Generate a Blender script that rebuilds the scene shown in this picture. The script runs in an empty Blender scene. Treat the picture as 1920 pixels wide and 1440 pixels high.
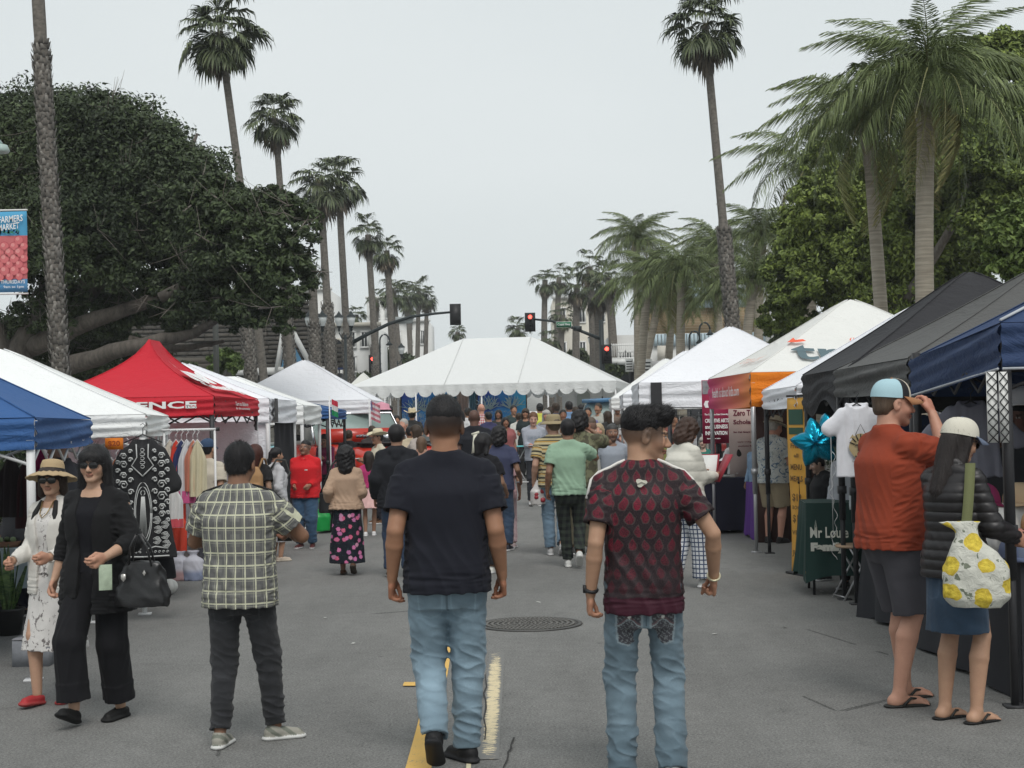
import bpy, bmesh, math, random
import numpy as np
from mathutils import Vector, Matrix
R = math.radians
random.seed(7); RNG = np.random.default_rng(7)
SC = bpy.context.scene
COL = SC.collection
# ---------------- camera, sky, sun, exposure ----------------
FPX = 2800.0; CAMZ = 1.65; HORY = 790.0
PITCH = math.atan((HORY-720)/FPX); ROLL = R(1.15)
cam = bpy.data.cameras.new('camera'); camo = bpy.data.objects.new('camera', cam); COL.objects.link(camo)
cam.sensor_width = 36; cam.lens = FPX/1920*36; cam.clip_start = .1; cam.clip_end = 6000
_F = Vector((0, math.cos(PITCH), math.sin(PITCH))); _R0 = Vector((1, 0, 0)); _U0 = Vector((0, -math.sin(PITCH), math.cos(PITCH)))
_R = _R0*math.cos(ROLL) - _U0*math.sin(ROLL); _U = _U0*math.cos(ROLL) + _R0*math.sin(ROLL)
m3 = Matrix((_R, _U, -_F)).transposed()
camo.matrix_world = Matrix.Translation((0, 0, CAMZ)) @ m3.to_4x4()
SC.camera = camo
w = bpy.data.worlds.new("World"); SC.world = w; w.use_nodes = True
nt = w.node_tree; bg = nt.nodes['Background']
sky = nt.nodes.new('ShaderNodeTexSky'); sky.sky_type = 'NISHITA'; sky.sun_disc = False
sky.sun_elevation = R(60); sky.sun_rotation = R(192); sky.air_density = 1; sky.dust_density = 6; sky.ozone_density = 1
# overcast: the blue of the clear sky is mixed towards an even cloud grey that the deck of stratus gives in every direction
mix = nt.nodes.new('ShaderNodeMix'); mix.data_type = 'RGBA'; mix.inputs[0].default_value = .93
nt.links.new(sky.outputs[0], mix.inputs[6])
tc = nt.nodes.new('ShaderNodeTexCoord'); nz = nt.nodes.new('ShaderNodeTexNoise'); nz.inputs['Scale'].default_value = 1.6; nz.inputs['Detail'].default_value = 3; nz.inputs['Roughness'].default_value = .45
mp = nt.nodes.new('ShaderNodeMapping'); mp.inputs['Scale'].default_value = (1, 1, 2.5)
nt.links.new(tc.outputs['Generated'], mp.inputs[0]); nt.links.new(mp.outputs[0], nz.inputs['Vector'])
cr = nt.nodes.new('ShaderNodeValToRGB'); cr.color_ramp.elements[0].position = .3; cr.color_ramp.elements[1].position = .72
cr.color_ramp.elements[0].color = (6.35, 6.9, 7.0, 1); cr.color_ramp.elements[1].color = (7.3, 7.75, 7.8, 1)
nt.links.new(nz.outputs[0], cr.inputs[0]); nt.links.new(cr.outputs[0], mix.inputs[7])
nt.links.new(mix.outputs[2], bg.inputs[0]); bg.inputs[1].default_value = .1
sl = bpy.data.lights.new('sun', 'SUN'); sl.energy = 1.5; sl.angle = R(25); sl.color = (1, .97, .93)
so = bpy.data.objects.new('sun', sl); COL.objects.link(so); so.rotation_euler = (R(38), 0, R(12)); so.location = (0, 0, 60)
SC.view_settings.view_transform = 'Standard'; SC.view_settings.look = 'None'; SC.view_settings.gamma = 1
SC.view_settings.exposure = 0.14; SC.view_settings.use_curve_mapping = False
SC.render.engine = 'CYCLES'; SC.cycles.use_denoising = True; SC.cycles.max_bounces = 6; SC.cycles.diffuse_bounces = 3
SC.cycles.transparent_max_bounces = 12; SC.cycles.glossy_bounces = 2; SC.cycles.transmission_bounces = 4
# ---------------- placing: pixels of the 1920x1440 photograph turned into points of the place ----------------
def ray(px, py): return _F + _R*((px-960)/FPX) + _U*((720-py)/FPX)
def G(px, py, z=0.0):
    d = ray(px, py); t = (z-CAMZ)/d.z; return Vector((d.x*t, d.y*t, z))
def AT(px, py, Y):
    d = ray(px, py); t = Y/d.y; return Vector((d.x*t, Y, CAMZ+d.z*t))
# ---------------- objects ----------------
def tag(o, label=None, cat=None, group=None, kind=None):
    if label: o['label'] = label
    if cat: o['category'] = cat
    if group: o['group'] = group
    if kind: o['kind'] = kind
    return o
def empty(name, loc=(0, 0, 0), rz=0, label=None, cat=None, group=None):
    o = bpy.data.objects.new(name, None); COL.objects.link(o); o.location = loc; o.rotation_euler = (0, 0, rz)
    o.empty_display_size = .1
    return tag(o, label, cat, group)
def newmesh(name, V, F, mats=(), smooth=True, mi=None):
    V = np.asarray(V, np.float32).reshape(-1, 3)
    me = bpy.data.meshes.new(name)
    if isinstance(F, np.ndarray):
        n, k = F.shape; ls = np.arange(0, n*k, k, dtype=np.int32); lv = F.astype(np.int32).ravel(); lt = np.full(n, k, np.int32)
    else:
        lt = np.array([len(f) for f in F], np.int32); ls = np.concatenate([[0], np.cumsum(lt)[:-1]]).astype(np.int32) if len(F) else np.zeros(0, np.int32)
        lv = np.array([i for f in F for i in f], np.int32)
    me.vertices.add(len(V)); me.vertices.foreach_set('co', V.ravel())
    me.loops.add(len(lv)); me.loops.foreach_set('vertex_index', lv)
    me.polygons.add(len(lt)); me.polygons.foreach_set('loop_start', ls); me.polygons.foreach_set('loop_total', lt)
    if smooth: me.polygons.foreach_set('use_smooth', np.ones(len(lt), bool))
    for m in (mats if isinstance(mats, (list, tuple)) else [mats]): me.materials.append(m)
    if mi is not None: me.polygons.foreach_set('material_index', np.asarray(mi, np.int32))
    me.update(calc_edges=True); me.validate()
    return me
def link(name, me, parent=None, loc=None, rot=None, label=None, cat=None, group=None, kind=None):
    o = bpy.data.objects.new(name, me); COL.objects.link(o)
    if parent is not None: o.parent = parent
    if loc is not None: o.location = loc
    if rot is not None: o.rotation_euler = rot
    return tag(o, label, cat, group, kind)
class MB:
    """collects boxes, bars, tubes and grids and links them as one mesh object"""
    def __init__(s): s.V = []; s.F = []; s.M = []; s.n = 0
    def add(s, V, F, m=0):
        V = [tuple(v) for v in V]; s.V += V; s.F += [tuple(i+s.n for i in f) for f in F]; s.M += [m]*len(F); s.n += len(V); return s
    def box(s, c, h, rz=0, m=0, rx=0):
        c = Vector(c); M = Matrix.Rotation(rz, 3, 'Z') @ Matrix.Rotation(rx, 3, 'X')
        V = [c + M @ Vector((x*h[0], y*h[1], z*h[2])) for x in (-1, 1) for y in (-1, 1) for z in (-1, 1)]
        return s.add(V, [(0, 1, 3, 2), (4, 6, 7, 5), (0, 4, 5, 1), (2, 3, 7, 6), (0, 2, 6, 4), (1, 5, 7, 3)], m)
    def tube(s, pts, r, n=8, m=0, caps=True):
        pts = [Vector(p) for p in pts]; rs = r if isinstance(r, (list, tuple)) else [r]*len(pts)
        V = []; up = None
        for i, p in enumerate(pts):
            d = (pts[min(i+1, len(pts)-1)] - pts[max(i-1, 0)]).normalized()
            if up is None: up = Vector((0, 0, 1)) if abs(d.z) < .9 else Vector((1, 0, 0))
            a = d.cross(up).normalized(); b = d.cross(a).normalized(); up = -b if False else up
            for k in range(n):
                t = 2*math.pi*k/n; V.append(p + (a*math.cos(t) + b*math.sin(t))*rs[i])
        F = []
        for i in range(len(pts)-1):
            for k in range(n):
                k2 = (k+1) % n; F.append((i*n+k, i*n+k2, (i+1)*n+k2, (i+1)*n+k))
        if caps: F.append(tuple(range(n))[::-1]); F.append(tuple((len(pts)-1)*n+k for k in range(n)))
        return s.add(V, F, m)
    def lathe(s, c, prof, n=16, m=0, sy=1.0):
        V = []; F = []
        for r_, z in prof:
            for k in range(n):
                t = 2*math.pi*k/n; V.append((c[0]+r_*math.cos(t), c[1]+r_*math.sin(t)*sy, c[2]+z))
        for i in range(len(prof)-1):
            for k in range(n):
                k2 = (k+1) % n; F.append((i*n+k, i*n+k2, (i+1)*n+k2, (i+1)*n+k))
        return s.add(V, F, m)
    def grid(s, fn, nu, nv, m=0):
        V = [fn(i/nu, j/nv) for j in range(nv+1) for i in range(nu+1)]
        F = [(j*(nu+1)+i, j*(nu+1)+i+1, (j+1)*(nu+1)+i+1, (j+1)*(nu+1)+i) for j in range(nv) for i in range(nu)]
        return s.add(V, F, m)
    def mesh(s, name, mats, smooth=False): return newmesh(name, s.V, s.F, mats, smooth, s.M)
    def build(s, name, mats, parent=None, smooth=False, **k): return link(name, s.mesh(name, mats, smooth), parent, **k)
# ---------------- materials ----------------
class NG:
    """tiny wrapper to write shader maths tersely"""
    def __init__(s, name):
        s.m = bpy.data.materials.new(name); s.m.use_nodes = True; s.t = s.m.node_tree; s.b = s.t.nodes['Principled BSDF']
    def n(s, t, **k):
        o = s.t.nodes.new(t)
        for a, v in k.items(): setattr(o, a, v)
        return o
    def put(s, sock, v):
        if isinstance(v, bpy.types.NodeSocket): s.t.links.new(v, sock)
        elif isinstance(v, (tuple, list)) and len(v) == 3 and sock.type == 'RGBA': sock.default_value = (*v, 1)
        else: sock.default_value = v
    def math(s, op, a, b=0.0, c=0.0, clamp=False):
        o = s.n('ShaderNodeMath', operation=op, use_clamp=clamp); s.put(o.inputs[0], a); s.put(o.inputs[1], b); s.put(o.inputs[2], c); return o.outputs[0]
    def mixc(s, f, a, b, bt='MIX'):
        o = s.n('ShaderNodeMix', data_type='RGBA', blend_type=bt); s.put(o.inputs[0], f); s.put(o.inputs[6], a); s.put(o.inputs[7], b); return o.outputs[2]
    def noise(s, scale, detail=3, rough=.5, vec=None, dist=0):
        o = s.n('ShaderNodeTexNoise'); o.inputs['Scale'].default_value = scale; o.inputs['Detail'].default_value = detail
        o.inputs['Roughness'].default_value = rough; o.inputs['Distortion'].default_value = dist
        s.put(o.inputs['Vector'], vec if vec is not None else s.obj()); return o.outputs[0]
    def vor(s, scale, vec=None, feature='F1', out=0, rnd=1, dim='3D'):
        o = s.n('ShaderNodeTexVoronoi', feature=feature, voronoi_dimensions=dim); o.inputs['Scale'].default_value = scale; o.inputs['Randomness'].default_value = rnd
        s.put(o.inputs['Vector'], vec if vec is not None else s.obj()); return o.outputs[out]
    def obj(s): 
        if not hasattr(s, '_o'): s._o = s.n('ShaderNodeTexCoord').outputs['Object']
        return s._o
    def attr(s, name, out='Color'): o = s.n('ShaderNodeAttribute', attribute_name=name); return o.outputs[out]
    def mapv(s, vec, sc=(1, 1, 1), loc=(0, 0, 0), rot=(0, 0, 0)):
        o = s.n('ShaderNodeMapping'); s.put(o.inputs[0], vec); o.inputs['Scale'].default_value = sc; o.inputs['Location'].default_value = loc; o.inputs['Rotation'].default_value = rot; return o.outputs[0]
    def ramp(s, f, stops, interp='LINEAR'):
        o = s.n('ShaderNodeValToRGB'); e = o.color_ramp; e.interpolation = interp
        while len(e.elements) < len(stops): e.elements.new(.5)
        for k, (p, c) in enumerate(stops): e.elements[k].position = p; e.elements[k].color = (*c, 1) if not isinstance(c, (int, float)) else (c, c, c, 1)
        s.put(o.inputs[0], f); return o.outputs[0]
    def sep(s, v): o = s.n('ShaderNodeSeparateXYZ'); s.put(o.inputs[0], v); return o.outputs
    def comb(s, x, y, z=0.0): o = s.n('ShaderNodeCombineXYZ'); s.put(o.inputs[0], x); s.put(o.inputs[1], y); s.put(o.inputs[2], z); return o.outputs[0]
    def base(s, v): s.put(s.b.inputs['Base Color'], v)
    def bump(s, h, strength=.3, dist=.01):
        o = s.n('ShaderNodeBump'); o.inputs['Strength'].default_value = strength; o.inputs['Distance'].default_value = dist; s.put(o.inputs['Height'], h)
        s.t.links.new(o.outputs[0], s.b.inputs['Normal'])
    def set(s, **k):
        for a, v in k.items(): s.put(s.b.inputs[a.replace('_', ' ')], v)
        return s
_MC = {}
def mat(name, col=(.5, .5, .5), rough=.7, var=.12, vs=6.0, bump=0, bs=60.0, metal=0, spec=.4, bd=.004, sheen=0):
    if name in _MC: return _MC[name]
    g = NG(name); n = g.noise(vs, 4, .6)
    k = g.math('MULTIPLY_ADD', n, 2*var, 1-var)
    g.base(g.mixc(1.0, col, g.comb(k, k, k), 'MULTIPLY')); g.set(Roughness=rough, Metallic=metal); g.put(g.b.inputs['Specular IOR Level'], spec)
    if bump: g.bump(g.noise(bs, 3, .6), bump, bd)
    if sheen: g.b.inputs['Sheen Weight'].default_value = sheen
    _MC[name] = g.m; return g.m
# text as real lettering
_TC = {}
def text_tris(s, bold=0.0, shear=0):
    key = (s, bold, shear)
    if key in _TC: return _TC[key]
    c = bpy.data.curves.new('t', 'FONT'); c.body = s; c.size = 1; c.align_x = 'LEFT'; c.resolution_u = 2; c.offset = bold; c.shear = shear
    o = bpy.data.objects.new('t', c); COL.objects.link(o)
    dg = bpy.context.evaluated_depsgraph_get(); me = bpy.data.meshes.new_from_object(o.evaluated_get(dg))
    V = np.array([v.co[:] for v in me.vertices]) if len(me.vertices) else np.zeros((0, 3)); F = [tuple(p.vertices) for p in me.polygons]
    bpy.data.objects.remove(o); bpy.data.meshes.remove(me); bpy.data.curves.remove(c)
    _TC[key] = (V, F); return V, F
def lettering(s, fn, height, mat_, parent, name='lettering', width=None, bold=0.0, center=True, shear=0, subdiv=False):
    """fn(u,v) maps metres on the surface to a point in parent's space"""
    V, F = text_tris(s, bold, shear)
    if not len(V): return None
    x0, x1 = V[:, 0].min(), V[:, 0].max(); y0, y1 = V[:, 1].min(), V[:, 1].max()
    k = height/(y1-y0); kx = (width/(x1-x0)) if width else k
    U = (V[:, 0]-(x0+x1)/2 if center else V[:, 0]-x0)*kx; W = (V[:, 1]-(y0+y1)/2)*k
    P = [fn(float(a), float(b)) for a, b in zip(U, W)]
    return link(name, newmesh(name, [tuple(p) for p in P], F, mat_, False), parent)
# ---------------- signed-distance modelling ----------------
def smin(a, b, k):
    if k <= 0: return np.minimum(a, b)
    h = np.maximum(k-np.abs(a-b), 0)/k; return np.minimum(a, b)-h*h*k*.25
class Shape:
    def __init__(s): s.p = []
    def cap(s, a, b, ra, rb=None, k=.02, fl=None, op='u', xf=None, bow=None):
        rb = ra if rb is None else rb; s.p.append(('cap', np.array(a, float), np.array(b, float), ra, rb, k, fl, op, xf)); return s
    def ell(s, c, r, k=.02, rot=None, op='u', xf=None): s.p.append(('ell', np.array(c, float), np.array(r, float), None, rot, k, None, op, xf)); return s
    def loft(s, L, k=.02, e=2.3, op='u', xf=None, wav=None): s.p.append(('loft', np.array(L, float), None, e, wav, k, None, op, xf)); return s
    def bbox(s, p):
        t = p[0]
        if t == 'cap': lo = np.minimum(p[1]-p[3], p[2]-p[4]); hi = np.maximum(p[1]+p[3], p[2]+p[4])
        elif t == 'ell':
            r = p[2] if p[4] is None else np.full(3, p[2].max()); lo = p[1]-r; hi = p[1]+r
        else:
            L = p[1]; lo = np.array([(L[:, 3]-L[:, 1]).min(), (L[:, 4]-L[:, 2]).min(), L[:, 0].min()]); hi = np.array([(L[:, 3]+L[:, 1]).max(), (L[:, 4]+L[:, 2]).max(), L[:, 0].max()])
        if p[8] is not None:
            o, M = p[8]; c = np.array([[x, y, z] for x in (lo[0], hi[0]) for y in (lo[1], hi[1]) for z in (lo[2], hi[2])]) @ np.array(M).T + o
            lo = c.min(0); hi = c.max(0)
        return lo, hi
    def bounds(s):
        b = [s.bbox(p) for p in s.p if p[7] == 'u']; return np.min([x[0] for x in b], 0), np.max([x[1] for x in b], 0)
    def field(s, xs, ys, zs, F=None):
        if F is None: F = np.full((len(xs), len(ys), len(zs)), .2, np.float32)
        for p in s.p:
            lo, hi = s.bbox(p); m = .03+p[5]
            sl = []
            for c, l, h in ((xs, lo[0], hi[0]), (ys, lo[1], hi[1]), (zs, lo[2], hi[2])): sl.append((max(np.searchsorted(c, l-m)-1, 0), np.searchsorted(c, h+m)+1))
            X = xs[sl[0][0]:sl[0][1]]; Y = ys[sl[1][0]:sl[1][1]]; Z = zs[sl[2][0]:sl[2][1]]
            if not (len(X) and len(Y) and len(Z)): continue
            x = X[:, None, None].astype(np.float32); y = Y[None, :, None].astype(np.float32); z = Z[None, None, :].astype(np.float32)
            if p[8] is not None:
                o, M = p[8]; M = np.array(M, np.float32); x = x-o[0]; y = y-o[1]; z = z-o[2]
                x, y, z = (x*M[0, 0]+y*M[1, 0]+z*M[2, 0]), (x*M[0, 1]+y*M[1, 1]+z*M[2, 1]), (x*M[0, 2]+y*M[1, 2]+z*M[2, 2])
            t = p[0]
            if t == 'cap':
                a, b, ra, rb = p[1], p[2], p[3], p[4]; ba = b-a; bb = float(ba@ba)+1e-9
                px, py, pz = x-a[0], y-a[1], z-a[2]
                h = np.clip((px*ba[0]+py*ba[1]+pz*ba[2])/bb, 0, 1)
                qx = px-h*ba[0]; qy = py-h*ba[1]; qz = pz-h*ba[2]
                if p[6] == 'flat':
                    L_ = math.sqrt(bb); hr = (px*ba[0]+py*ba[1]+pz*ba[2])/bb; h = hr
                    qx = px-h*ba[0]; qy = py-h*ba[1]; qz = pz-h*ba[2]; h = np.clip(h, 0, 1)
                    d = np.maximum(np.sqrt(qx*qx+qy*qy+qz*qz)-(ra+(rb-ra)*h), np.maximum(-hr*L_, (hr-1)*L_))
                elif p[6]: # flattened along a direction
                    n, fk = p[6]; dn = qx*n[0]+qy*n[1]+qz*n[2]; d = np.sqrt(qx*qx+qy*qy+qz*qz+(1/fk**2-1)*dn*dn)-(ra+(rb-ra)*h); d = d*(fk if False else 1)
                else: d = np.sqrt(qx*qx+qy*qy+qz*qz)-(ra+(rb-ra)*h)
            elif t == 'ell':
                px, py, pz = x-p[1][0], y-p[1][1], z-p[1][2]
                if p[4] is not None:
                    M = np.array(p[4]); px, py, pz = (px*M[0][0]+py*M[1][0]+pz*M[2][0]), (px*M[0][1]+py*M[1][1]+pz*M[2][1]), (px*M[0][2]+py*M[1][2]+pz*M[2][2])
                r = p[2]; k0 = np.sqrt((px/r[0])**2+(py/r[1])**2+(pz/r[2])**2); k1 = np.sqrt((px/r[0]**2)**2+(py/r[1]**2)**2+(pz/r[2]**2)**2)+1e-6
                d = k0*(k0-1)/k1
            else:
                L = p[1]; e = p[3]
                if len(L) > 3:
                    zz = np.linspace(L[0, 0], L[-1, 0], 161); ker = np.hanning(23); ker /= ker.sum()
                    cols = [zz]
                    for q in range(1, 5):
                        v = np.interp(zz, L[:, 0], L[:, q]); vp = np.concatenate([2*v[0]-v[11:0:-1], v, 2*v[-1]-v[-2:-13:-1]]); cols.append(np.convolve(vp, ker, 'valid'))
                    L = np.stack(cols, 1)
                zc = np.clip(z, L[0, 0], L[-1, 0])
                w_ = np.interp(zc, L[:, 0], L[:, 1]); dd = np.interp(zc, L[:, 0], L[:, 2]); cx = np.interp(zc, L[:, 0], L[:, 3]); cy = np.interp(zc, L[:, 0], L[:, 4])
                u = np.abs(x-cx)/w_; v = np.abs(y-cy)/dd
                d = ((u**e+v**e)**(1/e)-1)*np.minimum(w_, dd)
                if p[4] is not None: d = d-p[4](np.arctan2((y-cy)/dd, (x-cx)/w_), z)
                d = np.maximum(d, np.abs(z-(L[0, 0]+L[-1, 0])/2)-(L[-1, 0]-L[0, 0])/2)
            f = F[sl[0][0]:sl[0][1], sl[1][0]:sl[1][1], sl[2][0]:sl[2][1]]
            d = d.astype(np.float32)
            if p[7] == 'u': f[...] = smin(f, np.broadcast_to(d, f.shape), p[5])
            else: f[...] = -smin(-f, np.broadcast_to(d, f.shape), p[5])
        return F
def axis(lo, hi, h, fine=()):
    """coordinates from lo to hi with spacing h, finer inside the given (lo,hi,h) windows"""
    c = [lo]
    while c[-1] < hi:
        st = h
        for a, b, hf in fine:
            if a-h <= c[-1] <= b: st = min(st, hf)
        c.append(c[-1]+st)
    return np.array(c)
def nets(F, xs, ys, zs):
    ins = F < 0; nx, ny, nz_ = F.shape
    c = np.zeros((nx-1, ny-1, nz_-1), np.int8); S = [(0, 0, 0), (1, 0, 0), (0, 1, 0), (1, 1, 0), (0, 0, 1), (1, 0, 1), (0, 1, 1), (1, 1, 1)]
    for a, b, d in S: c += ins[a:nx-1+a, b:ny-1+b, d:nz_-1+d]
    I, J, K = np.nonzero((c > 0) & (c < 8)); idx = np.full(c.shape, -1, np.int32); idx[I, J, K] = np.arange(len(I))
    val = [F[I+a, J+b, K+d] for a, b, d in S]; acc = np.zeros((len(I), 3)); cnt = np.zeros(len(I))
    for i in range(8):
        for j in range(i+1, 8):
            df = [S[j][q]-S[i][q] for q in range(3)]
            if sum(abs(v) for v in df) != 1: continue
            m = (val[i] < 0) != (val[j] < 0); t = np.where(m, val[i]/np.where(m, val[i]-val[j], 1), 0)
            for q in range(3): acc[:, q] += m*(S[i][q]+t*df[q])
            cnt += m
    acc /= cnt[:, None]
    X = xs[I]+acc[:, 0]*(xs[I+1]-xs[I]); Y = ys[J]+acc[:, 1]*(ys[J+1]-ys[J]); Z = zs[K]+acc[:, 2]*(zs[K+1]-zs[K])
    Q = []
    e = ins[:-1] != ins[1:]; i, j, k = np.nonzero(e[:, 1:-1, 1:-1]); j += 1; k += 1
    q = np.stack([idx[i, j-1, k-1], idx[i, j, k-1], idx[i, j, k], idx[i, j-1, k]], 1); fl = ~ins[i, j, k]; q[fl] = q[fl][:, ::-1]; Q.append(q)
    e = ins[:, :-1] != ins[:, 1:]; i, j, k = np.nonzero(e[1:-1, :, 1:-1]); i += 1; k += 1
    q = np.stack([idx[i-1, j, k-1], idx[i-1, j, k], idx[i, j, k], idx[i, j, k-1]], 1); fl = ~ins[i, j, k]; q[fl] = q[fl][:, ::-1]; Q.append(q)
    e = ins[:, :, :-1] != ins[:, :, 1:]; i, j, k = np.nonzero(e[1:-1, 1:-1, :]); i += 1; j += 1
    q = np.stack([idx[i-1, j-1, k], idx[i, j-1, k], idx[i, j, k], idx[i-1, j, k]], 1); fl = ~ins[i, j, k]; q[fl] = q[fl][:, ::-1]; Q.append(q)
    return np.stack([X, Y, Z], 1), np.concatenate(Q)
def sdf_mesh(name, sh, h, mats, disp=None, fine=None, attrs=None, clip=None, xf=None, sm=0):
    lo, hi = sh.bounds(); lo = lo-h*2-.012; hi = hi+h*2+.012; fine = fine or ((), (), ())
    xs, ys, zs = axis(lo[0], hi[0], h, fine[0]), axis(lo[1], hi[1], h, fine[1]), axis(lo[2], hi[2], h, fine[2])
    F = sh.field(xs, ys, zs)
    if clip is not None:
        F = np.maximum(F, clip(xs[:, None, None], ys[None, :, None], zs[None, None, :])).astype(np.float32)
    if disp is not None:
        I = np.nonzero(np.abs(F) < .035); F[I] += disp(xs[I[0]], ys[I[1]], zs[I[2]]).astype(np.float32)
    for ax in range(3):
        sl = [slice(None)]*3
        for e in (0, -1): sl[ax] = e; F[tuple(sl)] = np.maximum(F[tuple(sl)], .01)
    V, Q = nets(F, xs, ys, zs)
    me = newmesh(name, V, Q, mats, True)
    for an, (kind, fn) in (attrs or {}).items():
        a = me.attributes.new(an, kind, 'POINT'); v = fn(V)
        if kind == 'FLOAT_COLOR': a.data.foreach_set('color', np.concatenate([v, np.ones((len(v), 1))], 1).astype(np.float32).ravel())
        elif kind == 'FLOAT_VECTOR': a.data.foreach_set('vector', v.astype(np.float32).ravel())
    return me
def rot3(yaw=0, pitch=0, roll=0): return np.array(Matrix.Rotation(yaw, 3, 'Z') @ Matrix.Rotation(pitch, 3, 'X') @ Matrix.Rotation(roll, 3, 'Y'))
def pnoise(x, y, z, f, seed=0, n=5):
    """cheap smooth noise: a few rotated sines"""
    r = np.random.default_rng(seed); s = 0
    for i in range(n):
        d = r.normal(size=3); d /= np.linalg.norm(d); s = s+np.sin((x*d[0]+y*d[1]+z*d[2])*f*r.uniform(.6, 1.5)+r.uniform(0, 6.28)+1.3*np.sin((x*d[1]+y*d[2]+z*d[0])*f*.6+r.uniform(0, 6)))
    return s/n
# ---------------- people ----------------
def cloth_mat(name='cloth', rough=.85, bs=420, bump=.25, sheen=.02, streak=None, var=.1, spec=.25):
    key = 'cm_'+name
    if key in _MC: return _MC[key]
    g = NG(name); c = g.attr('Col'); n = g.noise(14, 4, .6)
    if streak: n = g.noise(30, 4, .65, vec=g.mapv(g.obj(), streak))
    k = g.math('MULTIPLY_ADD', n, 2*var, 1-var); g.base(g.mixc(1.0, c, g.comb(k, k, k), 'MULTIPLY'))
    g.set(Roughness=rough); g.b.inputs['Specular IOR Level'].default_value = spec; g.b.inputs['Sheen Weight'].default_value = sheen; g.b.inputs['Sheen Roughness'].default_value = .6
    if bump: g.bump(g.math('ADD', g.math('MULTIPLY', g.noise(bs, 2), .35), g.noise(26, 3, .55)), bump, .012)
    _MC[key] = g.m; return g.m
def hair_mat():
    if 'hair' in _MC: return _MC['hair']
    g = NG('hair'); c = g.attr('Col'); n = g.noise(220, 3, .6, vec=g.mapv(g.obj(), (1, 1, .12)))
    k = g.math('MULTIPLY_ADD', n, 1.3, .35); g.base(g.mixc(1.0, c, g.comb(k, k, k), 'MULTIPLY')); g.set(Roughness=.5); g.b.inputs['Specular IOR Level'].default_value = .35
    g.bump(n, .6, .006); _MC['hair'] = g.m; return g.m
def skin_mat():
    if 'skin' in _MC: return _MC['skin']
    g = NG('skin'); c = g.attr('Col'); n = g.noise(16, 5, .7); k = g.math('MULTIPLY_ADD', n, .34, .83)
    g.base(g.mixc(1.0, c, g.comb(k, g.math('MULTIPLY_ADD', n, .44, .77), g.math('MULTIPLY_ADD', n, .40, .79)), 'MULTIPLY')); g.set(Roughness=.55); g.b.inputs['Specular IOR Level'].default_value = .4
    g.bump(g.noise(300, 2), .08, .003); _MC['skin'] = g.m; return g.m
def ik(a, t, l1, l2, pole):
    a, t = Vector(a), Vector(t); d = t-a; L = d.length
    if L > (l1+l2)*.998: d = d*((l1+l2)*.998/L); t = a+d; L = d.length
    x = (l1*l1-l2*l2+L*L)/(2*L); y = math.sqrt(max(l1*l1-x*x, 0)); n = d.normalized(); p = Vector(pole); p = (p-n*p.dot(n)).normalized()
    return a+n*x+p*y, t
SKINS = dict(tan=(.36, .19, .115), brown=(.25, .12, .07), light=(.52, .31, .23), pink=(.55, .29, .21), asian=(.47, .29, .195), dark=(.10, .05, .033), olive=(.40, .235, .15))
BLACKH = (.008, .007, .008)
def mixv(a, b, t): t = np.clip(t, 0, 1)[:, None]; return a*(1-t)+np.array(b)*t
def const_col(c): return lambda V: np.tile(np.array(c, float), (len(V), 1))
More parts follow.
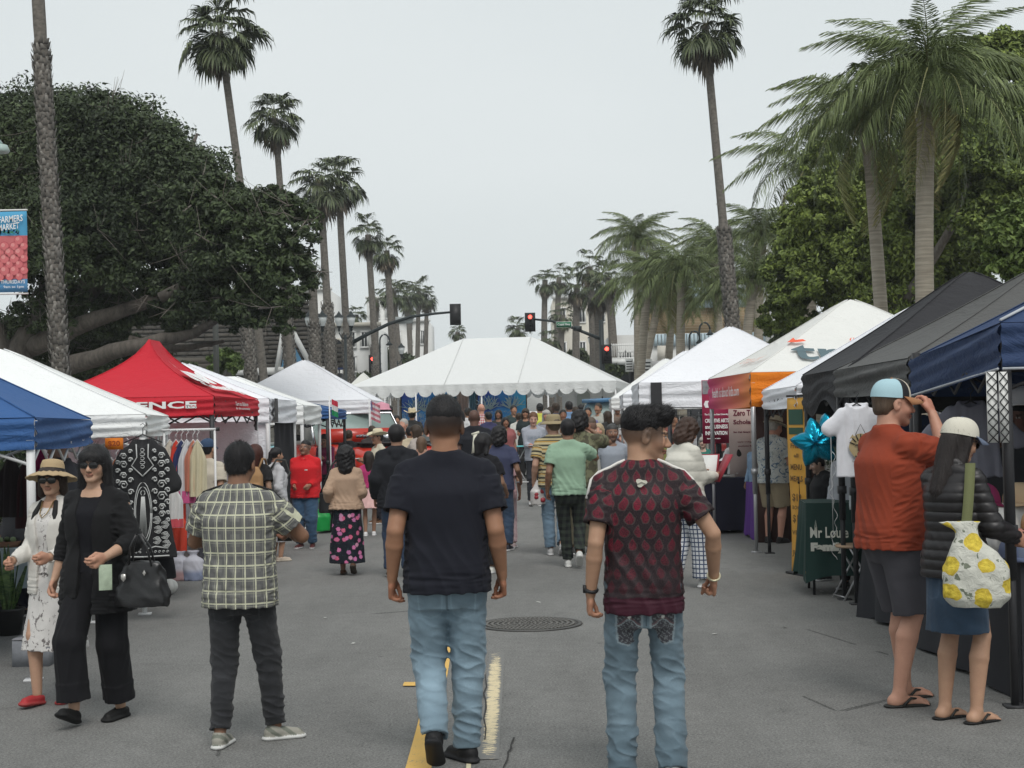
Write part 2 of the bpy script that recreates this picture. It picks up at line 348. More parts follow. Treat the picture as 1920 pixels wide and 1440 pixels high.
class Person:
    def __init__(s, label, px, fy, ty, yaw=0, H=None, lod=.012, female=False, g=1.0, skin='tan', hair=None, top=None, bottom=None, shoes=None,
                 legs=((-.1, 0, 0), (.1, 0, 0)), arms=None, head=(0, 0, 0), sink=0, hat=None, glasses=None, group=None, belly=0, lean=0, palm=None, curl=.8, crouch=0, stubble=0, fade=0, hx=0, Y=None, toes=None, elbow=None, sit=0, hsc=None):
        s.__dict__.update({k: v for k, v in locals().items() if k != 's'})
        s.lod = lod; s.hs = hsc or (1.0 if female else 1.07)
        p = G(px, fy) if Y is None else Vector((AT(px, fy, Y).x, Y, 0))
        top_z = AT(px, ty, p.y).z
        s.H = H or top_z; sc = s.H/1.75; s.sc = sc
        s.root = empty('person', p, R(yaw), label, 'person', group); s.root.scale = (sc, sc, sc)
        if sit: s.root.location.z = sit
        s.skel(); s.build()
    def skel(s):
        f = s.female; s.sw = (.158 if f else .18)*(1+.35*(s.g-1)); cz = s.crouch
        s.J = J = {}
        for k, sd in (('l', -1), ('r', 1)):
            lx, ly, lp = s.legs[0 if sd < 0 else 1][:3]; yw = s.legs[0 if sd < 0 else 1][3] if len(s.legs[0]) > 3 else sd*-12
            lift = .17*math.sin(abs(lp)*math.pi/180) if lp < 0 else (.08*math.sin(lp*math.pi/180))
            hip = Vector((sd*.09, 0, .92-cz)); kn, an = ik(hip, (lx, ly, .085+lift), .435, .415, (sd*.12, 1, 0))
            J['hip'+k], J['kn'+k], J['an'+k] = hip, kn, an; J['fo'+k] = (yw, lp)
            sh = Vector((sd*s.sw, -.005+s.lean*.5, 1.40-cz)); dflt = (sd*(s.sw+.07*(.6+.4*s.g)), .03, .91)
            t = (s.arms or {}).get(k, dflt); pole = (s.elbow or {}).get(k, (sd*.12, -1, -.05))
            el, wr = ik(sh, t, .285, .25, pole); J['sh'+k], J['el'+k], J['wr'+k] = sh, el, wr
        J['neck'] = Vector((0, -.01+s.lean, 1.475-cz)); hy, hp, hr = [R(v) for v in s.head]
        s.hM = rot3(hy, hp, hr); s.ho = np.array([s.hx, .012+s.lean*1.15, 1.475-cz])+s.hM @ np.array([0, .008, .147]); s.hxf = (s.ho, s.hM)
    def hp(s, v): return s.ho+s.hM @ (np.array(v)*s.hs)
    def body_shape(s):
        B = Shape(); J = s.J; g = s.g; f = s.female; cz = s.crouch; ln = s.lean
        t = .9
        L = [(.80, .10, .09, 0, 0), (.88, .15*g*t, .105*g*t, 0, -.005), (.95, .16*g*t, .11*g*t, 0, -.005), (1.07, .135*g*t, .10*g*t, 0, .002), (1.2, .15*g*t, .11*g*t, 0, ln*.3), (1.32, .16*t*g, .11*t*g, 0, ln*.6), (1.40, .15*t, .095*t, 0, ln*.8), (1.46, .085, .07, 0, -.005+ln)]
        B.loft([(z-(cz if z > .85 else cz*.9), w_, d, x, y) for z, w_, d, x, y in L], .03)
        n = J['neck']; hb = Vector(s.hp((0, -.02, -.05)))
        nr = (.048 if f else .058)*(1+.3*(g-1)); B.cap(n-Vector((0, 0, .06)), hb, nr*1.12, nr, .035)
        for k, sd in (('l', -1), ('r', 1)):
            B.cap((sd*.03, -.015+ln*.9, 1.46-cz), J['sh'+k]+Vector((0, 0, .010)), .036, .032, .04)
            B.cap(J['sh'+k]+Vector((0, 0, -.005)), J['el'+k], .047*g, .037*g, .02)
            mid = J['el'+k].lerp(J['wr'+k], .3); B.cap(J['el'+k], mid, .0355*g, .0385*g, .006); B.cap(mid, J['wr'+k], .0385*g, .025, .006)
            th_ = .82 if (s.bottom and s.bottom.get('kind', 'jeans') in ('jeans', 'wide')) else 1
            B.cap(J['hip'+k], J['kn'+k], .074*g*th_, .048*g*th_, .02)
            c = J['kn'+k].lerp(J['an'+k], .3); bk = Vector((0, -.014, 0))
            B.cap(J['kn'+k], c+bk, .048*g*th_, .054*g*th_, .008); B.cap(c+bk, J['an'+k], .054*g*th_, .034, .008)
            s.foot(B, k, 0)
            s.hand(B, k, sd)
        x = s.hxf
        hs = s.hs
        e = lambda c, r, k=.012, rot=None, op='u': B.ell(np.array(c)*hs, np.array(r)*hs, k, rot, op, x)
        c = lambda a, b, ra, rb=None, k=.01, op='u': B.cap(np.array(a)*hs, np.array(b)*hs, ra*hs, (rb or ra)*hs, k, None, op, x)
        gg = 1+.35*(g-1)
        e((0, -.012, .028), (.076, .096, .089)); e((0, .028, -.022), (.062*gg, .062, .082), .02)
        c((-.036*gg, .0, -.05), (-.012, .062, -.09), .026, .022, .02); c((.036*gg, .0, -.05), (.012, .062, -.09), .026, .022, .02); e((0, .07, -.092), (.022, .018, .017), .015)
        for sd in (-1, 1):
            e((sd*.036*gg, .058, -.028), (.027, .026, .028), .02); e((sd*.076, -.008, -.008), (.011, .02, .033), .006, rot3(0, R(-12), 0))
            if s.lod < .009:
                e((sd*.088, -.002, -.004), (.009, .010, .018), .006, None, 's'); e((sd*.033, .098, .002), (.019, .012, .012), .012, None, 's'); e((sd*.032, .077, .0), (.0135, .0135, .0125), .003)
                c((sd*.012, .092, .019), (sd*.046, .082, .018), .008, .007, .012); e((sd*.011, .098, -.038), (.009, .010, .008), .006)
        c((0, .086, .008), (0, .11, -.033), .0085, .0125, .012)
        if s.lod < .009:
            e((0, .09, -.0585), (.023, .012, .006), .006); e((0, .0885, -.0685), (.02, .012, .0075), .006)
        return B
    def foot(s, B, k, cl):
        an = s.J['an'+k]; yw, lp = s.J['fo'+k]; M = rot3(R(yw)*1.0, R(lp)); o = np.array(an)
        xf = (o, M); q = -.085
        if cl == 0:
            if s.shoes is not None and s.shoes.get('kind') != 'flipflop': B.cap((0, -.0, -.02), (0, -.015, -.045), .028, .024, .01, None, 'u', xf); B.cap((0, -.02, q+.035), (0, .09, q+.026), .02, .016, .005, None, 'u', xf)
            else:
                B.cap((0, -.0, -.02), (0, -.03, -.05), .034, .03, .02, None, 'u', xf); B.cap((0, -.035, q+.028), (0, .10, q+.025), .029, .028, .03, None, 'u', xf); B.ell((-.006, .12, q+.02), (.042, .045, .019), .02, None, 'u', xf)
            if s.lod < .009 and s.toes:
                for i in range(5): B.cap(((i-2)*.017, .14-.006*abs(i-1.2), q+.016), ((i-2)*.019, .172-.009*abs(i-1.3), q+.011), .0105-.0007*i, None, .005, None, 'u', xf)
        return xf
    def hand(s, B, k, sd):
        J = s.J; w_ = np.array(J['wr'+k]); d = np.array(J['wr'+k]-J['el'+k]); d /= np.linalg.norm(d)
        pn = (s.palm or {}).get(k, (-sd, 0, 0)); pn = np.array(pn, float); pn -= d*(pn@d); pn /= np.linalg.norm(pn)
        th = np.cross(pn, d)*sd*1.0
        if th[1] < 0 and (s.palm is None or k not in s.palm): th = -th
        if s.palm and k in s.palm: th = -np.cross(pn, d)*sd
        P = lambda a, b, c: w_+d*a+th*b+pn*c
        cu = s.curl if not isinstance(s.curl, dict) else s.curl.get(k, .8)
        B.cap(P(-.01, 0, 0), P(.04, .0, .002), .026, .03, .015, (tuple(pn), .6))
        B.cap(P(.04, -.02, .003), P(.085, -.022, .004), .021, .019, .015, (tuple(pn), .65)); B.cap(P(.04, .018, .002), P(.088, .02, .002), .022, .019, .015, (tuple(pn), .65))
        s.hframe = getattr(s, 'hframe', {}); s.hframe[k] = (w_, d, th, pn)
        for i, (off, l) in enumerate(((.030, .068), (.0105, .076), (-.010, .071), (-.029, .056))):
            a = P(.085-.004*abs(i-1), off, .003); ang = cu*(.45+.1*i)
            for sgm, (fr, r) in enumerate(((.45, .0092), (.32, .0085), (.25, .0076))):
                dd = d*math.cos(ang)+pn*math.sin(ang); b = a+dd*l*fr
                B.cap(a, b, r*1.03, r*.95, .004); a = b; ang += cu*(.75 if sgm == 0 else .5)
        a = P(.02, .022, .006); b = P(.055, .045, .016); c = P(.085, .046-.012*cu, .022+.012*cu); e = P(.108, .04-.02*cu, .026+.018*cu)
        B.cap(a, b, .014, .0115, .01); B.cap(b, c, .0112, .0098, .005); B.cap(c, e, .0098, .0082, .005)
    def body_col(s, V):
        base = np.array(SKINS[s.skin] if isinstance(s.skin, str) else s.skin); C = np.tile(base, (len(V), 1))
        P = (V-s.ho) @ s.hM; x, y, z = P.T; hd = (z > -.13) & (np.linalg.norm(P, axis=1) < .17)
        x, y, z = x/s.hs, y/s.hs, z/s.hs
        red = base*np.array([1.08, .78, .76]); J = s.J
        C = mixv(C, red, hd*(y > .02)*.5*np.exp(-((np.abs(x)-.04)**2+(z+.03)**2)/.0006))
        for k in 'lr':
            dw = np.linalg.norm(V-np.array(J['wr'+k]+(J['wr'+k]-J['el'+k]).normalized()*.1), axis=1); C = mixv(C, red*.95, (dw < .09)*.5)
        if s.lod < .016:
            C = mixv(C, base*np.array([.78, .5, .5]), hd*(y > .075)*(np.abs(z+.063) < .0105)*(np.abs(x) < .022)*.8)
            C = mixv(C, base*.22, hd*(y > .072)*(np.abs(z+.0632) < .0022)*(np.abs(x) < .024)*.8)
            hc = (s.hair or {}).get('col', BLACKH); br = np.abs(z-.019-.1*(.034-np.abs(x))*(np.abs(x) > .03)) < .0045
            C = mixv(C, hc, hd*(y > .05)*br*(np.abs(x) > .013)*(np.abs(x) < .052)*.85)
            ey = ((np.abs(x)-.032)/.0135)**2+((z)/.0062)**2
            C = mixv(C, (.55, .52, .5), hd*(y > .06)*(ey < 1)); C = mixv(C, (.02, .012, .01), hd*(y > .06)*(ey < 1)*(np.abs(np.abs(x)-.032) < .0062)); C = mixv(C, (.03, .02, .02), hd*(y > .06)*(ey > .8)*(ey < 1.5)*(z > 0))
            C = mixv(C, base*.2, hd*(np.hypot(np.abs(x)-.009, z+.046) < .0045)*(y > .085))
            C = mixv(C, base*.45, hd*(np.hypot(y-.002, z+.004) < .011)*(np.abs(x) > .076)*.6)
        if s.stubble: C = mixv(C, (.03, .022, .02), hd*s.stubble*np.clip((-.035-z)/.02, 0, 1)*np.clip((y+.0)/.02, 0, 1))
        if s.fade:
            C = mixv(C, (.012, .010, .010), hd*(y < .07)*(1-(1-np.clip((z+.058)/.085, 0, 1))**1.7)*s.fade*((np.abs(x) > .04) | (y < 0) | (z > .07)))
        if getattr(s, 'bodypaint', None): C = s.bodypaint(s, V, C)
        return C
    def build(s):
        h = s.lod; x0 = s.ho
        fine = ([(x0[0]-.1, x0[0]+.1, min(h, .0042))], [(x0[1]-.12, x0[1]+.13, min(h, .0045))], [(x0[2]-.13, x0[2]+.12, min(h, .0042))]) if h < .009 else None
        s.body = link('body', sdf_mesh('body', s.body_shape(), h, [skin_mat()], fine=fine, attrs={'Col': ('FLOAT_COLOR', s.body_col)}), s.root)
        if s.hair: s.do_hair(**s.hair)
        if s.top:
            for t in (s.top if isinstance(s.top, list) else [s.top]): s.do_top(**t)
        if s.bottom: s.do_bottom(**s.bottom)
        if s.shoes is not None:
            for k in 'lr': s.do_shoe(k, **s.shoes)
        if s.hat: s.do_hat(**s.hat)
        if s.glasses is not None: s.do_glasses(**s.glasses)
    # ----- hair -----
    def do_hair(s, style='short', col=BLACKH, len_=.2, vol=1.0, part=None, blades=0):
        S = Shape(); x = s.hxf; f = s.hs; e = lambda c, r, k=.015, op='u': S.ell(np.array(c)*f, np.array(r)*f, k, None, op, x)
        v = vol; lo = s.lod; am = .004; h = max(lo, .0048)
        if style == 'fade':
            e((0, -.012, .05), (.0765, .094, .078*v)); S.ell((0, -.01, -.032), (.2, .2, .058), .004, None, 's', x)
            S.ell((0, .2, .03), (.2, .128, .033), .01, None, 's', x); am = .003
        elif style == 'quiff':
            e((0, -.018, .048), (.080, .094, .084)); e((0, .035, .088), (.068, .072, .056)); e((.0, .075, .092), (.055, .045, .045)); e((0, -.05, .065), (.07, .06, .064))
            S.ell((0, -.01, -.05), (.2, .2, .062), .01, None, 's', x); S.ell((0, .19, .02), (.2, .105, .042), .01, None, 's', x); am = .010
        elif style == 'short':
            e((0, -.016, .033), (.0835*v, .101*v, .093*v)); e((0, -.05, -.02), (.066, .052, .055))
            S.ell((0, .13, -.02), (.12, .115, .085), .012, None, 's', x); S.ell((0, .03, -.09), (.2, .075, .075), .01, None, 's', x); S.ell((0, -.07, -.14), (.2, .12, .07), .01, None, 's', x); am = .006
        elif style in ('bob', 'long', 'curly'):
            e((0, -.018, .034), (.093*v, .112*v, .097*v)); L = len_
            S.cap((0, -.055, -.02), (0, -.075, -L*.75), .085*v, .06+.03*v*(style == 'curly'), .03, None, 'u', x)
            for sd in (-1, 1): S.cap((sd*.07*v, -.01, -.0), (sd*(.072*v+.01), -.03, -L*.85), .036, .030 if style != 'long' else .022, .03, None, 'u', x)
            if style == 'bob': S.ell((0, .055, .05), (.078, .058, .048), .02, None, 'u', x); S.ell((0, .12, -.075), (.063, .09, .108), .006, None, 's', x)
            else: S.ell((0, .12, -.045), (.062, .10, .11), .008, None, 's', x)
            am = .006 if style != 'curly' else .013
        elif style == 'bun':
            e((0, -.016, .032), (.081, .1, .092)); e((0, -.125, .03), (.04, .04, .04)); S.ell((0, .13, -.02), (.12, .11, .085), .012, None, 's', x); S.ell((0, .0, -.12), (.2, .12, .07), .01, None, 's', x)
        elif style == 'tail':
            e((0, -.016, .034), (.083, .103, .093)); S.cap((0, -.11, .03), (0, -.14, -len_), .035, .022, .02, None, 'u', x); S.ell((0, .13, -.02), (.12, .11, .085), .012, None, 's', x); S.ell((0, .0, -.12), (.2, .1, .07), .01, None, 's', x)
        o, M = s.hxf
        def disp(X, Y, Z):
            P = (np.stack([X, Y, Z], 1)-o) @ M
            if style == 'quiff': return .9*am*(pnoise(P[:, 0]*1.6, P[:, 1]*.5, P[:, 2]*.8, 90, 3)*.6+pnoise(P[:, 0], P[:, 1]*.4, P[:, 2], 260, 4)*.35)*np.clip((P[:, 1]+.06)/.08, .25, 1)
            if style == 'curly': return am*pnoise(*P.T, 90, 5)
            return am*(pnoise(P[:, 0], P[:, 1], P[:, 2]*.12, 150, 6)*.6+.4*pnoise(*P.T, 45, 8))
        me = sdf_mesh('hair', S, h, [hair_mat()], disp=disp if lo < .02 else None, attrs={'Col': ('FLOAT_COLOR', const_col(col))})
        ho = link('hair', me, s.root)
        if blades and len(me.vertices):
            n = len(me.vertices); co = np.zeros(n*3, np.float32); me.vertices.foreach_get('co', co); co = co.reshape(-1, 3); no = np.zeros(n*3, np.float32); me.vertex_normals.foreach_get('vector', no); no = no.reshape(-1, 3)
            r = np.random.default_rng(5); k = r.integers(0, n, blades); p = co[k]; nn = no[k]
            flow = {'quiff': s.hM @ np.array([.1, .75, .75]), 'fade': s.hM @ np.array([0, .3, .8])}.get(style, np.array([0, -.05, -1.]))
            lenb = {'quiff': .024, 'fade': .009, 'short': .02}.get(style, .05); t = flow-nn*(nn@flow)[:, None]*.8+nn*(.45 if style in ('quiff', 'fade', 'short') else .06)+r.normal(0, .22, (blades, 3)); t /= np.linalg.norm(t, axis=1)[:, None]
            sd = np.cross(t, nn); sd /= np.linalg.norm(sd, axis=1)[:, None]+1e-6; l = lenb*r.uniform(.5, 1.3, blades)[:, None]; wd = .0012
            V = np.stack([p-sd*wd-nn*.003, p+sd*wd-nn*.003, p+t*l+nn*l*.05], 1).reshape(-1, 3); Fq = np.arange(len(V), dtype=np.int32).reshape(-1, 3)
            bm = newmesh('strands', V, Fq, [hair_mat()], True); a = bm.attributes.new('Col', 'FLOAT_COLOR', 'POINT'); a.data.foreach_set('color', np.tile(np.array([*col, 1], np.float32), len(V)))
            link('hair_strands', bm, s.root, kind='stuff')
    # ----- cloth helpers -----
    def fuv(s, V):
        U = np.stack([V[:, 0], V[:, 2], V[:, 1]], 1); ang = np.arctan2(V[:, 0], np.abs(V[:, 1])+.05); U[:, 0] = ang*.17+.35*V[:, 0]; J = s.J
        for k, sd in (('l', -1), ('r', 1)):
            a = np.array(J['sh'+k]); b = np.array(J['el'+k]); d = (b-a)/np.linalg.norm(b-a); q = V-a; h = q@d; r = np.linalg.norm(q-h[:, None]*d, axis=1)
            m = (h > .05) & (r < .1) & (sd*V[:, 0] > s.sw-.035); pr = np.cross(d, (0, 1, 0)); pr /= np.linalg.norm(pr)
            U[m, 0] = sd*.21+(q[m]@pr)*-1.0+(q[m][:, 1])*.4; U[m, 1] = a[2]-h[m]
        return U
    def do_top(s, kind='tee', col=(.1, .1, .1), hem=.84, loose=.02, sleeve='short', mat_=None, colfn=None, fold=1.0, name=None, neck=0, collar=None, seed=1, quilt=0, cuff=None, open_=False, flare=0.0, qs=.055):
        S = Shape(); J = s.J; g = s.g; f = s.female; cz = s.crouch; ln = s.lean; q = loose; b = s.belly
        if f: L = [(hem, .17*g+q+flare, .122*g+q+flare, 0, -.005), (.95, .17*g+q+flare*.5, .12*g+q+flare*.5, 0, -.005), (1.08, .138*g+q, .102*g+q, 0, .002), (1.22, .148*g+q, .118*g+q, 0, .012+ln*.3), (1.32, .15*g+q, .122*g+q, 0, .008+ln*.6), (1.39, .132*g+q*.4, .093+q*.4, 0, ln*.8), (1.45, .08, .068, 0, -.008+ln), (1.478, .057, .057, 0, -.01+ln)]
        else: L = [(hem, .166*g+q+flare, .122*g+q+flare+b*.6, 0, -.006+b*.6), (.95, .162*g+q+flare*.5, .122*g+q+b, 0, -.006+b), (1.07, .154*g+q, .110*g+q+b, 0, b), (1.2, .160*g+q, .116*g+q+b*.6, 0, ln*.3+b*.4), (1.31, .168*g+q, .120*g+q, 0, ln*.6), (1.39, .148*g+q*.4, .098+q*.4, 0, ln*.8), (1.44, .098, .074, 0, -.010+ln), (1.475, .068, .066, 0, -.012+ln), (1.487, .062, .062, 0, -.012+ln)]
        if neck: L[-1] = (1.48+neck, .064, .064, 0, -.006+ln)
        S.loft([(z-cz if z > hem else z-cz*.9, w_, d, x, y) for z, w_, d, x, y in L], .02, 2.4)
        for k, sd in (('l', -1), ('r', 1)):
            sh, el, wr = J['sh'+k], J['el'+k], J['wr'+k]; r0 = (.05 if f else .053)*(1+.5*(g-1))+q*.2; sh = sh-Vector((sd*.006, 0, .008))
            S.cap((sd*.03, -.015+ln*.9, 1.462-cz), sh+Vector((0, 0, .012)), .047+q*.15, r0*.86, .05)
            r1 = .055*g+q*.55
            if sleeve == 'short':
                e_ = sh.lerp(el, .68); S.cap(sh, sh.lerp(el, .3), r0, r1, .03); S.cap(sh.lerp(el, .12), e_, r1*1.0, r1*1.06, .02, 'flat'); S.cap(sh.lerp(el, .62), sh.lerp(el, .8), r1-.013, r1-.012, .003, 'flat', 's')
            elif sleeve in ('long', 'three'):
                S.cap(sh, el, r0, .047*g+q*.6, .03); fr = .97 if sleeve == 'long' else .55
                S.cap(el, el.lerp(wr, fr*.6), .047*g+q*.6, .042*g+q*.5, .02); S.cap(el.lerp(wr, .2), el.lerp(wr, fr), .043*g+q*.5, (.033 if sleeve == 'long' else .04)+q*.35, .01, 'flat')
                S.cap(el.lerp(wr, fr-.03), el.lerp(wr, fr+.2), .027+q*.25, None, .002, 'flat', 's')
        if kind == 'hoodie':
            S.cap((-.05, -.07+ln, 1.45-cz), (.05, -.07+ln, 1.45-cz), .042, .042, .03); S.cap((-.07, -.03+ln, 1.465-cz), (-.03, .07+ln, 1.44-cz), .026, .02, .02); S.cap((.07, -.03+ln, 1.465-cz), (.03, .07+ln, 1.44-cz), .026, .02, .02); S.cap((0, -.12+ln, 1.38-cz), (0, -.10+ln, 1.44-cz), .05, .05, .03)
        if not neck: S.ell((0, .075+ln, 1.485-cz), (.06, .075, .035) if f else (.05, .06, .028), .006, None, 's')
        if f and kind == 'tee' and not neck: S.ell((0, .08+ln, 1.47-cz), (.072, .07, .045), .004, None, 's')
        S.loft([(hem-.06-cz, L[0][1]-.016, L[0][2]-.016, 0, L[0][4]), (hem+.02-cz, L[0][1]-.016, L[0][2]-.016, 0, L[0][4])], .002, 2.4, 's') if s.lod < .009 else None
        a = .0085*fold
        def disp(X, Y, Z):
            n1 = pnoise(X*1.2+Z*.35, Y*1.2, Z*.42, 42, seed); n2 = pnoise(X+Z*.8, Y, Z*.9-X*.5, 26, seed+9)
            low = np.clip((1.3-Z)/.3, .25, 1); d = a*low*((.5-np.abs(n1)*1.4)+.8*n2*.6)
            arm = np.abs(X) > s.sw-.01
            d = np.where(arm, a*.8*(.45-np.abs(pnoise(X*.6, Y*.6, Z*1.3, 70, seed+4)*1.4)), d)
            wz = np.exp(-((Z-hem-.06)/.06)**2)*(not quilt); d = d+a*.9*wz*(.4-np.abs(pnoise(X*.35, Y*.35, Z*1.6, 80, seed+5)*1.5))
            if quilt: d = -quilt*(.9-(np.abs(np.sin(Z*math.pi/qs)))**.5)+d*.35
            return (d if quilt else -d)*(-1 if quilt else 1)
        at = {'Col': ('FLOAT_COLOR', colfn or const_col(col)), 'fuv': ('FLOAT_VECTOR', s.fuv)}
        if open_:
            S.loft([(hem-.05, .055, .2, 0, .2), (1.2, .045, .2, 0, .2), (1.5, .09, .2, 0, .2)], .004, 4, 's')
        nm = name or {'tee': 'shirt', 'hoodie': 'hoodie', 'jacket': 'jacket'}.get(kind, 'shirt')
        o = link(nm, sdf_mesh(nm, S, s.lod, [mat_ or cloth_mat()], disp=disp if s.lod < .02 else None, attrs=at), s.root); s.topo = o
        if collar:
            mb = MB(); n = 20; o_ = Vector((0, -.004+ln, 1.478-cz+neck)); rr = .058 if not f else .052
            pts = [o_+Vector((rr*math.cos(2*math.pi*i/n), rr*.98*math.sin(2*math.pi*i/n), -.03*max(0, math.sin(2*math.pi*i/n))-.002)) for i in range(n+1)]
            mb.tube(pts, .0085, 6, caps=False); mb.build('collar', mat('collar_%.2f_%.2f_%.2f' % collar, collar, .85), s.root, True)
        return o
    def do_bottom(s, kind='jeans', col=(.1, .1, .2), mat_=None, colfn=None, r=(.085, .066, .058), end=.93, fold=1.0, top=1.02, hem=.5, flare=.05, seed=3, crotch=.76, name=None):
        S = Shape(); J = s.J; g = s.g; cz = s.crouch
        if kind in ('jeans', 'shorts', 'wide'):
            q = .012; S.loft([(crotch-cz*.5, .125*g, .085*g, 0, -.004), (.84-cz, .155*g+q, .108*g+q, 0, -.008), (.93-cz, .16*g+q, .118*g+q, 0, -.008), (top-cz, .145*g+q, .106*g+q, 0, -.002)], .03)
            for k, sd in (('l', -1), ('r', 1)):
                hp, kn, an = J['hip'+k], J['kn'+k], J['an'+k]
                if kind == 'shorts':
                    e_ = hp.lerp(kn, end); S.cap(hp-Vector((0, 0, .03)), e_, r[0]*g, r[1]*g, .02, 'flat'); S.cap(hp-Vector((0, .01, 0)), hp.lerp(kn, .4), r[0]*g*1.03, r[0]*g, .02); S.cap(hp.lerp(kn, end-.1), hp.lerp(kn, end+.15), r[1]*g-.016, None, .003, 'flat', 's')
                else:
                    S.cap(hp-Vector((0, .006, 0)), kn, r[0]*g, r[1]*g, .03); m_ = kn.lerp(an, .6); S.cap(kn, m_, r[1]*g, (r[1]*.45+r[2]*.55), .02); e_ = kn.lerp(an, end+.04); S.cap(m_-Vector((0, 0, .01)), e_, (r[1]*.45+r[2]*.55), r[2], .02, 'flat'); S.cap(kn.lerp(an, end-.02), kn.lerp(an, end+.3), r[2]-.014, None, .002, 'flat', 's')
        else:
            fr = flare; nf = 7
            wav = (lambda th, z: (.010+.02*np.clip((.95-z)/.5, 0, 1))*fr*6*np.sin(th*nf+2*np.sin(z*5)+1)) if kind == 'skirt' else None
            S.loft([(hem-cz, .165*g+fr, .125*g+fr, 0, 0), ((hem+.9)/2-cz, .165*g+fr*.5, .125*g+fr*.5, 0, 0), (.92-cz, .168*g, .125*g, 0, -.004), (top-cz, .14*g, .105*g, 0, 0)], .02, 2.2, wav=wav)
            S.loft([(hem-.1-cz, .15*g+fr, .11*g+fr, 0, 0), (hem+.03-cz, .15*g+fr, .11*g+fr, 0, 0)], .002, 2.2, 's') if kind != 'skirt' else None
        a = .006*fold; zk = J['knl'].z; za = J['anl'].z
        def disp(X, Y, Z):
            if kind not in ('jeans', 'wide'): return a*.8*(np.abs(pnoise(X, Y, Z*.4, 40, seed))*1.4-.4)
            n1 = np.abs(pnoise(X*.6+Z*.4, Y*.6, Z*1.1, 52, seed, 7))*1.7; n2 = np.abs(pnoise(X*.8-Z*.6, Y*.8, Z*.8, 31, seed+3, 6))*1.5
            am = .45+.8*np.exp(-((Z-zk)/.10)**2)+1.0*np.exp(-((Z-.17)/.10)**2)+.5*np.exp(-((Z-.72)/.07)**2)
            if kind == 'wide': return a*.7*(np.abs(pnoise(X*1.3, Y*1.3, Z*.25, 45, seed))*1.6-.4)
            return 1.25*a*am*((np.sqrt(np.minimum(n1, 1.2))-.62)+.55*(n2-.4))
        at = {'Col': ('FLOAT_COLOR', colfn or const_col(col)), 'fuv': ('FLOAT_VECTOR', lambda V: np.stack([V[:, 0]+.4*V[:, 1], V[:, 2], V[:, 1]], 1))}
        nm = name or {'jeans': 'trousers', 'wide': 'trousers', 'shorts': 'shorts', 'skirt': 'skirt', 'pencil': 'skirt'}[kind]
        s.boto = link(nm, sdf_mesh(nm, S, s.lod, [mat_ or cloth_mat()], disp=disp if s.lod < .02 else None, attrs=at), s.root)
    def do_shoe(s, k, kind='sneaker', col=(.5, .5, .5), sole=(.6, .6, .6), accent=None):
        xf = s.foot(Shape(), k, 1); q = -.085; h = min(s.lod, .012); ac = accent or col
        def colfn(V):
            P = (V-xf[0]) @ xf[1]; C = np.tile(np.array(col, float), (len(V), 1)); C = mixv(C, sole, (P[:, 2] < q+.024)*1.0)
            if accent: C = mixv(C, ac, (P[:, 2] > q+.024)*(np.sin(P[:, 1]*70+P[:, 2]*90) > .3))
            return C
        S = Shape()
        if kind == 'flipflop':
            S.cap((0, -.05, q+.008), (0, .13, q+.008), .042, .048, .01, ((0, 0, 1), .25), 'u', xf)
            mb = MB(); tp = []
            for sd in (-1, 1): 
                pts = [Vector(xf[0]+xf[1] @ np.array(v)) for v in ((sd*.045, .0, q+.014), (sd*.036, .05, q+.05), (.004, .115, q+.035), (.003, .128, q+.016))]; mb.tube(pts, [.008, .0075, .006, .004], 6)
            mb.build('strap', mat('flipflop_strap', (.02, .02, .018), .6), s.root, True)
        else:
            tall = kind == 'sneaker'
            S.cap((0, -.045, q+.012), (0, .135, q+.012), .040, .046, .01, ((0, 0, 1), .4), 'u', xf)
            S.cap((0, -.035, q+.04), (0, .0, q+.045), .036, .038, .02, None, 'u', xf); S.cap((0, .0, q+.045), (0, .13, q+.026), .038, .032, .02, None, 'u', xf)
            if tall: S.cap((0, -.02, q+.05), (0, -.012, q+.088), .038, .036, .015, 'flat', 'u', xf); S.cap((0, -.012, q+.072), (0, -.01, q+.12), .028, None, .003, 'flat', 's', xf)
            else: S.ell((0, .0, q+.085), (.034, .07, .035), .004, None, 's', xf)
        link('shoe', sdf_mesh('shoe', S, h, [cloth_mat('shoe_fabric', .6, 300, .1, 0)], attrs={'Col': ('FLOAT_COLOR', colfn)}), s.root)
    def do_glasses(s, col=(.006, .006, .006), frame=None, size=1.0, clear=False):
        mb = MB(); P = lambda x, y, z: Vector(s.hp((x, y, z))); f = 1.05
        lens = MB()
        for sd in (-1, 1):
            n = 14; c = (sd*.031, .103*f, .0); V = []
            for rr in (1, .6):
                for i in range(n): t = 2*math.pi*i/n; ex = .026*size*rr*np.sign(math.cos(t))*abs(math.cos(t))**.7; ez = .019*size*rr*np.sign(math.sin(t))*abs(math.sin(t))**.75; V.append(P(c[0]+ex, c[1]-abs(c[0]+ex)*.22+(1-rr)*.004, c[2]+ez-.002))
            lens.add(V, [tuple(range(n, 2*n))]+[(i, (i+1) % n, n+(i+1) % n, n+i) for i in range(n)]); V2 = [V[i] for i in range(n)]+[V[0]]
            mb.tube(V2, .0022, 5, caps=False); mb.tube([P(sd*.056, .092*f, .004), P(sd*.078, .07*f, .006), P(sd*.082, -.005, .004)], .0028, 5)
        mb.tube([P(-.008, .104*f, .004), P(.008, .104*f, .004)], .0025, 5)
        mb.build('spectacle_frame', mat('spectacle_frame', frame or (.008, .008, .008), .3), s.root, True)
        if not clear: lens.build('dark_lens', mat('dark_lens', col, .08, spec=.6), s.root, True)
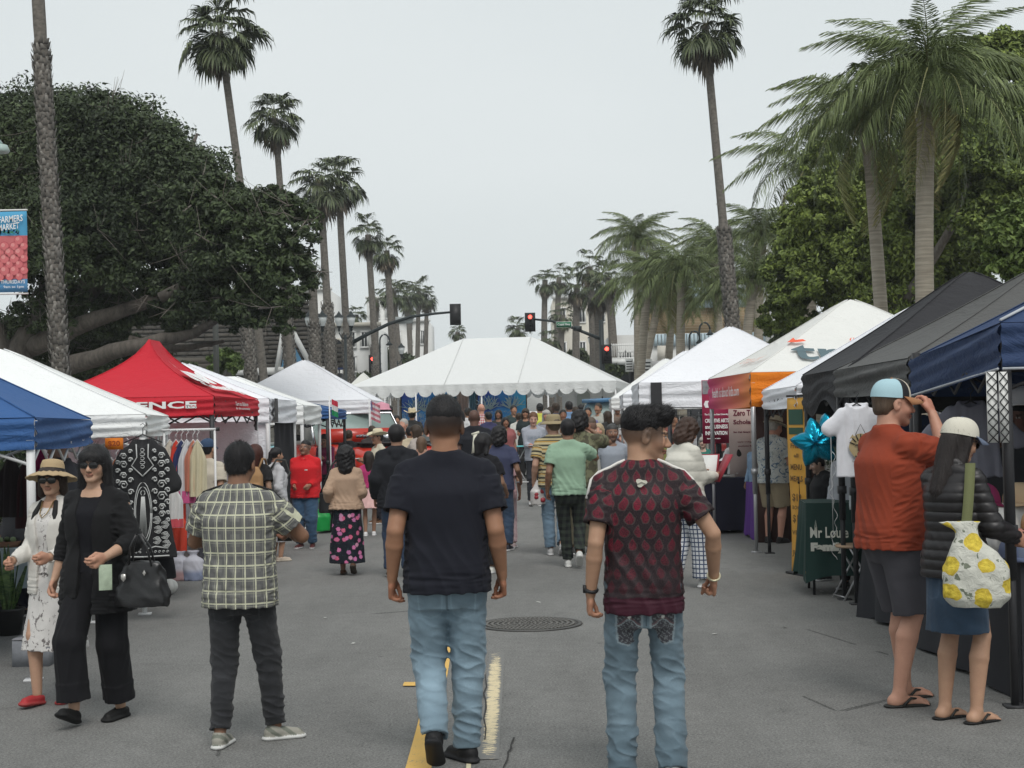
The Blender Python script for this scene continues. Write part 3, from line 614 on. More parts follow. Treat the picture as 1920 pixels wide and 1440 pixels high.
    def do_hat(s, kind='cap', col=(.1, .1, .1), brim=None, band=None, r=.0, panels=None, yaw=0, tilt=0, hs_=1.0):
        M = s.hM @ rot3(R(yaw), R(tilt)); o = s.hp((0, -.012, .045)); hk = s.hs*hs_; P = lambda x, y, z: Vector(o+M @ (np.array((x, y, z))*hk))
        brim = brim or col
        if kind == 'cap':
            mb = MB(); n = 24; m_ = 8; V = []; F = []; mi = []
            for j in range(m_+1):
                a = j/m_*math.pi/2
                for i in range(n):
                    t = 2*math.pi*i/n; fr = max(0, math.sin(t)); V.append(P(.088*math.cos(t)*math.cos(a)**.75, .104*math.sin(t)*math.cos(a)**.75, -.018+(.098)*math.sin(a)**.9+fr*.006))
            for j in range(m_):
                for i in range(n):
                    t = (i+.5)/n*2*math.pi; F.append((j*n+i, j*n+(i+1) % n, (j+1)*n+(i+1) % n, (j+1)*n+i)); mi.append(panels(t) if panels else 0)
            me = newmesh('cap_crown', V, F, [mat('cap_%.2f_%.2f_%.2f' % tuple(c), c, .85, bump=.3, bs=200) for c in (col if isinstance(col, list) else [col])], True, mi)
            me.materials[0]; link('cap_crown', me, s.root)
            b = MB(); N = 12; V = []
            for j in range(4):
                for i in range(N+1):
                    t = math.pi*(.12+.76*i/N); k = j/3; x_ = .086*math.cos(t); y_ = .098*math.sin(t); V.append(P(x_*(1+.06*k), y_+.078*k*math.sin(t)**.6, -.015-.018*k*k-.02*(abs(x_)/.08)**2*k+.004))
            b.add(V, [(j*(N+1)+i, j*(N+1)+i+1, (j+1)*(N+1)+i+1, (j+1)*(N+1)+i) for j in range(3) for i in range(N)])
            bo = b.build('cap_brim', mat('cap_%.2f_%.2f_%.2f' % tuple(brim), brim, .85), s.root, True); sm = bo.modifiers.new('s', 'SOLIDIFY'); sm.thickness = .004
            bt = MB(); bt.lathe((0, 0, 0), [(0, .008), (.006, .006), (.007, 0)], 8); bt.V = [tuple(P(v[0], v[1], v[2]+.079)) for v in bt.V]; bt.build('cap_button', mat('cap_%.2f_%.2f_%.2f' % tuple(brim), brim, .85), s.root, True)
        else:
            n = 32; hc = {'straw': .10, 'panama': .105, 'cowboy': .125, 'bucket': .085}[kind]; bl = (r or {'straw': .2, 'panama': .155, 'cowboy': .185, 'bucket': .15}[kind])
            def pt(rx, ry, z, t): 
                x_, y_ = rx*math.cos(t), ry*math.sin(t)
                if kind == 'cowboy' and rx > .1: z += .06*abs(math.cos(t))**2*((rx-.09)/.09)
                if kind == 'cowboy' and z > .08: z -= .025*math.exp(-(x_/.03)**2)
                return P(x_, y_, z)
            prof = [(.0, hc*.93), (.05, hc), (.072, hc*.93), (.083, hc*.6), (.088, .0)]
            V = [pt(a, a*1.13, z, 2*math.pi*i/n) for a, z in prof for i in range(n)]
            F = [(j*n+i, j*n+(i+1) % n, (j+1)*n+(i+1) % n, (j+1)*n+i) for j in range(len(prof)-1) for i in range(n)]
            hm = mat('hat_%.2f_%.2f_%.2f' % tuple(col), col, .8, bump=.5, bs=160); link('hat_crown', newmesh('hat_crown', V, F, hm, True), s.root)
            drop = {'straw': -.045, 'panama': -.01, 'cowboy': -.0, 'bucket': -.035}[kind]; V = [pt(.087+(bl-.087)*j/4, .1+(bl-.087)*j/4*1.02, drop*(j/4)**1.5+.002+.004*math.sin(3*i), 2*math.pi*i/n) for j in range(5) for i in range(n)]
            F = [(j*n+i, j*n+(i+1) % n, (j+1)*n+(i+1) % n, (j+1)*n+i) for j in range(4) for i in range(n)]
            bo = link('hat_brim', newmesh('hat_brim', V, F, hm, True), s.root); sm = bo.modifiers.new('s', 'SOLIDIFY'); sm.thickness = .004
            if band is not None:
                V = [pt(.0905-(.003*j), (.0905-.003*j)*1.13, .004+j*.028*(hc/.1), 2*math.pi*i/n) for j in range(2) for i in range(n)]
                link('hat_band', newmesh('hat_band', V, [(i, (i+1) % n, n+(i+1) % n, n+i) for i in range(n)], mat('band_%.2f_%.2f_%.2f' % tuple(band), band, .8), True), s.root)
    def W(s, v):
        """a point of the body's own space as a world point"""
        return s.root.location+Matrix.Rotation(R(s.yaw), 3, 'Z') @ (Vector(v)*s.sc)
# ---------------- ground, road, markings ----------------
g_ = NG('asphalt'); ob = g_.obj()
fine = g_.noise(190, 3, .7); mid_ = g_.noise(9, 5, .6); big = g_.noise(.35, 4, .6, dist=1.2); strk = g_.noise(1.3, 4, .6, vec=g_.mapv(ob, (1.6, .25, 1)))
fin2 = g_.noise(70, 3, .75)
v = g_.math('ADD', g_.math('ADD', g_.math('MULTIPLY', g_.math('SUBTRACT', fine, .5), 2.2), g_.math('MULTIPLY', g_.math('SUBTRACT', fin2, .5), 2.6)), g_.math('MULTIPLY', g_.math('SUBTRACT', mid_, .5), .45))
v = g_.math('ADD', v, g_.math('ADD', g_.math('MULTIPLY', g_.math('SUBTRACT', big, .5), .55), g_.math('MULTIPLY', g_.math('SUBTRACT', strk, .5), .5)))
cs = g_.vor(.55, vec=g_.mapv(g_.mixc(.12, ob, g_.n('ShaderNodeTexNoise').outputs[1]), (1, .6, 1)), feature='DISTANCE_TO_EDGE'); crk = g_.math('LESS_THAN', cs, .0035)
crk = g_.math('MULTIPLY', crk, g_.math('GREATER_THAN', g_.noise(.5, 2), .56)); st = g_.math('LESS_THAN', g_.vor(1.4), .035)
v = g_.math('SUBTRACT', v, g_.math('MULTIPLY', g_.math('MULTIPLY', g_.math('SUBTRACT', g_.noise(1.7, 4, .6, dist=.8), .60), 6.0, clamp=True), .20))
v = g_.math('SUBTRACT', g_.math('ADD', v, 1.0), g_.math('ADD', g_.math('MULTIPLY', crk, .45), g_.math('MULTIPLY', st, .3)))
g_.base(g_.mixc(1.0, (.176, .175, .168), g_.comb(v, v, v), 'MULTIPLY')); g_.set(Roughness=.88); g_.b.inputs['Specular IOR Level'].default_value = .3
g_.bump(g_.math('SUBTRACT', fine, g_.math('MULTIPLY', crk, 3)), .5, .004); ASPH = g_.m
link('road', newmesh('road', [(-9, -6, 0), (9, -6, 0), (9, 900, 0), (-9, 900, 0)], [(0, 1, 2, 3)], ASPH), kind='structure')
link('ground', newmesh('ground', [(-1200, -200, -.02), (1200, -200, -.02), (1200, 2000, -.02), (-1200, 2000, -.02)], [(0, 1, 2, 3)], mat('earth', (.17, .165, .15), .95, .2, .4)), kind='structure')
conc = mat('concrete', (.30, .29, .27), .9, .15, 3, .3, 90)
for nm, x0, x1 in (('pavement', -40, -9), ('pavement', 9, 40)):
    mb = MB(); mb.box(((x0+x1)/2, 290, .035), (abs(x1-x0)/2, 300, .10)); o = mb.build(nm, conc, kind='structure')
    k = MB(); xx = x1 if x1 < 0 else x0; 
    for i in range(60): k.box((xx+(.076 if x1 < 0 else -.076), -8+i*3.0, .06), (.074, 1.49, .09))
    k.build('kerb', mat('kerb_stone', (.36, .35, .33), .9), kind='structure')
# the broad crossing street
link('cross_street', newmesh('cross_street', [(-60, 62, .143), (60, 62, .143), (60, 84, .143), (-60, 84, .143)], [(0, 1, 2, 3)], ASPH), kind='structure')
g_ = NG('yellow_paint'); n = g_.noise(45, 5, .75); n2 = g_.noise(7, 4, .6)
g_.base(g_.mixc(g_.math('GREATER_THAN', g_.math('ADD', g_.math('MULTIPLY', n, .7), g_.math('MULTIPLY', n2, .3)), .60), g_.mixc(n2, (.78, .47, .10), (.62, .40, .12)), (.2, .19, .17))); g_.set(Roughness=.75); YP = g_.m
g_ = NG('worn_cream_paint'); n = g_.noise(50, 5, .75)
g_.base(g_.mixc(g_.math('GREATER_THAN', n, .60), (.66, .60, .42), (.21, .2, .18))); g_.set(Roughness=.8); CP = g_.m
def strip(name, quad, m, z, n=14, wob=.006):
    a, b, c, d = [G(*q) for q in quad]; V = []
    for i in range(n+1):
        t = i/n; p = a.lerp(d, t); q = b.lerp(c, t); w1, w2 = random.uniform(-wob, wob), random.uniform(-wob, wob); V += [(p.x+w1, p.y, z), (q.x+w2, q.y, z)]
    link(name, newmesh(name, V, [(2*i, 2*i+1, 2*i+3, 2*i+2) for i in range(n)], m, False), kind='structure')
strip('yellow_line', [(753, 1470), (806, 1470), (882, 1000), (877, 1000)], YP, .004)
strip('cream_line', [(872, 1470), (884, 1470), (900, 1000), (898, 1000)], CP, .004, 30, .008)
strip('yellow_mark', [(755, 1288), (800, 1288), (800, 1281), (758, 1281)], YP, .008, 3, .002)
g_ = NG('flaking_cream_paint'); ob = g_.obj(); sx_ = g_.sep(ob); n = g_.noise(36, 5, .75, vec=g_.mapv(ob, (.35, 1.3, 1))); n2 = g_.noise(5, 3); e_ = g_.math('ABSOLUTE', g_.math('DIVIDE', sx_[0], .05)); e2 = g_.math('ABSOLUTE', g_.math('DIVIDE', sx_[1], 1.9))
th_ = g_.math('ADD', .30, g_.math('ADD', g_.math('MULTIPLY', g_.math('POWER', e_, 3.0), .28), g_.math('ADD', g_.math('MULTIPLY', g_.math('POWER', e2, 4.0), .3), g_.math('MULTIPLY', n2, .22))))
g_.base(g_.mixc(g_.math('GREATER_THAN', n, th_), (.176, .175, .168), (.66, .56, .36))); g_.set(Roughness=.85)
a, b = G(914, 1425), G(932, 1225); c = (a+b)/2; hy = (b.y-a.y)/2; dx = (b.x-a.x)/2; link('worn_paint_strip', newmesh('worn_paint_strip', [(-dx-.055, -hy, 0), (-dx+.055, -hy, 0), (dx+.055, hy, 0), (dx-.055, hy, 0)], [(0, 1, 2, 3)], g_.m, False), None, (c.x, c.y, .004), kind='structure')
def crack(name, pts, w_=.008):
    V = []; F = []
    P = [G(*p) for p in pts]; n0 = 0
    for p, q in zip(P[:-1], P[1:]):
        for t in (0, .33, .66): 
            r_ = p.lerp(q, t); j = Vector((random.uniform(-.012, .012), 0, 0)); V += [tuple(r_+j+Vector((-w_*random.uniform(.3, 1), 0, .009))), tuple(r_+j+Vector((w_*random.uniform(.3, 1), 0, .009)))]
    F = [(2*i, 2*i+1, 2*i+3, 2*i+2) for i in range(len(V)//2-1)]
    link(name, newmesh(name, V, F, mat('crack_fill', (.035, .034, .033), .95), False), kind='structure')
crack('road_crack', [(912, 1390), (911, 1330), (910, 1290), (914, 1255)], .006); crack('road_crack', [(948, 1450), (952, 1420), (958, 1400), (970, 1378)], .008)
crack('road_crack', [(900, 1280), (930, 1278), (945, 1279)], .006); crack('road_crack', [(300, 1170), (352, 1172)], .01); crack('road_crack', [(100, 1284), (125, 1272), (150, 1275)], .006)
# manhole
mc = G(994, 1171); t = empty('manhole_cover', (mc.x, mc.y, 0), 0, 'round cast iron manhole cover with rings of notches in the road', 'manhole cover')
iron = mat('cast_iron', (.10, .097, .092), .55, .3, 12, .3, 120, metal=.5); irl = mat('worn_iron', (.15, .145, .135), .5, .25, 20, metal=.4)
mb = MB(); mb.lathe((0, 0, 0), [(.425, .004), (.425, .010), (.39, .012), (.388, .006)], 64); mb.build('rim', iron, t)
mb = MB(); mb.lathe((0, 0, 0), [(.384, .004), (.384, .008), (.0, .0085)], 64); mb.build('plate', iron, t)
mb = MB()
for j in range(8):
    r_ = .045+.044*j; n = max(10, int(2*math.pi*r_/.036))
    for i in range(n): tt = 2*math.pi*(i+.5*(j % 2))/n; mb.box((r_*math.cos(tt), r_*math.sin(tt), .012), (.014, .008+.0006*j, .004), tt+math.pi/2*(j in (2, 5)))
mb.build('tread_notches', irl, t)
# ---------------- foliage ----------------
def leaf_mat(name, dark, light, rough=.6):
    if name in _MC: return _MC[name]
    g = NG(name); c = g.attr('Col'); n = g.noise(.9, 3, .6); k = g.math('MULTIPLY_ADD', n, .7, .65); g.base(g.mixc(1.0, c, g.comb(k, k, k), 'MULTIPLY')); g.set(Roughness=rough); g.b.inputs['Specular IOR Level'].default_value = .35
    _MC[name] = g.m; return g.m
def setcol(me, C):
    a = me.attributes.new('Col', 'FLOAT_COLOR', 'POINT'); a.data.foreach_set('color', np.concatenate([C, np.ones((len(C), 1))], 1).astype(np.float32).ravel())
def bark(name, col, col2, sc=3, stretch=(1, 1, .2), bump=.8):
    if name in _MC: return _MC[name]
    g = NG(name); n = g.noise(sc*4, 5, .65, vec=g.mapv(g.obj(), stretch)); g.base(g.ramp(n, [(.3, col), (.7, col2)])); g.set(Roughness=.9); g.bump(n, bump, .02); _MC[name] = g.m; return g.m
def broadleaf(label, base, blobs, N, leaf, dark, light, limbs, name='tree', seed=1, shell=.35, bark_=None, twig=0, group=None, cat='tree'):
    r = np.random.default_rng(seed); root = empty(name, base, 0, label, cat, group); base = np.array(base)
    bl = [(np.array(c, float)-base, np.array(rd, float)) for c, rd in blobs]; vol = np.array([(b[1][0]*b[1][1]+b[1][1]*b[1][2]+b[1][0]*b[1][2]) for b in bl]); cnt = (N*vol/vol.sum()).astype(int)
    P = []; NR = []
    for (c, rd), n in zip(bl, cnt):
        ncl = max(12, int(n/95)); d = r.normal(size=(ncl, 3)); d /= np.linalg.norm(d, axis=1)[:, None]; d[:, 2] = np.where(d[:, 2] < -.55, -d[:, 2], d[:, 2])
        rad = 1-shell*r.random(ncl)**1.3+.07*r.normal(size=ncl); cl = c+d*rd*rad[:, None]; k = r.integers(0, ncl, n); cs_ = r.uniform(.5, 1.15, ncl)[k][:, None]
        off = r.normal(size=(n, 3)); off /= np.linalg.norm(off, axis=1)[:, None]; off *= (r.random((n, 1))**.45)*cs_*np.array([.55, .55, .38])*min(1.2, rd.mean()*.42)
        P.append(cl[k]+off); NR.append(off/np.linalg.norm(off, axis=1)[:, None]*.7+d[k]*.4)
    P = np.concatenate(P); NR = np.concatenate(NR); n = len(P)
    nrm = NR+r.normal(size=(n, 3))*.55+np.array([0, 0, .35]); nrm /= np.linalg.norm(nrm, axis=1)[:, None]; t = np.cross(nrm, r.normal(size=(n, 3))); t /= np.linalg.norm(t, axis=1)[:, None]; b = np.cross(nrm, t)
    L = leaf*r.uniform(.6, 1.3, n)[:, None]; W_ = L*.42
    V = np.stack([P-t*L, P+b*W_-t*L*.1, P+t*L-nrm*L*.25, P-b*W_-t*L*.1], 1).reshape(-1, 3); F = np.arange(4*n, dtype=np.int32).reshape(-1, 4)
    me = newmesh('crown', V, F, leaf_mat('leaf_'+name+str(seed), dark, light), False); q = r.random(n)**1.6; cl = .5+.5*pnoise(P[:, 0], P[:, 1], P[:, 2], 1.7, seed); q = np.clip(q*.6+cl*.45, 0, 1)[:, None]
    C = np.array(dark)*(1-q)+np.array(light)*q; setcol(me, np.repeat(C, 4, 0)); link('crown', me, root)
    bk = bark_ or bark('bark_grey', (.10, .085, .07), (.26, .235, .2))
    for i, (pts, r0, r1) in enumerate(limbs):
        pts = [Vector(p)-Vector(base) for p in pts]; pp = []
        for a, b_ in zip(pts[:-1], pts[1:]):
            for k in range(4): pp.append(a.lerp(b_, k/4)+Vector((random.uniform(-1, 1), random.uniform(-1, 1), random.uniform(-1, 1)))*r0*.15)
        pp.append(pts[-1]); mb = MB(); mb.tube(pp, [r0+(r1-r0)*k/(len(pp)-1) for k in range(len(pp))], 9); mb.build('trunk' if i == 0 else 'limb', bk, root, True)
    if twig:
        mb = MB()
        for i in range(twig):
            c, rd = bl[r.integers(len(bl))]; d = r.normal(size=3); d /= np.linalg.norm(d); d[2] = abs(d[2]); d[1] = -abs(d[1]); p = Vector(c+d*rd*.9); q_ = Vector(c+d*rd*1.05); 
            s1 = Vector(r.normal(size=3)*.3); m0 = p.lerp(q_, .5)+s1*.3; mb.tube([p, m0, q_+s1*.6], [.018, .012, .004], 4)
            for w9 in range(4): s2 = Vector(r.normal(size=3)*.22); mb.tube([m0, m0.lerp(q_, .6)+s2*.6, q_+s2*1.5+Vector((0, 0, .1))], [.009, .006, .003], 3)
        mb.build('bare_twigs', mat('dead_twig', (.17, .15, .13), .9), root, kind='stuff')
    return root
# ---- palm fronds ----
def fan_leaf(el, dead=0, seed=0):
    """a fan frond rising at elevation el, its finger tips hanging straight down"""
    r = random.Random(seed); V = []; F = []; C = []; n = 22; pl = r.uniform(.75, 1.05)*(.6 if dead else 1); gr = (.035, .05, .022) if not dead else (.075, .06, .045); gl = (.13, .155, .075) if not dead else (.20, .165, .115)
    def add(q, f, c): n0 = len(V); V.extend(q); F.extend([tuple(i+n0 for i in ff) for ff in f]); C.extend([c]*len(q))
    dn = Vector((0, 0, -1)); d0 = Vector((math.cos(R(el)), 0, math.sin(R(el)))); e2 = el-(18 if el > -40 else 5); d1 = Vector((math.cos(R(e2)), 0, math.sin(R(e2)))); m_ = d0*pl*.55; e = m_+d1*pl*.45
    for a, b in ((Vector((0, 0, 0)), m_), (m_, e)): add([a+Vector((0, -.018, 0)), a+Vector((0, .018, 0)), b+Vector((0, .012, 0)), b+Vector((0, -.012, 0))], [(0, 1, 2, 3)], (.16, .15, .07) if not dead else (.2, .16, .11))
    ax = Vector((math.cos(R(e2-22)), 0, math.sin(R(e2-22)))); nn = ax.cross(Vector((0, 1, 0))); tw = r.uniform(-.35, .35); sdv = (Vector((0, 1, 0))*math.cos(tw)+nn*math.sin(tw))
    for i in range(n):
        t = (i-(n-1)/2)/(n-1)*2; a = t*R(112)+r.uniform(-.06, .06); L = (.95-.22*abs(t)**2)*r.uniform(.85, 1.12); d = ax*math.cos(a)+sdv*math.sin(a)+nn*(-.25*abs(math.sin(a))*(1 if nn.z < 0 else -1)); d.normalize()
        k = r.uniform(.6, 1.3)*(1.25 if dead else 1); p1 = e+d*L*.46; p2 = p1+(d*.75+dn*.55*k).normalized()*L*.26; p3 = p2+(d*.28+dn*1.0*k).normalized()*L*.24*r.uniform(.6, 1.5); sw = d.cross(Vector((.2, .1, 1))); sw = sw.normalized() if sw.length > .05 else Vector((0, 1, 0)); z = nn*(.014*(1 if i % 2 else -1))
        kk = r.random()**1.3; c = [gr[q]+(gl[q]-gr[q])*kk for q in range(3)]; w1, w2 = .050, .022
        add([e, p1-sw*w1-z, p2-sw*w2, p3, p2+sw*w2, p1+sw*w1+z], [(0, 1, 5), (1, 2, 4, 5), (2, 3, 4)], c)
    me = newmesh('fan_frond', V, F, leaf_mat('palm_leaf', 0, 0, .55), False); setcol(me, np.array(C)); return me
def feather_leaf(seed=0, col=((.065, .09, .03), (.21, .26, .10)), L=3.2, droop=1.4):
    r = random.Random(seed); V = []; F = []; C = []
    def add(q, f, c): n0 = len(V); V.extend(q); F.extend([tuple(i+n0 for i in ff) for ff in f]); C.extend([c]*len(q))
    N = 46; pts = []
    for i in range(N+1):
        t = i/N; pts.append(Vector((L*(t*.95-.1*t*t*t), 0, L*(.30*t-.62*droop*t**2.4))))
    for i in range(N): a, b = pts[i], pts[i+1]; w_ = .03*(1-i/N)+.004; add([a+Vector((0, -w_, 0)), a+Vector((0, w_, 0)), b+Vector((0, w_, 0)), b+Vector((0, -w_, 0))], [(0, 1, 2, 3)], (.17, .17, .07))
    for i in range(4, N+1):
        p = pts[i]; tg = (pts[min(i+1, N)]-pts[i-1]).normalized(); t = i/N; ll = .80*math.sin(math.pi*min(1, t*.8+.17))**.7
        for sd in (-1, 1):
            for rep in range(2):
                a = R(r.uniform(38, 80)); up = r.uniform(-.3, .75); d = (tg*math.cos(a)+Vector((0, sd, 0))*math.sin(a)+Vector((0, 0, up))).normalized(); l = ll*r.uniform(.75, 1.1)
                m1 = p+d*l*.38+Vector((0, 0, -.06*l)); m2 = p+d*l*.60+Vector((0, 0, -.45*l)); m3 = m2+d*l*.06+Vector((0, 0, -.42*l)); w_ = .0125
                s_ = d.cross(Vector((0, 0, 1))).normalized()*w_; k = r.random()**1.4; c = [col[0][q]+(col[1][q]-col[0][q])*k for q in range(3)]
                add([p-s_*.5, m1-s_, m2-s_*.7, m3, m2+s_*.7, m1+s_, p+s_*.5], [(0, 1, 5, 6), (1, 2, 4, 5), (2, 3, 4)], c)
    me = newmesh('feather_frond', V, F, leaf_mat('palm_leaf', 0, 0, .55), False); setcol(me, np.array(C)); return me
FAN = {el: [fan_leaf(el, 0, el*3+i+900) for i in range(2)] for el in (80, 60, 40, 20, 0, -20, -40)}; FAND = [fan_leaf(el, 1, 40+i) for i, el in enumerate((-78, -62, -45))]
QU = [feather_leaf(i) for i in range(4)]; QUD = [feather_leaf(20, ((.12, .14, .04), (.28, .28, .10)), 2.4, 1.5), feather_leaf(21, ((.13, .13, .04), (.27, .24, .09)), 2.2, 1.8)]
def boots(h0, h1, r0, r1, step=.1, seed=0, size=.11):
    """stubs of old leaf bases laid in a spiral round a palm trunk"""
    r = random.Random(seed); V = []; F = []; C = []; z = h0; a = 0
    while z < h1:
        t = (z-h0)/max(h1-h0, .01); rad = r0+(r1-r0)*t; n = 9
        for i in range(n):
            th = a+2*math.pi*i/n+r.uniform(-.1, .1); c, s = math.cos(th), math.sin(th); w_ = size*r.uniform(.6, 1); o = r.uniform(.02, .06)*size/.11; hh = size*r.uniform(.9, 1.7); zz = z+r.uniform(-.03, .03); lean = r.uniform(-.05, .05)
            tp = Vector((c*(rad+o), s*(rad+o), zz+hh)); n0 = len(V); sx = Vector((-s, c, 0))
            V += [Vector((c*rad*.97, s*rad*.97, zz))-sx*w_*.62, Vector((c*rad*.97, s*rad*.97, zz))+sx*w_*.62, tp+sx*(w_*.22+lean), tp-sx*(w_*.22-lean), Vector((c*(rad+o*.7), s*(rad+o*.7), zz+hh*.4))]
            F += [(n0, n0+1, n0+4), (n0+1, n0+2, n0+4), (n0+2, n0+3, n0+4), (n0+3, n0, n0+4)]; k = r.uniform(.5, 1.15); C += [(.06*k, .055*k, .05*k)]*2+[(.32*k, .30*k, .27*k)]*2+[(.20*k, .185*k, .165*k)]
        z += step*size/.11; a += .35
    me = newmesh('leaf_bases', V, F, leaf_mat('palm_boot', 0, 0, .9), False); setcol(me, np.array(C)); return me
_BT = {}
def palm(kind, label, base_px, top, Y, r0, r1, crown_r, group=None, boot=None, nf=38, dead=8, seed=0, base_x=None, ringed=False, extra=0):
    """kind fan or feather; top=(px,py) of the crown's heart; base_px=x where the trunk meets the ground line"""
    T = AT(top[0], top[1], Y); bx = AT(base_px[0], base_px[1], Y); k = (bx.z)/(T.z-bx.z); B_ = Vector((bx.x+(bx.x-T.x)*k, Y, 0)); r = random.Random(seed)
    root = empty('fan_palm' if kind == 'fan' else 'queen_palm', B_, 0, label, 'palm tree', group); top_ = T-B_
    bm_ = bark('palm_bark', (.075, .067, .058), (.20, .18, .155), 2, (1, 1, 1.6), .6) if kind == 'fan' else bark('queen_bark', (.19, .165, .13), (.40, .36, .29), 1.2, (.3, .3, 5), .5)
    n = 14; bow = r.uniform(-.25, .25)*(1 if kind == 'fan' else .4)*(0 if boot else 1); pts = []; rs = []
    for i in range(n+1):
        t = i/n; p = top_*t; p.x += bow*math.sin(math.pi*t); pts.append(p); rr_ = r0+(r1-r0)*t
        if boot and t*top_.z < boot: rr_ = r0
        elif boot: rr_ = r1*1.1+(r1-r1*1.1)*t
        rs.append(rr_)
    if boot:
        fz = boot/top_.z; pts2 = []; rs2 = []
        for t, rad in ((0, r0), (fz*.5, r0*.97), (fz*.97, r0*.95), (fz, r0*.7), (fz*1.02+.01, r1*1.15), (.7*(1-fz)+fz, r1*1.05), (1, r1)):
            p = top_*t; p.x += bow*math.sin(math.pi*t); pts2.append(p); rs2.append(rad)
        pts, rs = pts2, rs2
    mb = MB(); mb.tube(pts, rs, 12); mb.build('trunk', bm_, root, True)
    if boot:
        key = (round(boot), round(r0, 2)); 
        if key not in _BT: _BT[key] = boots(0, boot, r0, r0*.93, seed=seed, size=min(.12, r0*.56))
        o = link('leaf_bases', _BT[key], root, kind='stuff'); o.rotation_mode = 'QUATERNION'; o.rotation_quaternion = Vector((0, 0, 1)).rotation_difference(top_)
    sc = crown_r/(1.75 if kind == 'fan' else 3.1)
    for i in range(nf):
        if kind == 'fan':
            dd = i >= nf-dead; el = 84-146*((i+.5)/(nf-dead))**.95+r.uniform(-14, 14); me = r.choice(FAND) if dd else r.choice(FAN[min(FAN, key=lambda q: abs(q-el))]); s_ = sc*r.uniform(.78, 1.15); az = i*2.39996+r.uniform(-.3, .3)
            o = link('frond', me, root, top_+Vector((0, 0, r.uniform(-.2, .1)-(.3*sc if dd else 0))), (0, 0, az)); o.scale = (s_, s_, s_); continue
        else:
            dd = i >= nf-dead; el = R(r.uniform(-55, -25)) if dd else R(78-92*((i+.5)/(nf-dead))**.9+r.uniform(-7, 7)); me = r.choice(QUD if dd else QU); s_ = sc*r.uniform(.85, 1.1)
        az = i*2.39996+r.uniform(-.25, .25); o = link('frond', me, root, kind='stuff' if False else None); o.location = top_+Vector((0, 0, r.uniform(-.15, .1)-(.25*sc if dd else 0)))
        o.rotation_mode = 'QUATERNION'; o.rotation_quaternion = (Matrix.Rotation(az, 3, 'Z') @ Matrix.Rotation(-el, 3, 'Y') @ Matrix.Rotation(r.uniform(-.3, .3), 3, 'X')).to_quaternion(); o.scale = (s_, s_, s_)
    if kind == 'feather':
        mb = MB(); mb.tube([top_-top_.normalized()*crown_r*.38, top_-top_.normalized()*crown_r*.15, top_+Vector((0, 0, .1))], [r1*1.05, r1*1.5, r1*.9], 10); mb.build('crown_shaft', bark('shaft', (.20, .18, .13), (.42, .38, .33), 2, (3, 3, .3)), root, True)
    return root
# near fan palm on the left, its crown above the frame
palm('fan', 'tall fan palm with a rough grey trunk beside the market flag', (113, 690), (52, -330), 27, .160, .105, 1.9, boot=8.7, seed=3, nf=36)
palm('fan', 'tall thin fan palm with the highest full crown left of the road', (446, 335), (412, 60), 46, .135, .11, 1.75, seed=5, nf=44, dead=6, group=None)
palm('fan', 'fan palm with a brown tuft under its crown, second highest left of the road', (521, 345), (515, 222), 58, .14, .12, 1.5, seed=6, nf=40, dead=5)
palm('fan', 'fan palm in the pair above the dark round tree, thick base, left one of two', (618, 640), (600, 345), 66, .27, .15, 1.8, boot=7.0, seed=7, nf=46, dead=16)
palm('fan', 'fan palm in the pair above the dark round tree, leaning trunk, right one of two', (652, 660), (634, 340), 70, .26, .15, 1.75, boot=6.0, seed=8, nf=44, dead=14)
palm('fan', 'slim fan palm standing over the signal mast arm at left', (700, 600), (690, 440), 84, .28, .17, 1.45, boot=5.0, seed=9, nf=42, dead=12)
palm('fan', 'fan palm with a ragged brown skirt right beside the slim palm over the mast arm', (732, 600), (725, 470), 88, .26, .17, 1.4, seed=10, nf=42, dead=18)
for px, py, Y, cr, bx in ((738, 545, 105, 1.5, 742), (762, 555, 125, 1.6, 764), (785, 545, 128, 1.6, 783), (800, 560, 132, 1.5, 797), (770, 575, 150, 1.5, 771)):
    palm('fan', {738: 'leftmost palm of the distant clump left of the marquee ridge', 762: 'second palm from the left in the distant clump by the marquee', 785: 'tallest palm of the distant clump left of the marquee ridge', 800: 'rightmost palm of the distant clump before the open sky', 770: 'lowest palm crown inside the distant clump by the marquee'}[px], (bx, 650), (px, py), Y, .25, .17, cr, None, seed=px, nf=34, dead=10)
palm('fan', 'short leafy fan palm between the two left lantern posts', (668, 660), (668, 590), 100, .2, .16, 1.0, seed=31, nf=30, dead=6)
palm('fan', 'small palm crown just above the left end of the marquee ridge', (858, 660), (858, 622), 110, .2, .16, .95, seed=32, nf=26, dead=4)
palm('fan', 'palm crown just above the right end of the marquee ridge under the red signal', (972, 670), (970, 615), 100, .2, .16, 1.2, seed=33, nf=30, dead=4)
palm('fan', 'palm crown below the street name sign', (1032, 680), (1030, 640), 90, .2, .16, .95, seed=34, nf=28, dead=6)
for bx, tx, ty, Y, gl in ((470, 455, 520, 56, 'booted palm trunk in front of the brown shingled roof, crown lost in the dark tree'), (545, 530, 500, 60, 'booted palm trunk before the white dormer with the blue pane'), (592, 585, 500, 62, 'booted palm trunk beside the left lantern post')):
    palm('fan', gl, (bx, 700), (tx, ty), Y, .26, .17, .9, boot=5.6, seed=bx, nf=16, dead=10)
palm('fan', 'booted palm behind the signal mast foot with a grey green crown', (703, 700), (705, 560), 92, .33, .17, .9, boot=6.5, seed=77, nf=26, dead=12)
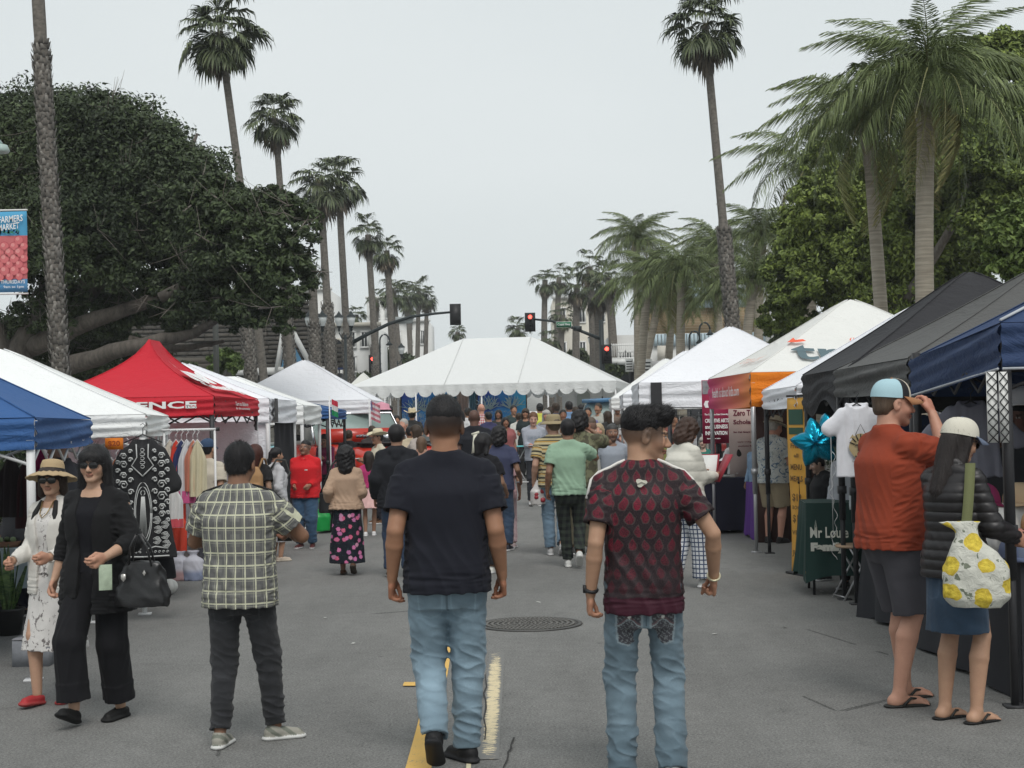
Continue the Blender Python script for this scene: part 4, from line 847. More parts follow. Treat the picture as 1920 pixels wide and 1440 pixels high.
# right: tall leaning fan palm
palm('fan', 'very tall leaning fan palm right of the road with a thick shaggy lower trunk', (1376, 640), (1322, 50), 47, .235, .12, 1.6, boot=7.6, seed=12, nf=46, dead=10)
for px, py, Y, cr, bx in ((1022, 525, 112, 1.5, 1026), (1048, 520, 118, 1.5, 1046), (1082, 535, 95, 1.6, 1085), (1105, 500, 88, 1.5, 1110), (1120, 545, 84, 1.5, 1122), (1055, 590, 108, 1.3, 1056), (1140, 520, 82, 1.4, 1143)):
    palm('fan', {1022: 'leftmost shaggy fan palm above the red signal head, tallest pair, left one', 1048: 'shaggy fan palm right beside the leftmost one above the red signal', 1082: 'broad dark fan palm above the green street name sign', 1105: 'fan palm rising highest just left of the tallest queen palm', 1120: 'low fan palm behind the signal pole, left side', 1055: 'short fan palm under the street name sign', 1140: 'fan palm right above the signal pole top'}[px], (bx, 690), (px, py), Y, .3, .2, cr, None, seed=px, nf=36, dead=18)
for px, py, Y, cr, bx, lb in ((1192, 455, 66, 2.2, 1194, 'tallest queen palm of the far right group'), (1215, 525, 58, 2.1, 1206, 'light green queen palm before the tan brick building'), (1278, 520, 56, 2.3, 1280, 'wide queen palm in the middle of the far right group'), (1238, 560, 62, 1.7, 1222, 'lower queen palm between the two wide ones'), (1262, 560, 64, 1.6, 1258, 'slim queen palm before the balcony'),
                           (1340, 470, 60, 2.2, 1350, 'queen palm crossing behind the shaggy leaning trunk'), (1345, 555, 55, 1.5, 1395, 'small queen palm under the crossing one'), (1425, 450, 54, 2.1, 1424, 'queen palm left of the white tower'), (1412, 530, 50, 1.8, 1396, 'bright queen palm touching the broadleaf tree')):
    palm('feather', lb, (bx, 640), (px, py), Y, .20, .15, cr*.92, seed=px, nf=36, dead=2)
palm('feather', 'queen palm crown reaching left above the broadleaf tree', (1520, 560), (1510, 330), 40, .2, .15, 2.3, seed=41, nf=20, dead=3)
palm('feather', 'left of the two big queen palms, ringed trunk over the orange tent', (1650, 600), (1626, 235), 26, .14, .105, 1.85, seed=42, nf=40, dead=3)
palm('feather', 'right of the two big queen palms, stouter trunk behind the dark tent', (1745, 590), (1738, 170), 24, .165, .14, 2.0, seed=43, nf=42, dead=3)
# broadleaf trees
Yf = 34
def bl(Y, lst): return [(AT(x, y, Y+dy), (r_/FPX*Y, r_/FPX*Y*.8, rz/FPX*Y)) for x, y, dy, r_, rz in lst]
lb = lambda Y, pts: [AT(x, y, Y+dy) for x, y, dy in pts]
base = AT(60, 760, 33); base.z = 0
broadleaf('huge dark green fig tree spreading over the left tents', base, bl(Yf, [(60, 360, 1, 190, 200), (200, 360, 0, 175, 185), (310, 420, -1, 140, 150), (-120, 380, 2, 220, 230), (120, 480, -2, 150, 120), (250, 520, 0, 130, 110)])
          + bl(30, [(450, 470, 0, 105, 120), (520, 450, 0, 85, 95), (530, 540, 0, 70, 75), (420, 570, 1, 105, 85), (350, 560, 2, 90, 70), (480, 590, 0, 80, 60), (390, 400, 0, 80, 80), (250, 600, 3, 120, 50), (120, 600, 3, 120, 60), (40, 660, 5, 150, 55), (210, 665, 6, 130, 45), (-60, 640, 5, 120, 80)]), 430000, .060, (.012, .020, .009), (.085, .12, .045),
          [(lb(33, [(30, 800, 0), (20, 690, 0), (70, 610, 0), (150, 560, 0)]), .34, .24), (lb(33, [(30, 690, 0), (-40, 560, 0), (-80, 400, 0)]), .24, .10), (lb(33, [(60, 650, 0), (180, 600, -1), (300, 560, -1), (380, 480, -1)]), .24, .06), (lb(33, [(130, 600, 0), (230, 470, 0), (330, 330, 0), (370, 250, 0)]), .18, .03),
           (lb(32, [(120, 690, 0), (240, 650, -1), (360, 625, -1), (470, 560, -2)]), .22, .05), (lb(33, [(150, 560, 0), (200, 420, 0), (220, 250, 0)]), .17, .03), (lb(32, [(240, 640, 0), (330, 655, 0), (420, 640, 0)]), .13, .04), (lb(33, [(60, 640, 0), (100, 480, 0), (90, 250, 0)]), .18, .04), (lb(31, [(300, 560, 0), (420, 500, 0), (520, 440, 0)]), .12, .03)],
          'fig_tree', 1, .40, bark_=bark('fig_bark', (.055, .047, .04), (.15, .13, .11)), twig=110)
base = AT(1660, 760, 36); base.z = 0
broadleaf('large leafy tree with yellow green tips behind the right tents', base, bl(36, [(1700, 420, 0, 150, 150), (1580, 470, 0, 120, 130), (1510, 520, 0, 75, 85), (1540, 390, -1, 60, 60), (1830, 440, 0, 135, 160), (1600, 370, 1, 80, 70), (1700, 560, 0, 150, 90), (1530, 590, 1, 80, 60), (1470, 600, 1, 50, 50), (1560, 320, 0, 60, 60)]) + bl(33, [(1850, 185, 0, 95, 115), (1790, 290, 0, 115, 120), (1910, 330, 0, 90, 110), (1880, 430, 0, 90, 90), (1890, 120, 0, 60, 60)]), 300000, .064, (.03, .055, .015), (.27, .34, .07),
          [(lb(36, [(1680, 780, 0), (1690, 560, 0), (1700, 420, 0)]), .25, .12), (lb(36, [(1690, 600, 0), (1600, 480, 0), (1540, 400, 0)]), .12, .04), (lb(35, [(1700, 560, 0), (1800, 400, -1), (1860, 220, -2)]), .14, .03), (lb(36, [(1700, 600, 0), (1820, 520, 0), (1880, 460, 0)]), .12, .04)], 'broadleaf_tree', 2, .35)
base = AT(1940, 800, 22); base.z = 0
broadleaf('bright green feathery tree at the right edge over the blue tent', base, bl(22, [(1925, 455, 0, 80, 75), (1890, 480, 0, 50, 50), (1960, 520, 0, 80, 60)]), 26000, .06, (.03, .06, .012), (.16, .22, .05), [(lb(22, [(1945, 800, 0), (1940, 600, 0), (1930, 470, 0)]), .12, .05)], 'street_tree', 3)
base = AT(425, 780, 48); base.z = 0
broadleaf('low bright bush before the brown shingled roof', base, bl(48, [(425, 685, 0, 32, 28)]), 5000, .11, (.03, .06, .015), (.14, .2, .05), [(lb(48, [(425, 780, 0), (425, 700, 0)]), .06, .03)], 'bush', 4, cat='bush')
for i, (x, y, rx, rz, Y) in enumerate(((680, 680, 26, 30, 96), (690, 720, 30, 20, 92), (740, 680, 34, 24, 110), (1075, 690, 40, 30, 100), (1150, 700, 20, 24, 80), (1490, 640, 60, 40, 44), (180, 700, 60, 20, 40), (330, 700, 50, 20, 42))):
    base = AT(x, 780, Y); base.z = 0
    broadleaf(['grey green street tree before the white arched building', 'low shrub beside the left signal foot', 'shrub at the foot of the left palm row', 'shrub at the foot of the right palm row', 'shrub beside the right signal post', 'dark shrub under the broadleaf tree', 'shrub under the fig tree behind the white tent', 'shrub under the fig tree behind the red tent'][i], base, bl(Y, [(x, y, 0, rx, rz)]), 3500, .003*Y, (.03, .045, .02), (.10, .13, .05), [(lb(Y, [(x, 785, 0), (x, y, 0)]), .08, .04)], 'shrub', 40+i, cat='shrub')
# ---------------- buildings ----------------
def quadbox(mb, x0, x1, z0, z1, y, t=.1, m=0): return mb.box(((x0+x1)/2, y, (z0+z1)/2), (abs(x1-x0)/2, t/2, abs(z1-z0)/2), m=m)
glass = mat('window_glass', (.03, .035, .04), .1, .2, 1, spec=.6); whitep = mat('white_stucco', (.66, .66, .64), .9, .1, 2); creamp = mat('cream_stucco', (.55, .52, .45), .9, .1, 2); darkm = mat('dark_shopfront', (.045, .045, .05), .5)
trimw = mat('white_trim', (.72, .72, .70), .7)
def X(px, Y): return AT(px, 700, Y).x
def Z(py, Y, px=960): return AT(px, py, Y).z
def windowset(b, lst, y, frame=trimw):
    for x0, x1, z0, z1 in lst:
        mb = MB(); f = .06
        for c, h in ((((x0+x1)/2, y-.06, z0), ((x1-x0)/2+f, .05, f)), (((x0+x1)/2, y-.06, z1), ((x1-x0)/2+f, .05, f)), ((x0, y-.055, (z0+z1)/2), (f, .045, (z1-z0)/2)), ((x1, y-.055, (z0+z1)/2), (f, .045, (z1-z0)/2)), (((x0+x1)/2, y-.05, (z0+z1)/2), (.03, .03, (z1-z0)/2))): mb.box(c, h)
        w_ = mb.build('window', frame, b); p = MB(); p.box(((x0+x1)/2, y-.03, (z0+z1)/2), ((x1-x0)/2, .02, (z1-z0)/2)); p.build('pane', glass, w_)
# brown shingled building left
Y = 72; shing = [mat('shingle_%d' % i, c, .95, .25, 3) for i, c in enumerate(((.05, .045, .038), (.07, .062, .052), (.04, .036, .03)))]
b = empty('shingled_building', (0, 0, 0), 0, 'brown building with a steep shingled roof and a white framed dormer, behind the left tents', 'building')
xa, xb = X(395, Y), X(650, Y); z0, z1 = Z(702, Y, 500), Z(600, Y, 500)
mb = MB(); mb.box(((xa+xb)/2, Y+4.3, z0/2), ((xb-xa)/2-.3, 3.9, z0/2)); mb.build('wall', darkm, b)
mb = MB(); quadbox(mb, xa, xb-.6, z0-.02, z0+.32, Y-.15, .2); mb.build('fascia', whitep, b)
# courses of the roof, each a row of uneven shingles
nrow = 17; rise = z1+1.6-z0-.3
deck = MB(); V0 = [(xa-6, Y-.0, z0+.25), (xb, Y-.0, z0+.25), (xb-2.6, Y+3.2, z0+.3+rise), (xa-6, Y+3.2, z0+.3+rise)]; deck.add(V0, [(0, 1, 2, 3)]); deck.build('roof', shing[2], b)
for j in range(nrow):
    t = j/nrow; zz = z0+.3+rise*t; yy = Y+3.2*t-.05; xr = xb-2.6*t; x = xa-6; mb = MB(); i = 0
    while x < xr:
        wd = random.uniform(.35, .7); mb.box((min(x+wd/2, xr), yy-random.uniform(0, .03), zz+rise/nrow*.45), (wd/2-.012, .03, rise/nrow*.5-random.uniform(0, .02)), rx=-.75, m=random.choice((0, 0, 1))); x += wd
    mb.build('shingle_course', [shing[0], shing[1]], b)
dm = MB(); dx0, dx1 = X(520, Y-1), X(562, Y-1); cx = (dx0+dx1)/2; zt = Z(612, Y-1, 540); zb = z0+.1
dm.tube([(dx0-.1, Y-.5, zb), (X(531, Y-1), Y-.5, zt)], .13, 4); dm.tube([(dx1+.6, Y-.5, zb), (X(543, Y-1), Y-.5, zt)], .13, 4); dm.box(((dx0+dx1)/2+.2, Y-.5, zb+.1), ((dx1-dx0)/2+.3, .1, .12)); d_ = dm.build('dormer', whitep, b)
p = MB(); p.add([(dx0+.1, Y-.42, zb+.2), (dx1+.2, Y-.42, zb+.2), (X(537, Y-1), Y-.42, zt-.3)], [(0, 1, 2)]); p.build('pane', mat('blue_glass', (.10, .25, .40), .15, spec=.6), d_)
windowset(b, [(X(x, Y), X(x+26, Y), .8, z0-.25) for x in (485, 515, 545, 580, 610)], Y+.35, darkm)
# plank wall behind the fig tree
Yb = 50; b = empty('plank_fence_wall', (0, 0, 0), 0, 'long low building clad in grey horizontal boards behind the fig tree', 'building')
mb = MB(); xa, xb = X(-250, Yb), X(395, Yb); mb.box(((xa+xb)/2, Yb+2, 2), ((xb-xa)/2, 1.9, 2)); mb.build('wall', shing[2], b)
pm = [mat('board_%d' % i, c, .9, .2, 4) for i, c in enumerate(((.09, .08, .07), (.07, .063, .055), (.11, .1, .085)))]
bd = {}
for j in range(20):
    x = xa
    while x < xb:
        L = random.choice((3.0, 3.6, 4.2)); key = (L, random.randint(0, 2))
        if key not in bd: mm = MB(); mm.box((0, 0, 0), (L/2-.015, .015, .092)); bd[key] = mm.mesh('board', pm[key[1]])
        if x+L/2 > X(60, Yb)-3: link('board', bd[key], b, (min(x+L/2, xb-L/2+.3), Yb+.06+random.uniform(0, .02), .1+j*.2))
        x += L
# white arched building
Y = 92; b = empty('arched_building', (0, 0, 0), 0, 'white stucco building with an arched window left of the marquee', 'building')
xa, xb = X(618, Y), X(707, Y); zt = Z(612, Y, 660); mb = MB(); mb.box(((xa+xb)/2, Y+4, zt/2), ((xb-xa)/2, 4, zt/2)); mb.build('wall', whitep, b)
mb = MB(); quadbox(mb, xa-.2, xb+.3, zt-.02, zt+.22, Y-.1, .5); mb.build('cornice', creamp, b)
ax, az, ar = X(632, Y), Z(648, Y, 632), .42; mb = MB(); n = 14; V = [(ax-ar, Y-.06, az-.8), (ax+ar, Y-.06, az-.8)]+[(ax+ar*math.cos(math.pi*i/n), Y-.06, az+ar*math.sin(math.pi*i/n)) for i in range(n+1)]
mb.add(V, [tuple(range(len(V)))]); f = MB(); f.tube([Vector(v)-Vector((0, .05, 0)) for v in V[1:]]+[Vector(V[0])-Vector((0, .05, 0))], .07, 6); w_ = f.build('window', creamp, b); mb.build('pane', glass, w_)
windowset(b, [(X(x, Y), X(x+13, Y), Z(y+30, Y, 660), Z(y, Y, 660)) for x, y in ((655, 668), (655, 622), (678, 622), (627, 690))], Y)
mb = MB(); quadbox(mb, X(624, Y), X(650, Y), Z(694, Y, 640), Z(688, Y, 640), Y-.8, .6); mb.build('awning', mat('navy_awning', (.03, .05, .16), .7), b)
for nm, xs0, xs1, yt, Y, m_, lab in (('far_block', 738, 806, 604, 150, whitep, 'plain pale block far behind the left palm row'), ('far_block', 690, 735, 560, 170, whitep, 'tall pale building behind the slim palm'), ('far_block', 560, 622, 545, 130, whitep, 'pale building showing beside the dark tree edge'), ('far_block', 1040, 1150, 560, 140, creamp, 'cream building hidden behind the right fan palms'), ('far_block', 985, 1045, 640, 190, whitep, 'low pale building at the far end of the street'), ('white_tower', 1460, 1508, 440, 78, whitep, 'white tower between the queen palms and the broadleaf tree')):
    b = empty(nm, (0, 0, 0), 0, lab, 'building'); xa, xb = X(xs0, Y), X(xs1, Y); zt = Z(yt, Y, xs0); mb = MB(); mb.box(((xa+xb)/2, Y+5, zt/2), ((xb-xa)/2, 5, zt/2)); mb.build('wall', m_, b)
    mb = MB(); quadbox(mb, xa-.15, xb+.15, zt-.01, zt+.25, Y-.05, .4); mb.build('parapet', trimw, b)
    windowset(b, [(xa+(xb-xa)*(i+.3)/3, xa+(xb-xa)*(i+.62)/3, zt-2.3-j*3.2, zt-.9-j*3.2) for i in range(3) for j in range(2) if zt-2.3-j*3.2 > .5], Y)
# long tan brick and blue panel building right
Y = 82; b = empty('brick_building', (0, 0, 0), 0, 'long building with tan brick band, pale blue panels and a balcony behind the right palms', 'building')
g_ = NG('tan_brick'); g_.base(g_.mixc(g_.noise(2, 3), (.30, .215, .12), (.38, .28, .165))); g_.set(Roughness=.9); BR = g_.m; redb = mat('red_brick_wall', (.27, .15, .10), .9, .2, 5)
x0, x1, x2 = X(1146, Y), X(1200, Y), X(1445, Y); zz = lambda py: Z(py, Y, 1290)
mb = MB(); mb.box(((x0+x2)/2, Y+5, zz(626)/2), ((x2-x0)/2, 5, zz(626)/2)); mb.build('wall', whitep, b)
mb = MB(); quadbox(mb, x1, x2, zz(625), zz(578), Y-.05, .2); quadbox(mb, x0, X(1152, Y), zz(640), zz(570), Y-.06, .2, 1); mb.build('brick_band', [BR, redb], b)
# brick courses readable as thin recessed joints
mb = MB(); z = zz(625)
while z < zz(578): quadbox(mb, x1+.02, x2-.02, z, z+.018, Y-.156, .01); z += .15
mb.build('mortar_joint', mat('mortar', (.42, .36, .27), .9), b, kind='stuff')
mb = MB(); quadbox(mb, x1, x2, zz(578), zz(540), Y+.3, .2); mb.build('upper_wall', mat('pale_blue_panel', (.42, .52, .57), .6), b)
pnl = mat('pale_blue_panel', (.42, .52, .57), .6); pz0, pz1 = zz(648), zz(626); nP = 36; pm_ = MB(); pm_.box((0, 0, 0), ((x2-x1)/nP/2-.02, .04, (pz1-pz0)/2)); pme = pm_.mesh('panel', pnl)
for i in range(nP): link('panel', pme, b, (x1+(i+.5)*(x2-x1)/nP, Y-.12-random.uniform(0, .03), (pz0+pz1)/2))
mb = MB(); quadbox(mb, X(1296, Y), X(1346, Y), zz(578), zz(522), Y-.3, .5); mb.build('penthouse', pnl, b); mb = MB(); quadbox(mb, X(1318, Y), X(1337, Y), zz(522), zz(496), Y+1, .8); mb.build('roof_unit', mat('brown_metal', (.06, .05, .045), .6), b)
mb = MB(); quadbox(mb, X(1140, Y), X(1204, Y), zz(684), zz(674), Y-1.2, 2.2); quadbox(mb, X(1140, Y), X(1204, Y), zz(674), zz(671), Y-2.2, .15); mb.build('balcony', trimw, b)
mb = MB()
for i in range(16): mb.box((X(1146, Y)+i*.115, Y-1.0, zz(655)), (.02, .02, .35))
mb.box((X(1168, Y), Y-1.0, zz(646)), (.95, .03, .03)); mb.build('railing', trimw, b)
windowset(b, [(X(1160, Y), X(1172, Y), zz(671), zz(657)), (X(1174, Y), X(1186, Y), zz(671), zz(657))]+[(X(x, Y), X(x+14, Y), zz(700), zz(660)) for x in (1305, 1325)], Y-.1)
mb = MB(); quadbox(mb, X(1140, Y), x2, .05, zz(690), Y-.1, .25); mb.build('shopfront', darkm, b); mb = MB(); quadbox(mb, x1, x2, zz(692), zz(676), Y-.4, .5); mb.build('shop_fascia', mat('grey_fascia', (.4, .4, .4), .8), b)
sg = MB(); quadbox(sg, X(1300, Y), X(1356, Y), zz(672), zz(660), Y-.25, .05); sgn = sg.build('shop_sign', trimw, b)
lettering('RATED BU', lambda u, v: (X(1328, Y)+u, Y-.29, zz(666)+v), .26, mat('sign_black', (.02, .02, .02), .6), sgn, 'lettering', width=1.4, bold=.01)
mb = MB(); quadbox(mb, X(1232, Y), X(1258, Y), zz(676), zz(648), Y-.5, .12); mb.build('canvas_screen', mat('beige_canvas', (.55, .52, .46), .9), b)
# ---------------- street furniture ----------------
dkm = mat('dark_green_metal', (.018, .026, .028), .5, metal=.2); blk = mat('black_plastic', (.015, .015, .016), .5); lampglass = mat('frosted_glass', (.55, .58, .58), .3)
def em(name, col, s):
    g = NG(name); g.base((.1, .1, .1)); g.b.inputs['Emission Color'].default_value = (*col, 1); g.b.inputs['Emission Strength'].default_value = s; return g.m
redl = em('red_signal_light', (1, .06, .04), 6)
def sighead(root, c, h=1.07, back=False, lit=True, lens_out=-1, w_=.17):
    mb = MB(); mb.box(c, (w_, .12, h/2)); mb.box((c[0], c[1]+.13*(1 if not back else -1)*1, c[2]), (w_+.09, .012, h/2+.09)); o = mb.build('signal_head', blk, root)
    if not back:
        for j, nm in enumerate(('red', 'amber', 'green')):
            l = MB(); l.tube([(c[0], c[1]-.125, c[2]+h/2*.64-j*h*.32), (c[0], c[1]-.14, c[2]+h/2*.64-j*h*.32)], h*.125, 12); l.build('signal_lens', redl if (j == 0 and lit) else mat('unlit_lens', (.02, .02, .02), .3), root)
            v = MB(); V = []; n = 8
            for q in range(n+1):
                t = math.pi*q/n; V += [(c[0]+h*.14*math.cos(t), c[1]-.12, c[2]+h/2*.64-j*h*.32+h*.14*math.sin(t)), (c[0]+h*.14*math.cos(t), c[1]-.30, c[2]+h/2*.64-j*h*.32+h*.14*math.sin(t))]
            v.add(V, [(2*q, 2*q+1, 2*q+3, 2*q+2) for q in range(n)]); v.build('visor', blk, root)
def P3(px, py, Y): return AT(px, py, Y)
Y = 70
p0 = P3(656, 645, Y); root = empty('traffic_signal', (p0.x, Y, 0), 0, 'traffic signal with a long curved arm reaching right, its black head seen from behind', 'traffic signal'); o = Vector((p0.x, Y, 0))
mb = MB(); mb.tube([(0, 0, 0), (0, 0, P3(656, 610, Y).z)], [.14, .11], 10); mb.build('pole', dkm, root)
mb = MB(); arm = [P3(x, y, Y)-o for x, y in ((656, 645), (690, 626), (730, 607), (770, 594), (815, 588), (850, 585))]; mb.tube(arm, [.10, .09, .08, .07, .06, .05], 8); mb.build('mast_arm', dkm, root)
c = P3(854, 590, Y)-o; sighead(root, c, .82, back=True)
mb = MB(); a = P3(741, 597, Y)-o; b_ = P3(774, 607, Y)-o; mb.box(((a.x+b_.x)/2, .08, (a.z+b_.z)/2+.05), ((b_.x-a.x)/2, .02, .16)); mb.build('sign_back', mat('grey_metal', (.35, .38, .38), .5), root)
Y = 88; p0 = P3(700, 690, Y); root = empty('traffic_signal', (p0.x, Y, 0), 0, 'small pedestal traffic signal showing red left of the marquee', 'traffic signal')
mb = MB(); mb.tube([(0, 0, 0), (0, 0, p0.z+.3)], .06, 8); mb.build('pole', dkm, root); sighead(root, (0, -.15, P3(703, 682, Y).z), .85)
Y = 74; p0 = P3(1128, 640, Y); root = empty('traffic_signal', (p0.x, Y, 0), 0, 'traffic signal with an arm reaching left, two red lights and a green street name sign', 'traffic signal'); o = Vector((p0.x, Y, 0))
mb = MB(); mb.tube([(0, 0, 0), (0, 0, P3(1128, 600, Y).z)], [.15, .12], 10); mb.build('pole', dkm, root)
mb = MB(); mb.tube([P3(x, y, Y)-o for x, y in ((1128, 636), (1100, 625), (1065, 611), (1035, 602), (995, 598))], [.09, .08, .07, .06, .05], 8); mb.build('mast_arm', dkm, root)
sighead(root, P3(994, 604, Y)-o+Vector((0, -.1, 0)), .76); sighead(root, P3(1137, 664, Y)-o+Vector((0, -.25, 0)), .76); 
mb = MB(); c = P3(1057, 609, Y)-o; mb.box((c.x, -.16, c.z), (.37, .015, .13)); sn = mb.build('street_name_sign', mat('sign_green', (.02, .16, .08), .5), root); 
mb = MB(); mb.box((c.x, -.155, c.z), (.385, .01, .145)); mb.build('sign_border', trimw, root)
lettering('Coast Hwy', lambda u, v: (c.x+u, -.18, c.z+v), .14, mat('sign_white', (.8, .8, .8), .6), sn, width=.62, bold=.015)
mb = MB(); c2 = P3(1083, 616, Y)-o; mb.tube([c2+Vector((-.2, -.1, 0)), c2+Vector((.2, -.1, .0))], .12, 8); mb.build('camera_housing', dkm, root)
def lantern(root, c):
    mb = MB(); mb.lathe(c, [(.03, -.45), (.06, -.38), (.05, -.3), (.09, -.26), (.11, -.2)], 10); mb.lathe((c[0], c[1], c[2]), [(.23, .2), (.2, .26), (.1, .34), (.03, .45), (0, .5)], 10); mb.build('lantern_cage', dkm, root, True)
    mb = MB(); mb.lathe(c, [(.10, -.2), (.17, .0), (.2, .2), (0, .22)], 10); mb.build('lantern_glass', lampglass, root, True)
for px, py, Y, lab in ((592, 603, 64, 'twin lantern street lamp beside the dark tree edge'), (647, 603, 68, 'twin lantern street lamp in front of the arched building'), (744, 658, 90, 'farther twin lantern street lamp beside the marquee slope'), (1117, 640, 92, 'lantern street lamp behind the right signal post')):
    p = P3(px, py, Y); root = empty('street_lamp', (p.x, Y, 0), 0, lab, 'street lamp'); mb = MB(); mb.tube([(0, 0, 0), (0, 0, .9), (0, 0, p.z-.6)], [.13, .08, .06], 8); mb.tube([(-.28, 0, p.z-.5), (-.15, 0, p.z-.75), (.15, 0, p.z-.75), (.28, 0, p.z-.5)], .035, 6); mb.build('post', dkm, root, True)
    lantern(root, (-.28, 0, p.z)); lantern(root, (.28, 0, p.z))
for px, py, Y, lab in ((1311, 606, 70, 'shepherd crook street lamp in front of the tan brick band'), (1292, 622, 72, 'shepherd crook street lamp half hidden by a palm trunk'), (712, 628, 80, 'dark lamp post with a cross arm left of the marquee')):
    p = P3(px, py, Y); root = empty('street_lamp', (p.x, Y, 0), 0, lab, 'street lamp'); mb = MB(); r_ = .25; mb.tube([(0, 0, 0), (0, 0, p.z-.3)]+[(r_-r_*math.cos(t), 0, p.z-.3+r_*1.3*math.sin(t)) for t in (0, .5, 1.1, 1.6, 2.1, 2.7, 3.1)], .045, 8); mb.build('post', dkm, root, True)
    mb = MB(); mb.lathe((2*r_, 0, p.z-.55), [(.03, .25), (.06, .15), (.2, .0), (.17, -.02), (0, -.03)], 12); mb.build('lamp_shade', dkm, root, True)
Y = 40; p = P3(403, 590, Y); root = empty('lamp_post', (p.x, Y, 0), 0, 'plain dark lamp post rising behind the red tent into the fig tree', 'lamp post'); mb = MB(); mb.tube([(.03, 0, 0), (0, 0, 7)], [.085, .07], 10); mb.build('post', mat('weathered_post', (.07, .075, .07), .7), root, True); mb = MB(); mb.lathe((0, 0, 7), [(.08, 0), (.09, .1), (0, .15)], 10); mb.build('post_cap', dkm, root)
# banner post at the left edge with market flag and cobra lamp
Y = 19; c = P3(-8, 480, Y); root = empty('banner_post', (c.x-.25, Y, 0), 0, 'street post at the left edge carrying a pale green lamp and the market flag bracket', 'lamp post'); x0 = c.x-.25
mb = MB(); mb.tube([(0, 0, 0), (0, 0, P3(0, 200, Y).z)], [.09, .07], 10); mb.build('post', mat('pale_green_metal', (.35, .45, .42), .5), root, True)
lp = P3(2, 278, Y); mb = MB(); mb.tube([(0, 0, lp.z+.25), (.2, 0, lp.z+.22), (lp.x-x0, 0, lp.z+.05)], .03, 8); mb.lathe((lp.x-x0, 0, lp.z-.03), [(0, .09), (.08, .07), (.11, .0), (.09, -.03), (0, -.04)], 14); mb.build('lamp_head', mat('pale_green_metal'), root, True)
bz1, bz0 = P3(20, 397, Y).z, P3(20, 548, Y).z; bx1 = P3(52, 470, Y).x; bx0 = bx1-.62
mb = MB(); mb.tube([(0, 0, bz1+.02), (bx1-x0, 0, bz1+.02)], .012, 6); mb.tube([(0, 0, bz0-.02), (bx1-x0, 0, bz0-.02)], .012, 6); mb.build('bracket', trimw, root)
fl = empty('market_flag', (bx0, Y-.02, bz0), 0, 'vertical blue street flag for the farmers market with a picture of pink cherries', 'flag'); Wf, Hf = bx1-bx0, bz1-bz0
g_ = NG('flag_print'); uv = g_.sep(g_.mapv(g_.obj(), (1/Wf, 1, 1/Hf))); zc = uv[2]; base_ = g_.mixc(g_.math('GREATER_THAN', zc, .70), (.10, .30, .55), (.07, .33, .55)); pk = g_.mixc(g_.noise(6, 3), (.45, .07, .09), (.62, .2, .2)); inb = g_.math('MULTIPLY', g_.math('GREATER_THAN', zc, .16), g_.math('LESS_THAN', zc, .70)); g_.base(g_.mixc(inb, base_, pk)); g_.set(Roughness=.7)
mb = MB(); mb.grid(lambda u, v: (u*Wf, .012*math.sin(v*7+u*3), v*Hf), 6, 12); sh_ = mb.build('cloth', g_.m, fl, True); sh_.modifiers.new('s', 'SOLIDIFY').thickness = .002
chm = [mat('cherry_print_%d' % i, cc, .6, .1) for i, cc in enumerate(((.62, .16, .17), (.48, .09, .11), (.70, .28, .27)))]
rr = random.Random(4); mb = MB()
for j in range(7):
    for i in range(5):
        r_ = .06+rr.uniform(-.012, .012); cx_, cz_ = (i+.5*(j % 2)+.2)*Wf/5.0, .19*Hf+j*.075*Hf; 
        if cx_+r_*.6 > Wf or cz_+r_ > .70*Hf: continue
        for q, (rs_, m_) in enumerate(((1.0, 1), (.86, 0), (.4, 2))): mb.add([(cx_+(q == 2)*-.015+r_*rs_*math.cos(t), -.02-.001*q, cz_+(q == 2)*.018+r_*rs_*math.sin(t)) for t in [2*math.pi*k/12 for k in range(12)]], [tuple(range(12))], m_)
mb.build('cherry_print', chm, fl, kind='stuff')
wl = mat('flag_white', (.8, .8, .78), .7)
lettering('FARMERS', lambda u, v: (Wf-.20+u, -.025, Hf*.905+v+u*.08), .085, wl, fl, width=.31, bold=.015); lettering('MARKET', lambda u, v: (Wf-.225+u, -.025, Hf*.81+v+u*.12), .08, wl, fl, width=.27, bold=.015)
lettering('THURSDAYS', lambda u, v: (Wf-.18+u, -.025, Hf*.125+v), .045, wl, fl, width=.31, bold=.01); lettering('9am to 1pm', lambda u, v: (Wf-.17+u, -.025, Hf*.06+v), .04, wl, fl, width=.26, bold=.01)
mb = MB()
for i in range(14): a = rr.uniform(0, 3.1); x_, z_ = .36+rr.uniform(-.14, .14), Hf*.735+rr.uniform(-.02, .02); mb.add([(x_, -.024, z_), (x_+.06*math.cos(a), -.024, z_+.03*math.sin(a)+.008), (x_+.05*math.cos(a+.4), -.024, z_+.04*math.sin(a+.5)), (x_+.02, -.024, z_-.015)], [(0, 1, 2, 3)])
mb.build('leaf_print', mat('leaf_print', (.05, .25, .15), .7), fl, kind='stuff')
